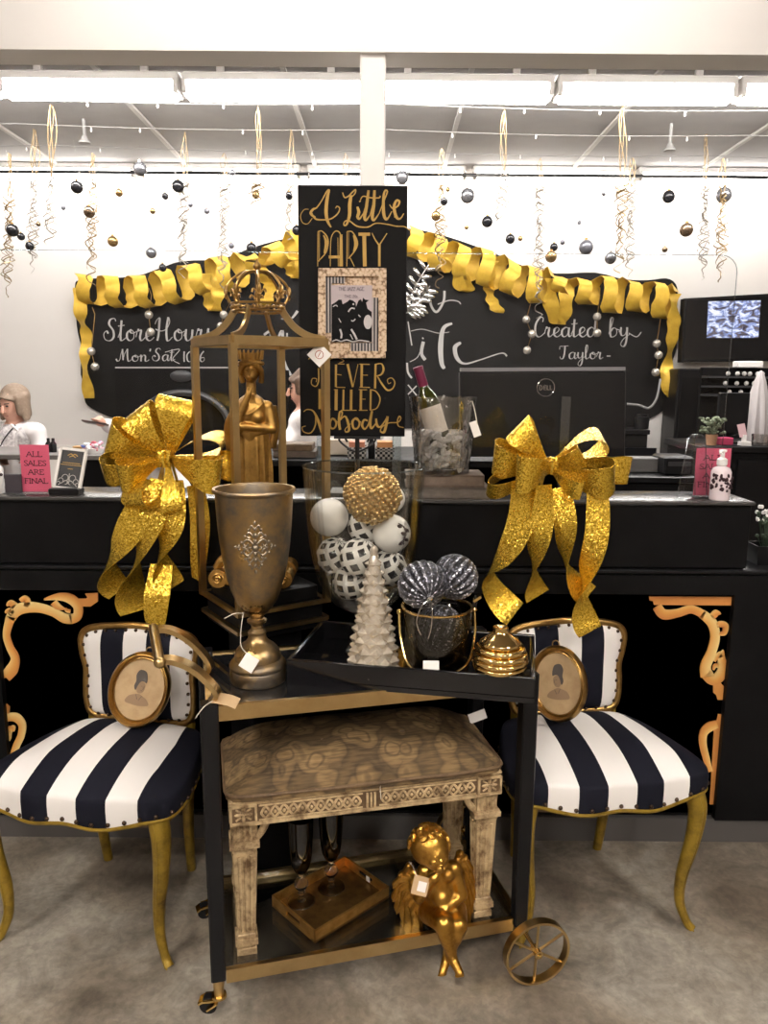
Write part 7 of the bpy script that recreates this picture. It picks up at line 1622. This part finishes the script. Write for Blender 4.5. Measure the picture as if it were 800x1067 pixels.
pt = thing('potted_plant', 'small grey green plant in a kraft pot on the black cabinet behind the counter', 'plant', pp_)
b = B(); b.lathe([(0, 0), (.028, 0), (.036, .065), (.032, .065), (.026, .01), (0, .01)], 20, pp_); link('pot', b, MT['pot'], pt)
b = B(); rp2 = random.Random(6)
for q in range(80):
    d = V((rp2.uniform(-1, 1), rp2.uniform(-.8, .8), rp2.uniform(.2, 1.7))); tip = pp_ + V((0, 0, .06)) + d * .062; b.sph(tip, rp2.uniform(.011, .019), 6, 4, (1, .35, .6), rot=Matrix.Rotation(rp2.uniform(0, 3), 3, 'Z') @ Matrix.Rotation(rp2.uniform(-1, 1), 3, 'X'))
    if q % 5 == 0: b.tube([pp_ + V((0, 0, .055)), tip], .002, 4)
link('foliage', b, MT['leaf'], pt)
pk = P(755, 460, YQ + .1); b = B(); b.box((pk.x, YQ + .12, zq_ + .022), (.09, .07, .044), rz=.2, bev=.003); single('pink_box', b, pbr('magenta box', (.50, .05, .13), .5), 'bright pink box beside the plant pot on the black cabinet', 'box', (pk.x, YQ + .12, zq_))
pf2 = P(776, 456, YQ + .06); t = thing('card_easel', 'pink card in a clear stand at the right of the black cabinet top', 'stand', (pf2.x, YQ + .06, zq_))
Mx_ = Matrix.Translation((pf2.x - .012, YQ + .06, zq_ + .062)) @ Matrix.Rotation(rad(-12), 4, 'Y') @ Matrix.Rotation(rad(-12), 4, 'X')
b = B(); b.box((0, 0, .03), (.045, .004, .08), M=Mx_); link('card', b, pbr('pale pink card', (.55, .36, .38), .6), t, smooth=False)
b = B(); b.box((pf2.x, YQ + .06, zq_ + .012), (.06, .05, .024)); b.box((pf2.x - .004, YQ + .062, zq_ + .04), (.02, .02, .05)); link('base', b, MT['white_plastic'], t, smooth=False)
pg2 = P(792, 464, YQ + .06); pg2.z = zq_; b = B(); b.lathe([(0, 0), (.05, 0), (.055, .07), (.052, .07), (.047, .006), (0, .006)], 24, pg2); single('glass_bowl', b, MT['crystal'], 'clear glass dish at the right edge on the black cabinet', 'bowl', pg2)
# low black counter run between back cabinet and register (dark steps right of the monitor)
YC_ = 3.45; za = P(690, 497, YC_).z; b = B(); x0_, x1_ = P(600, 500, YC_).x, P(724, 500, YC_).x
lc_ = thing('side_counter', 'low black side counter seen between the monitor and the pink notice', 'counter', ((x0_ + x1_) / 2, YC_ + .3, 0))
b.box(((x0_ + x1_) / 2, YC_ + .3, za / 2 - .015), (x1_ - x0_, .56, za - .03)); link('body', b, MT['black_paint'], lc_, smooth=False)
b = B(); b.box(((x0_ + x1_) / 2, YC_ + .3, za - .015), (x1_ - x0_ + .03, .6, .03), bev=.004); link('top', b, MT['black_satin'], lc_)
pr_ = thing('receipt_printer', 'dark boxy receipt printer on the low side counter right of the monitor', 'printer', (P(704, 480, YC_).x, YC_ + .12, za))
a_, c_ = P(693, 476, YC_ + .06), P(722, 497, YC_ + .06)
b = B(); b.box(((a_.x + c_.x) / 2, YC_ + .15, (za + a_.z) / 2), (c_.x - a_.x, .18, a_.z - za), bev=.008); link('housing', b, MT['black_plastic'], pr_); b = B(); b.box(((a_.x + c_.x) / 2, YC_ + .058, (za + a_.z) / 2 + .01), (c_.x - a_.x - .03, .006, .02)); link('paper_slot', b, MT['dark_plastic'], pr_, smooth=False)
b = B(); q0 = P(656, 483, YC_ + .1); q1 = P(692, 483, YC_ + .1); b.box(((q0.x + q1.x) / 2, YC_ + .2, za + .035), (q1.x - q0.x, .1, .07), bev=.004); single('grey_box', b, pbr('grey box', (.10, .098, .095), .5), 'long low grey box on the side counter right of the monitor', 'box', ((q0.x + q1.x) / 2, YC_ + .2, za))
# black credenza along the back wall, things on it
YW = 6.55; zw = P(680, 448, YW).z; x0_, x1_ = P(560, 450, YW).x, 2.24
cz = thing('credenza', 'long black credenza along the back wall below the chalkboard', 'cabinet', ((x0_ + x1_) / 2, YW + .2, 0))
b = B(); b.box(((x0_ + x1_) / 2, YW + .2, zw / 2 - .02), (x1_ - x0_, .38, zw - .04)); link('body', b, MT['black_paint'], cz, smooth=False)
b = B(); b.box(((x0_ + x1_) / 2, YW + .2, zw - .02), (x1_ - x0_ + .03, .42, .04), bev=.005); link('top', b, MT['black_satin'], cz)
for s in (-.3, .3):
    b = B(); b.box(((x0_ + x1_) / 2 + s, YW + .004, zw * .5), (.5, .016, zw * .7)); link('door', b, MT['black_satin'], cz, smooth=False)
pc2 = P(668, 447, YW + .15); pc2.z = zw; b = B(); b.lathe([(0, 0), (.06, 0), (.062, .1), (.05, .105), (.05, .125), (0, .126)], 20, pc2); single('black_canister', b, MT['black_plastic'], 'black canister with pale lid on the credenza right of the monitor', 'canister', pc2)
b = B(); a0_ = P(655, 421, YW + .2); b.tube(spline([P(653, 421, YW + .25), P(665, 422, YW + .22), P(676, 425, YW + .2), P(684, 415, YW + .2), P(688, 395, YW + .25)], 8), .010, 8); single('grey_cable', b, pbr('grey cable', (.22, .21, .2), .5), 'looped grey cable hanging on the wall below the right end of the chalkboard', 'cable', a0_)
# small white flowering plant and dark planter at the right end of the lower ledge
pw = P(797, 598, DC + .10); pw.z = ZL + .004
fp = thing('flower_pot', 'black planter with tiny white flowers at the right end of the lower counter', 'plant', pw)
b = B(); b.loft([[pw + V((i * s_, j * s_ * .8, z_)) for i, j in ((-1, -1), (1, -1), (1, 1), (-1, 1))] for s_, z_ in ((.045, 0), (.05, .06), (.046, .06), (.042, .01))]); link('planter', b, MT['black_satin'], fp, smooth=False)
b = B()
for q in range(30):
    d = V((rp2.uniform(-1, 1) * .04, rp2.uniform(-1, 1) * .03, rp2.uniform(.04, .14))); b.tube([pw + V((d.x * .3, d.y * .3, .03)), pw + d + V((0, 0, .03))], .0015, 4); b.sph(pw + d + V((0, 0, .03)), .007, 6, 4, (1, .5, .8))
link('stems', b, pbr('dark stems', (.03, .05, .03), .6), fp)
b = B()
for q in range(26): b.sph(pw + V((rp2.uniform(-1, 1) * .042, rp2.uniform(-1, 1) * .03, rp2.uniform(.13, .18))), .0065, 6, 4)
link('flowers', b, MT['white_plastic'], fp)
# ================================================================== BACKGROUND LEFT: table with clutter
YT_ = 4.5; zt3 = P(80, 474, YT_).z
bx = thing('back_table', 'dark work table behind the left part of the counter', 'table', (P(60, 490, YT_).x, YT_ + .25, 0))
x0_, x1_ = P(-60, 480, YT_).x, P(112, 480, YT_).x
b = B(); b.box(((x0_ + x1_) / 2, YT_ + .25, zt3 - .015), (x1_ - x0_, .5, .03), bev=.004); link('table_top', b, pbr('grey table top', (.16, .15, .145), .4), bx)
b = B(); b.box((P(90, 490, YT_).x, YT_ + .25, (zt3 - .03) * .5), (.26, .44, zt3 - .03)); link('drawer_unit', b, MT['black_satin'], bx, smooth=False)
b = B(); b.box((x0_ + .05, YT_ + .25, (zt3 - .03) * .5), (.06, .44, zt3 - .03)); link('leg', b, MT['black_satin'], bx, smooth=False)
for k_, (px, lab) in enumerate(((51, 'small dark bottle on the back table above the pink notice, left of two'), (56, 'small dark bottle on the back table above the pink notice, right of two'))):
    c = P(px, 470, YT_ + .15); c.z = zt3; b = B(); b.lathe([(0, 0), (.018, 0), (.019, .05), (.009, .065), (.009, .085), (0, .086)], 16, c); single('dark_bottle', b, MT['black_plastic'], lab, 'bottle', c, group='dark bottles on the back table')
c = P(82, 470, YT_ + .1); b = B(); b.box((c.x, c.y, zt3 + .022), (.055, .05, .044), bev=.003); single('amber_box', b, pbr('amber box', (.42, .24, .08), .5), 'small amber box on the back table', 'box', (c.x, c.y, zt3))
c = P(68, 471, YT_ + .1); b = B(); b.box((c.x, c.y, zt3 + .012), (.07, .06, .024), rz=.3, bev=.003); single('paper_pile', b, MT['paper'], 'low pile of white papers on the back table', 'papers', (c.x, c.y, zt3))
c = P(97, 470, YT_ + .12); c.z = zt3; b = B(); b.lathe([(0, 0), (.05, 0), (.065, .03), (.062, .03), (.048, .004), (0, .004)], 20, c); o = thing('candy_bowl', 'bowl heaped with coloured wrapped sweets on the back table', 'bowl', c); link('bowl', b, MT['white_plastic'], o)
cols = [(.5, .08, .12), (.1, .15, .45), (.7, .68, .66), (.75, .4, .5), (.8, .8, .8)]
for q in range(5):
    b = B()
    for k_ in range(7): b.sph(c + V((rp2.uniform(-.048, .048), rp2.uniform(-.04, .04), rp2.uniform(.02, .065))), .013, 8, 5, (1.3, .8, .8), rot=Matrix.Rotation(rp2.uniform(0, 3), 3, 'Z'))
    sw = single('wrapped_sweets', b, pbr('sweet wrapper %d' % q, cols[q], .3), 'wrapped sweets heaped in the bowl on the back table', 'sweets', c, group='sweets in the bowl'); sw['kind'] = 'stuff'
# ================================================================== PEOPLE behind the counter
MT['hair_bob'] = pbr('ash brown hair', (.22, .155, .11), .55, noise_=(60, (.28, .205, .145), .4, .7), bump=(120, .4)); MT['hair_dark'] = pbr('brown hair', (.09, .05, .03), .55, bump=(120, .3))
MT['shirt_white'] = pbr('white shirt', (.74, .70, .69), .8, bump=(30, .15, .01)); MT['vest'] = pbr('grey patterned vest', (.36, .33, .33), .8, noise_=(45, (.62, .58, .57), .42, .6)); MT['jeans'] = pbr('grey trousers', (.16, .165, .19), .85); MT['black_trouser'] = pbr('black trousers', (.02, .02, .022), .8)
MT['lip'] = pbr('lip colour', (.38, .13, .12), .5); MT['eye'] = pbr('dark eye', (.03, .022, .02), .3)
def person(lab, head, face, shoulderw, lean, arms, mats, seat_z, hairfn, group=None):
    """head: centre of the head; seated on a stool, torso up to the head"""
    f = V(face).normalized(); up = V((0, 0, 1)); side = f.cross(up).normalized()
    t = thing('person', lab, 'person', (head.x, head.y, 0), 0, group)
    nk = head - V((0, 0, .12)) - f * .015; ch = nk + V(lean) * .2 - V((0, 0, .20)); hip = V((head.x + lean[0], head.y + lean[1], seat_z + .15)); fs = V((f.x, f.y, 0)).normalized(); sd = V((-fs.y, fs.x, 0))
    b = B()
    b.sph(head, .095, 18, 14, (.82, .92, 1.12)); b.sph(head + f * .022 - V((0, 0, .045)), .066, 14, 10, (.9, .95, 1)); b.cap(head - V((0, 0, .07)), nk - V((0, 0, .05)), .052, .056)
    b.cap(nk + sd * (shoulderw * .42) - V((0, 0, .075)), nk - sd * (shoulderw * .42) - V((0, 0, .075)), .062, .062); b.cap(nk - V((0, 0, .10)), ch, .105, .125); b.cap(nk - V((0, 0, .10)) + sd * .06, ch + sd * .04, .09, .10); b.cap(nk - V((0, 0, .10)) - sd * .06, ch - sd * .04, .09, .10); b.cap(ch, hip, .125, .135)
    knees = []
    for s in (-1, 1):
        kn = hip + fs * .40 + sd * s * .10; kn.z = seat_z + .08; ft = V((kn.x, kn.y, .06)) - fs * .03; b.cap(hip + sd * s * .08, kn, .082, .06); b.cap(kn, ft, .056, .036); b.cap(ft - V((0, 0, .02)), ft + fs * .15 - V((0, 0, .03)), .035, .028); knees.append(kn)
    hands = []
    for s, (el, ha) in zip((-1, 1), arms):
        sh = nk + sd * (s * shoulderw * .44) - V((0, 0, .08)); b.cap(sh, el, .05, .04); b.cap(el, ha, .038, .026); hands.append((el, ha)); d = (ha - el).normalized(); b.sph(ha + d * .03, .036, 10, 8, (.8, .8, 1)); q = d.cross(up).normalized() if abs(d.z) < .95 else sd
        for k in range(4): b.cap(ha + d * .05 + q * (.012 * (k - 1.5)), ha + d * (.098 - .006 * abs(k - 1.2)) + q * (.014 * (k - 1.5)) - V((0, 0, .012)), .0095, .0075, 6)
        b.cap(ha + d * .015 + q * .02, ha + d * .05 + q * .045, .0105, .0085, 6)
    o = link('body', b, MT['skin'], t); remesh(o, .011, 4)
    # clothes
    b = B(); b.cap(nk + sd * (shoulderw * .42) - V((0, 0, .078)), nk - sd * (shoulderw * .42) - V((0, 0, .078)), .071, .071); b.cap(nk - V((0, 0, .12)), ch, .118, .137); b.cap(nk - V((0, 0, .11)) + sd * .06, ch + sd * .04, .102, .112); b.cap(nk - V((0, 0, .11)) - sd * .06, ch - sd * .04, .102, .112); b.cap(ch, hip + V((0, 0, .02)), .137, .146)
    for s, (el, ha) in zip((-1, 1), arms): sh = nk + sd * (s * shoulderw * .44) - V((0, 0, .08)); b.cap(sh, el, .061, .053); b.cap(el, lerp(el, ha, .72), .052, .043)
    o = link('shirt', b, mats[0], t); remesh(o, .012, 3)
    b = B()
    for s, kn in zip((-1, 1), knees): ft = V((kn.x, kn.y, .06)) - fs * .03; b.cap(hip + sd * s * .08, kn, .094, .071); b.cap(kn, ft + V((0, 0, .03)), .068, .056)
    b.cap(hip + sd * .05, hip - sd * .05, .140, .140); o = link('trousers', b, mats[1], t); remesh(o, .013, 3)
    # face
    b = B(); fc = head + f * .088 - V((0, 0, .012)); u2 = (up - f * f.z).normalized()
    b.cap(fc + u2 * .012, fc - u2 * .022 + f * .014, .008, .012, 8); b.sph(fc - u2 * .022 + sd * .010 + f * .004, .008, 8, 6); b.sph(fc - u2 * .022 - sd * .010 + f * .004, .008, 8, 6)
    for s in (-1, 1): b.sph(head + sd * (s * .084) - V((0, 0, .012)), .026, 10, 8, (.4, .7, 1.2))
    link('nose_and_ears', b, MT['skin'], t)
    b = B(); b.cap(fc - u2 * .052 + sd * .018 - f * .006, fc - u2 * .052 - sd * .018 - f * .006, .005, .005, 8); link('mouth', b, MT['lip'], t)
    b = B()
    for s in (-1, 1): b.sph(fc + u2 * .014 + sd * (s * .030) - f * .010, .009, 10, 8, (1.2, .7, .7)); b.cap(fc + u2 * .030 + sd * (s * .016) - f * .006, fc + u2 * .031 + sd * (s * .044) - f * .018, .0035, .003, 6)
    link('eyes_and_brows', b, MT['eye'], t)
    hairfn(t, head, f, sd, up)
    st_ = thing('stool', 'plain dark stool under the %s' % ('seated woman at the far left' if head.x < -1.8 else 'person bending behind the left bow' if head.x < -1 else 'person behind the party sign'), 'stool', (hip.x, hip.y, 0), 0, 'stools behind the counter')
    b = B(); b.lathe([(0, seat_z - .05), (.17, seat_z - .05), (.18, seat_z - .04), (.18, seat_z - .02), (.17, seat_z - .005), (0, seat_z - .005)], 28, (hip.x, hip.y, 0)); link('seat', b, MT['black_satin'], st_)
    for k in range(4): a = pi / 4 + k * pi / 2; b = B(); b.tube([(hip.x + .11 * cos(a), hip.y + .11 * sin(a), seat_z - .045), (hip.x + .17 * cos(a), hip.y + .17 * sin(a), 0)], .014, 8); link('leg', b, MT['black_metal'], st_)
    return t, nk, ch, sd, fs
def bob(m, L):
    def fn(t, head, f, sd, up):
        b = B(); back = -f; b.sph(head + V((0, 0, .036)) + back * .030, .098, 18, 12, (.98, 1, .95))
        for k in range(26):
            a = -1.95 + 3.9 * k / 25; d = (back * cos(a) + sd * sin(a)).normalized(); e = L if abs(a) < 1.7 else L * .55
            b.cap(head + d * .085 + V((0, 0, .04)), head + d * (.098 + .012 * sin(5 * a)) - V((0, 0, e)), .030, .020, 8)
        for k in range(7):
            a = (k - 3) / 3 * .75; d = (f * cos(a) + sd * sin(a)).normalized(); b.cap(head + V((0, 0, .096)) + d * .02, head + d * .088 + V((0, 0, .060 - .008 * abs(k - 3))), .020, .010, 8)
        o = link('hair', b, m, t); remesh(o, .008, 2)
    return fn
YP = 5.25
hd1 = P(13, 420, YP)
t, nk, ch, sd, fs = person('woman with ash brown bob, white shirt and grey vest looking down', hd1, (-.35, -1, -.28), .40, (0, .06, 0),
    [(P(-12, 462, YP - .05), P(2, 478, YP - .32)), (P(44, 470, YP - .05), P(30, 480, YP - .32))], (MT['shirt_white'], MT['jeans']), .46, bob(MT['hair_bob'], .10))
b = B(); b.cap(nk - V((0, 0, .125)), ch, .125, .146)
for s in (-1, 1): b.cap(nk - V((0, 0, .115)) + sd * s * .085, ch + sd * s * .05, .100, .124)
o = link('vest', b, MT['vest'], t); remesh(o, .011, 3)
b = B(); b.tube(spline([nk + sd * .055 - V((0, 0, .03)) + fs * .06, nk + sd * .06 + fs * .205 - V((0, 0, .16)), nk + fs * .22 - V((0, 0, .40)), nk - sd * .05 + fs * .205 - V((0, 0, .16)), nk - sd * .055 - V((0, 0, .03)) + fs * .06], 6), .005, 6); link('lanyard', b, MT['black_plastic'], t)
b = B()
for s in (-1, 1): b.loft([[nk + fs * .07 + sd * s * x - V((0, 0, z)) for x, z in ((.04, .02), (.10, .06), (.07, .16), (.03, .12))], [nk + fs * .085 + sd * s * x - V((0, 0, z)) for x, z in ((.04, .02), (.10, .06), (.07, .16), (.03, .12))]])
link('collar', b, MT['shirt_white'], t, smooth=False)
hd2 = P(316, 403, 4.9)
person('person in a white top seen in profile between the lantern and the party sign', hd2, (-1, -.15, -.15), .38, (.05, .02, 0), [(P(300, 462, 4.75), P(286, 470, 4.6)), (P(322, 470, 5.0), P(300, 476, 5.0))], (MT['shirt_white'], MT['black_trouser']), .47, bob(MT['hair_dark'], .05))
hd3 = P(160, 447, 4.95)
t, nk, ch, sd, fs = person('person in white top and grey trousers behind the left gold bow holding a tablet', hd3, (-.8, -.5, -.35), .40, (.12, .06, 0), [(P(122, 448, 4.80), P(108, 441, 4.72)), (P(150, 480, 5.1), P(132, 486, 5.0))], (MT['shirt_white'], MT['jeans']), .42, bob(MT['hair_dark'], .06))
pt_ = P(100, 441, 4.70); b = B(); b.box((0, 0, 0), (.15, .09, .010), M=Matrix.Translation(pt_) @ Matrix.Rotation(rad(8), 4, 'Y') @ Matrix.Rotation(rad(-14), 4, 'X'), bev=.003); single('tablet', b, pbr('dark red brown tablet', (.06, .025, .02), .3), 'dark flat tablet held out by the person behind the left bow', 'tablet', pt_)
# ================================================================== LIGHT
w = bpy.data.worlds.new('World'); SC.world = w; w.use_nodes = True
bg = w.node_tree.nodes['Background']; bg.inputs[0].default_value = (1, .95, .9, 1); bg.inputs[1].default_value = .25
SC.view_settings.view_transform = 'Standard'; SC.view_settings.look = 'None'; SC.view_settings.gamma = 1; SC.view_settings.use_curve_mapping = False
SC.view_settings.exposure = 0.0
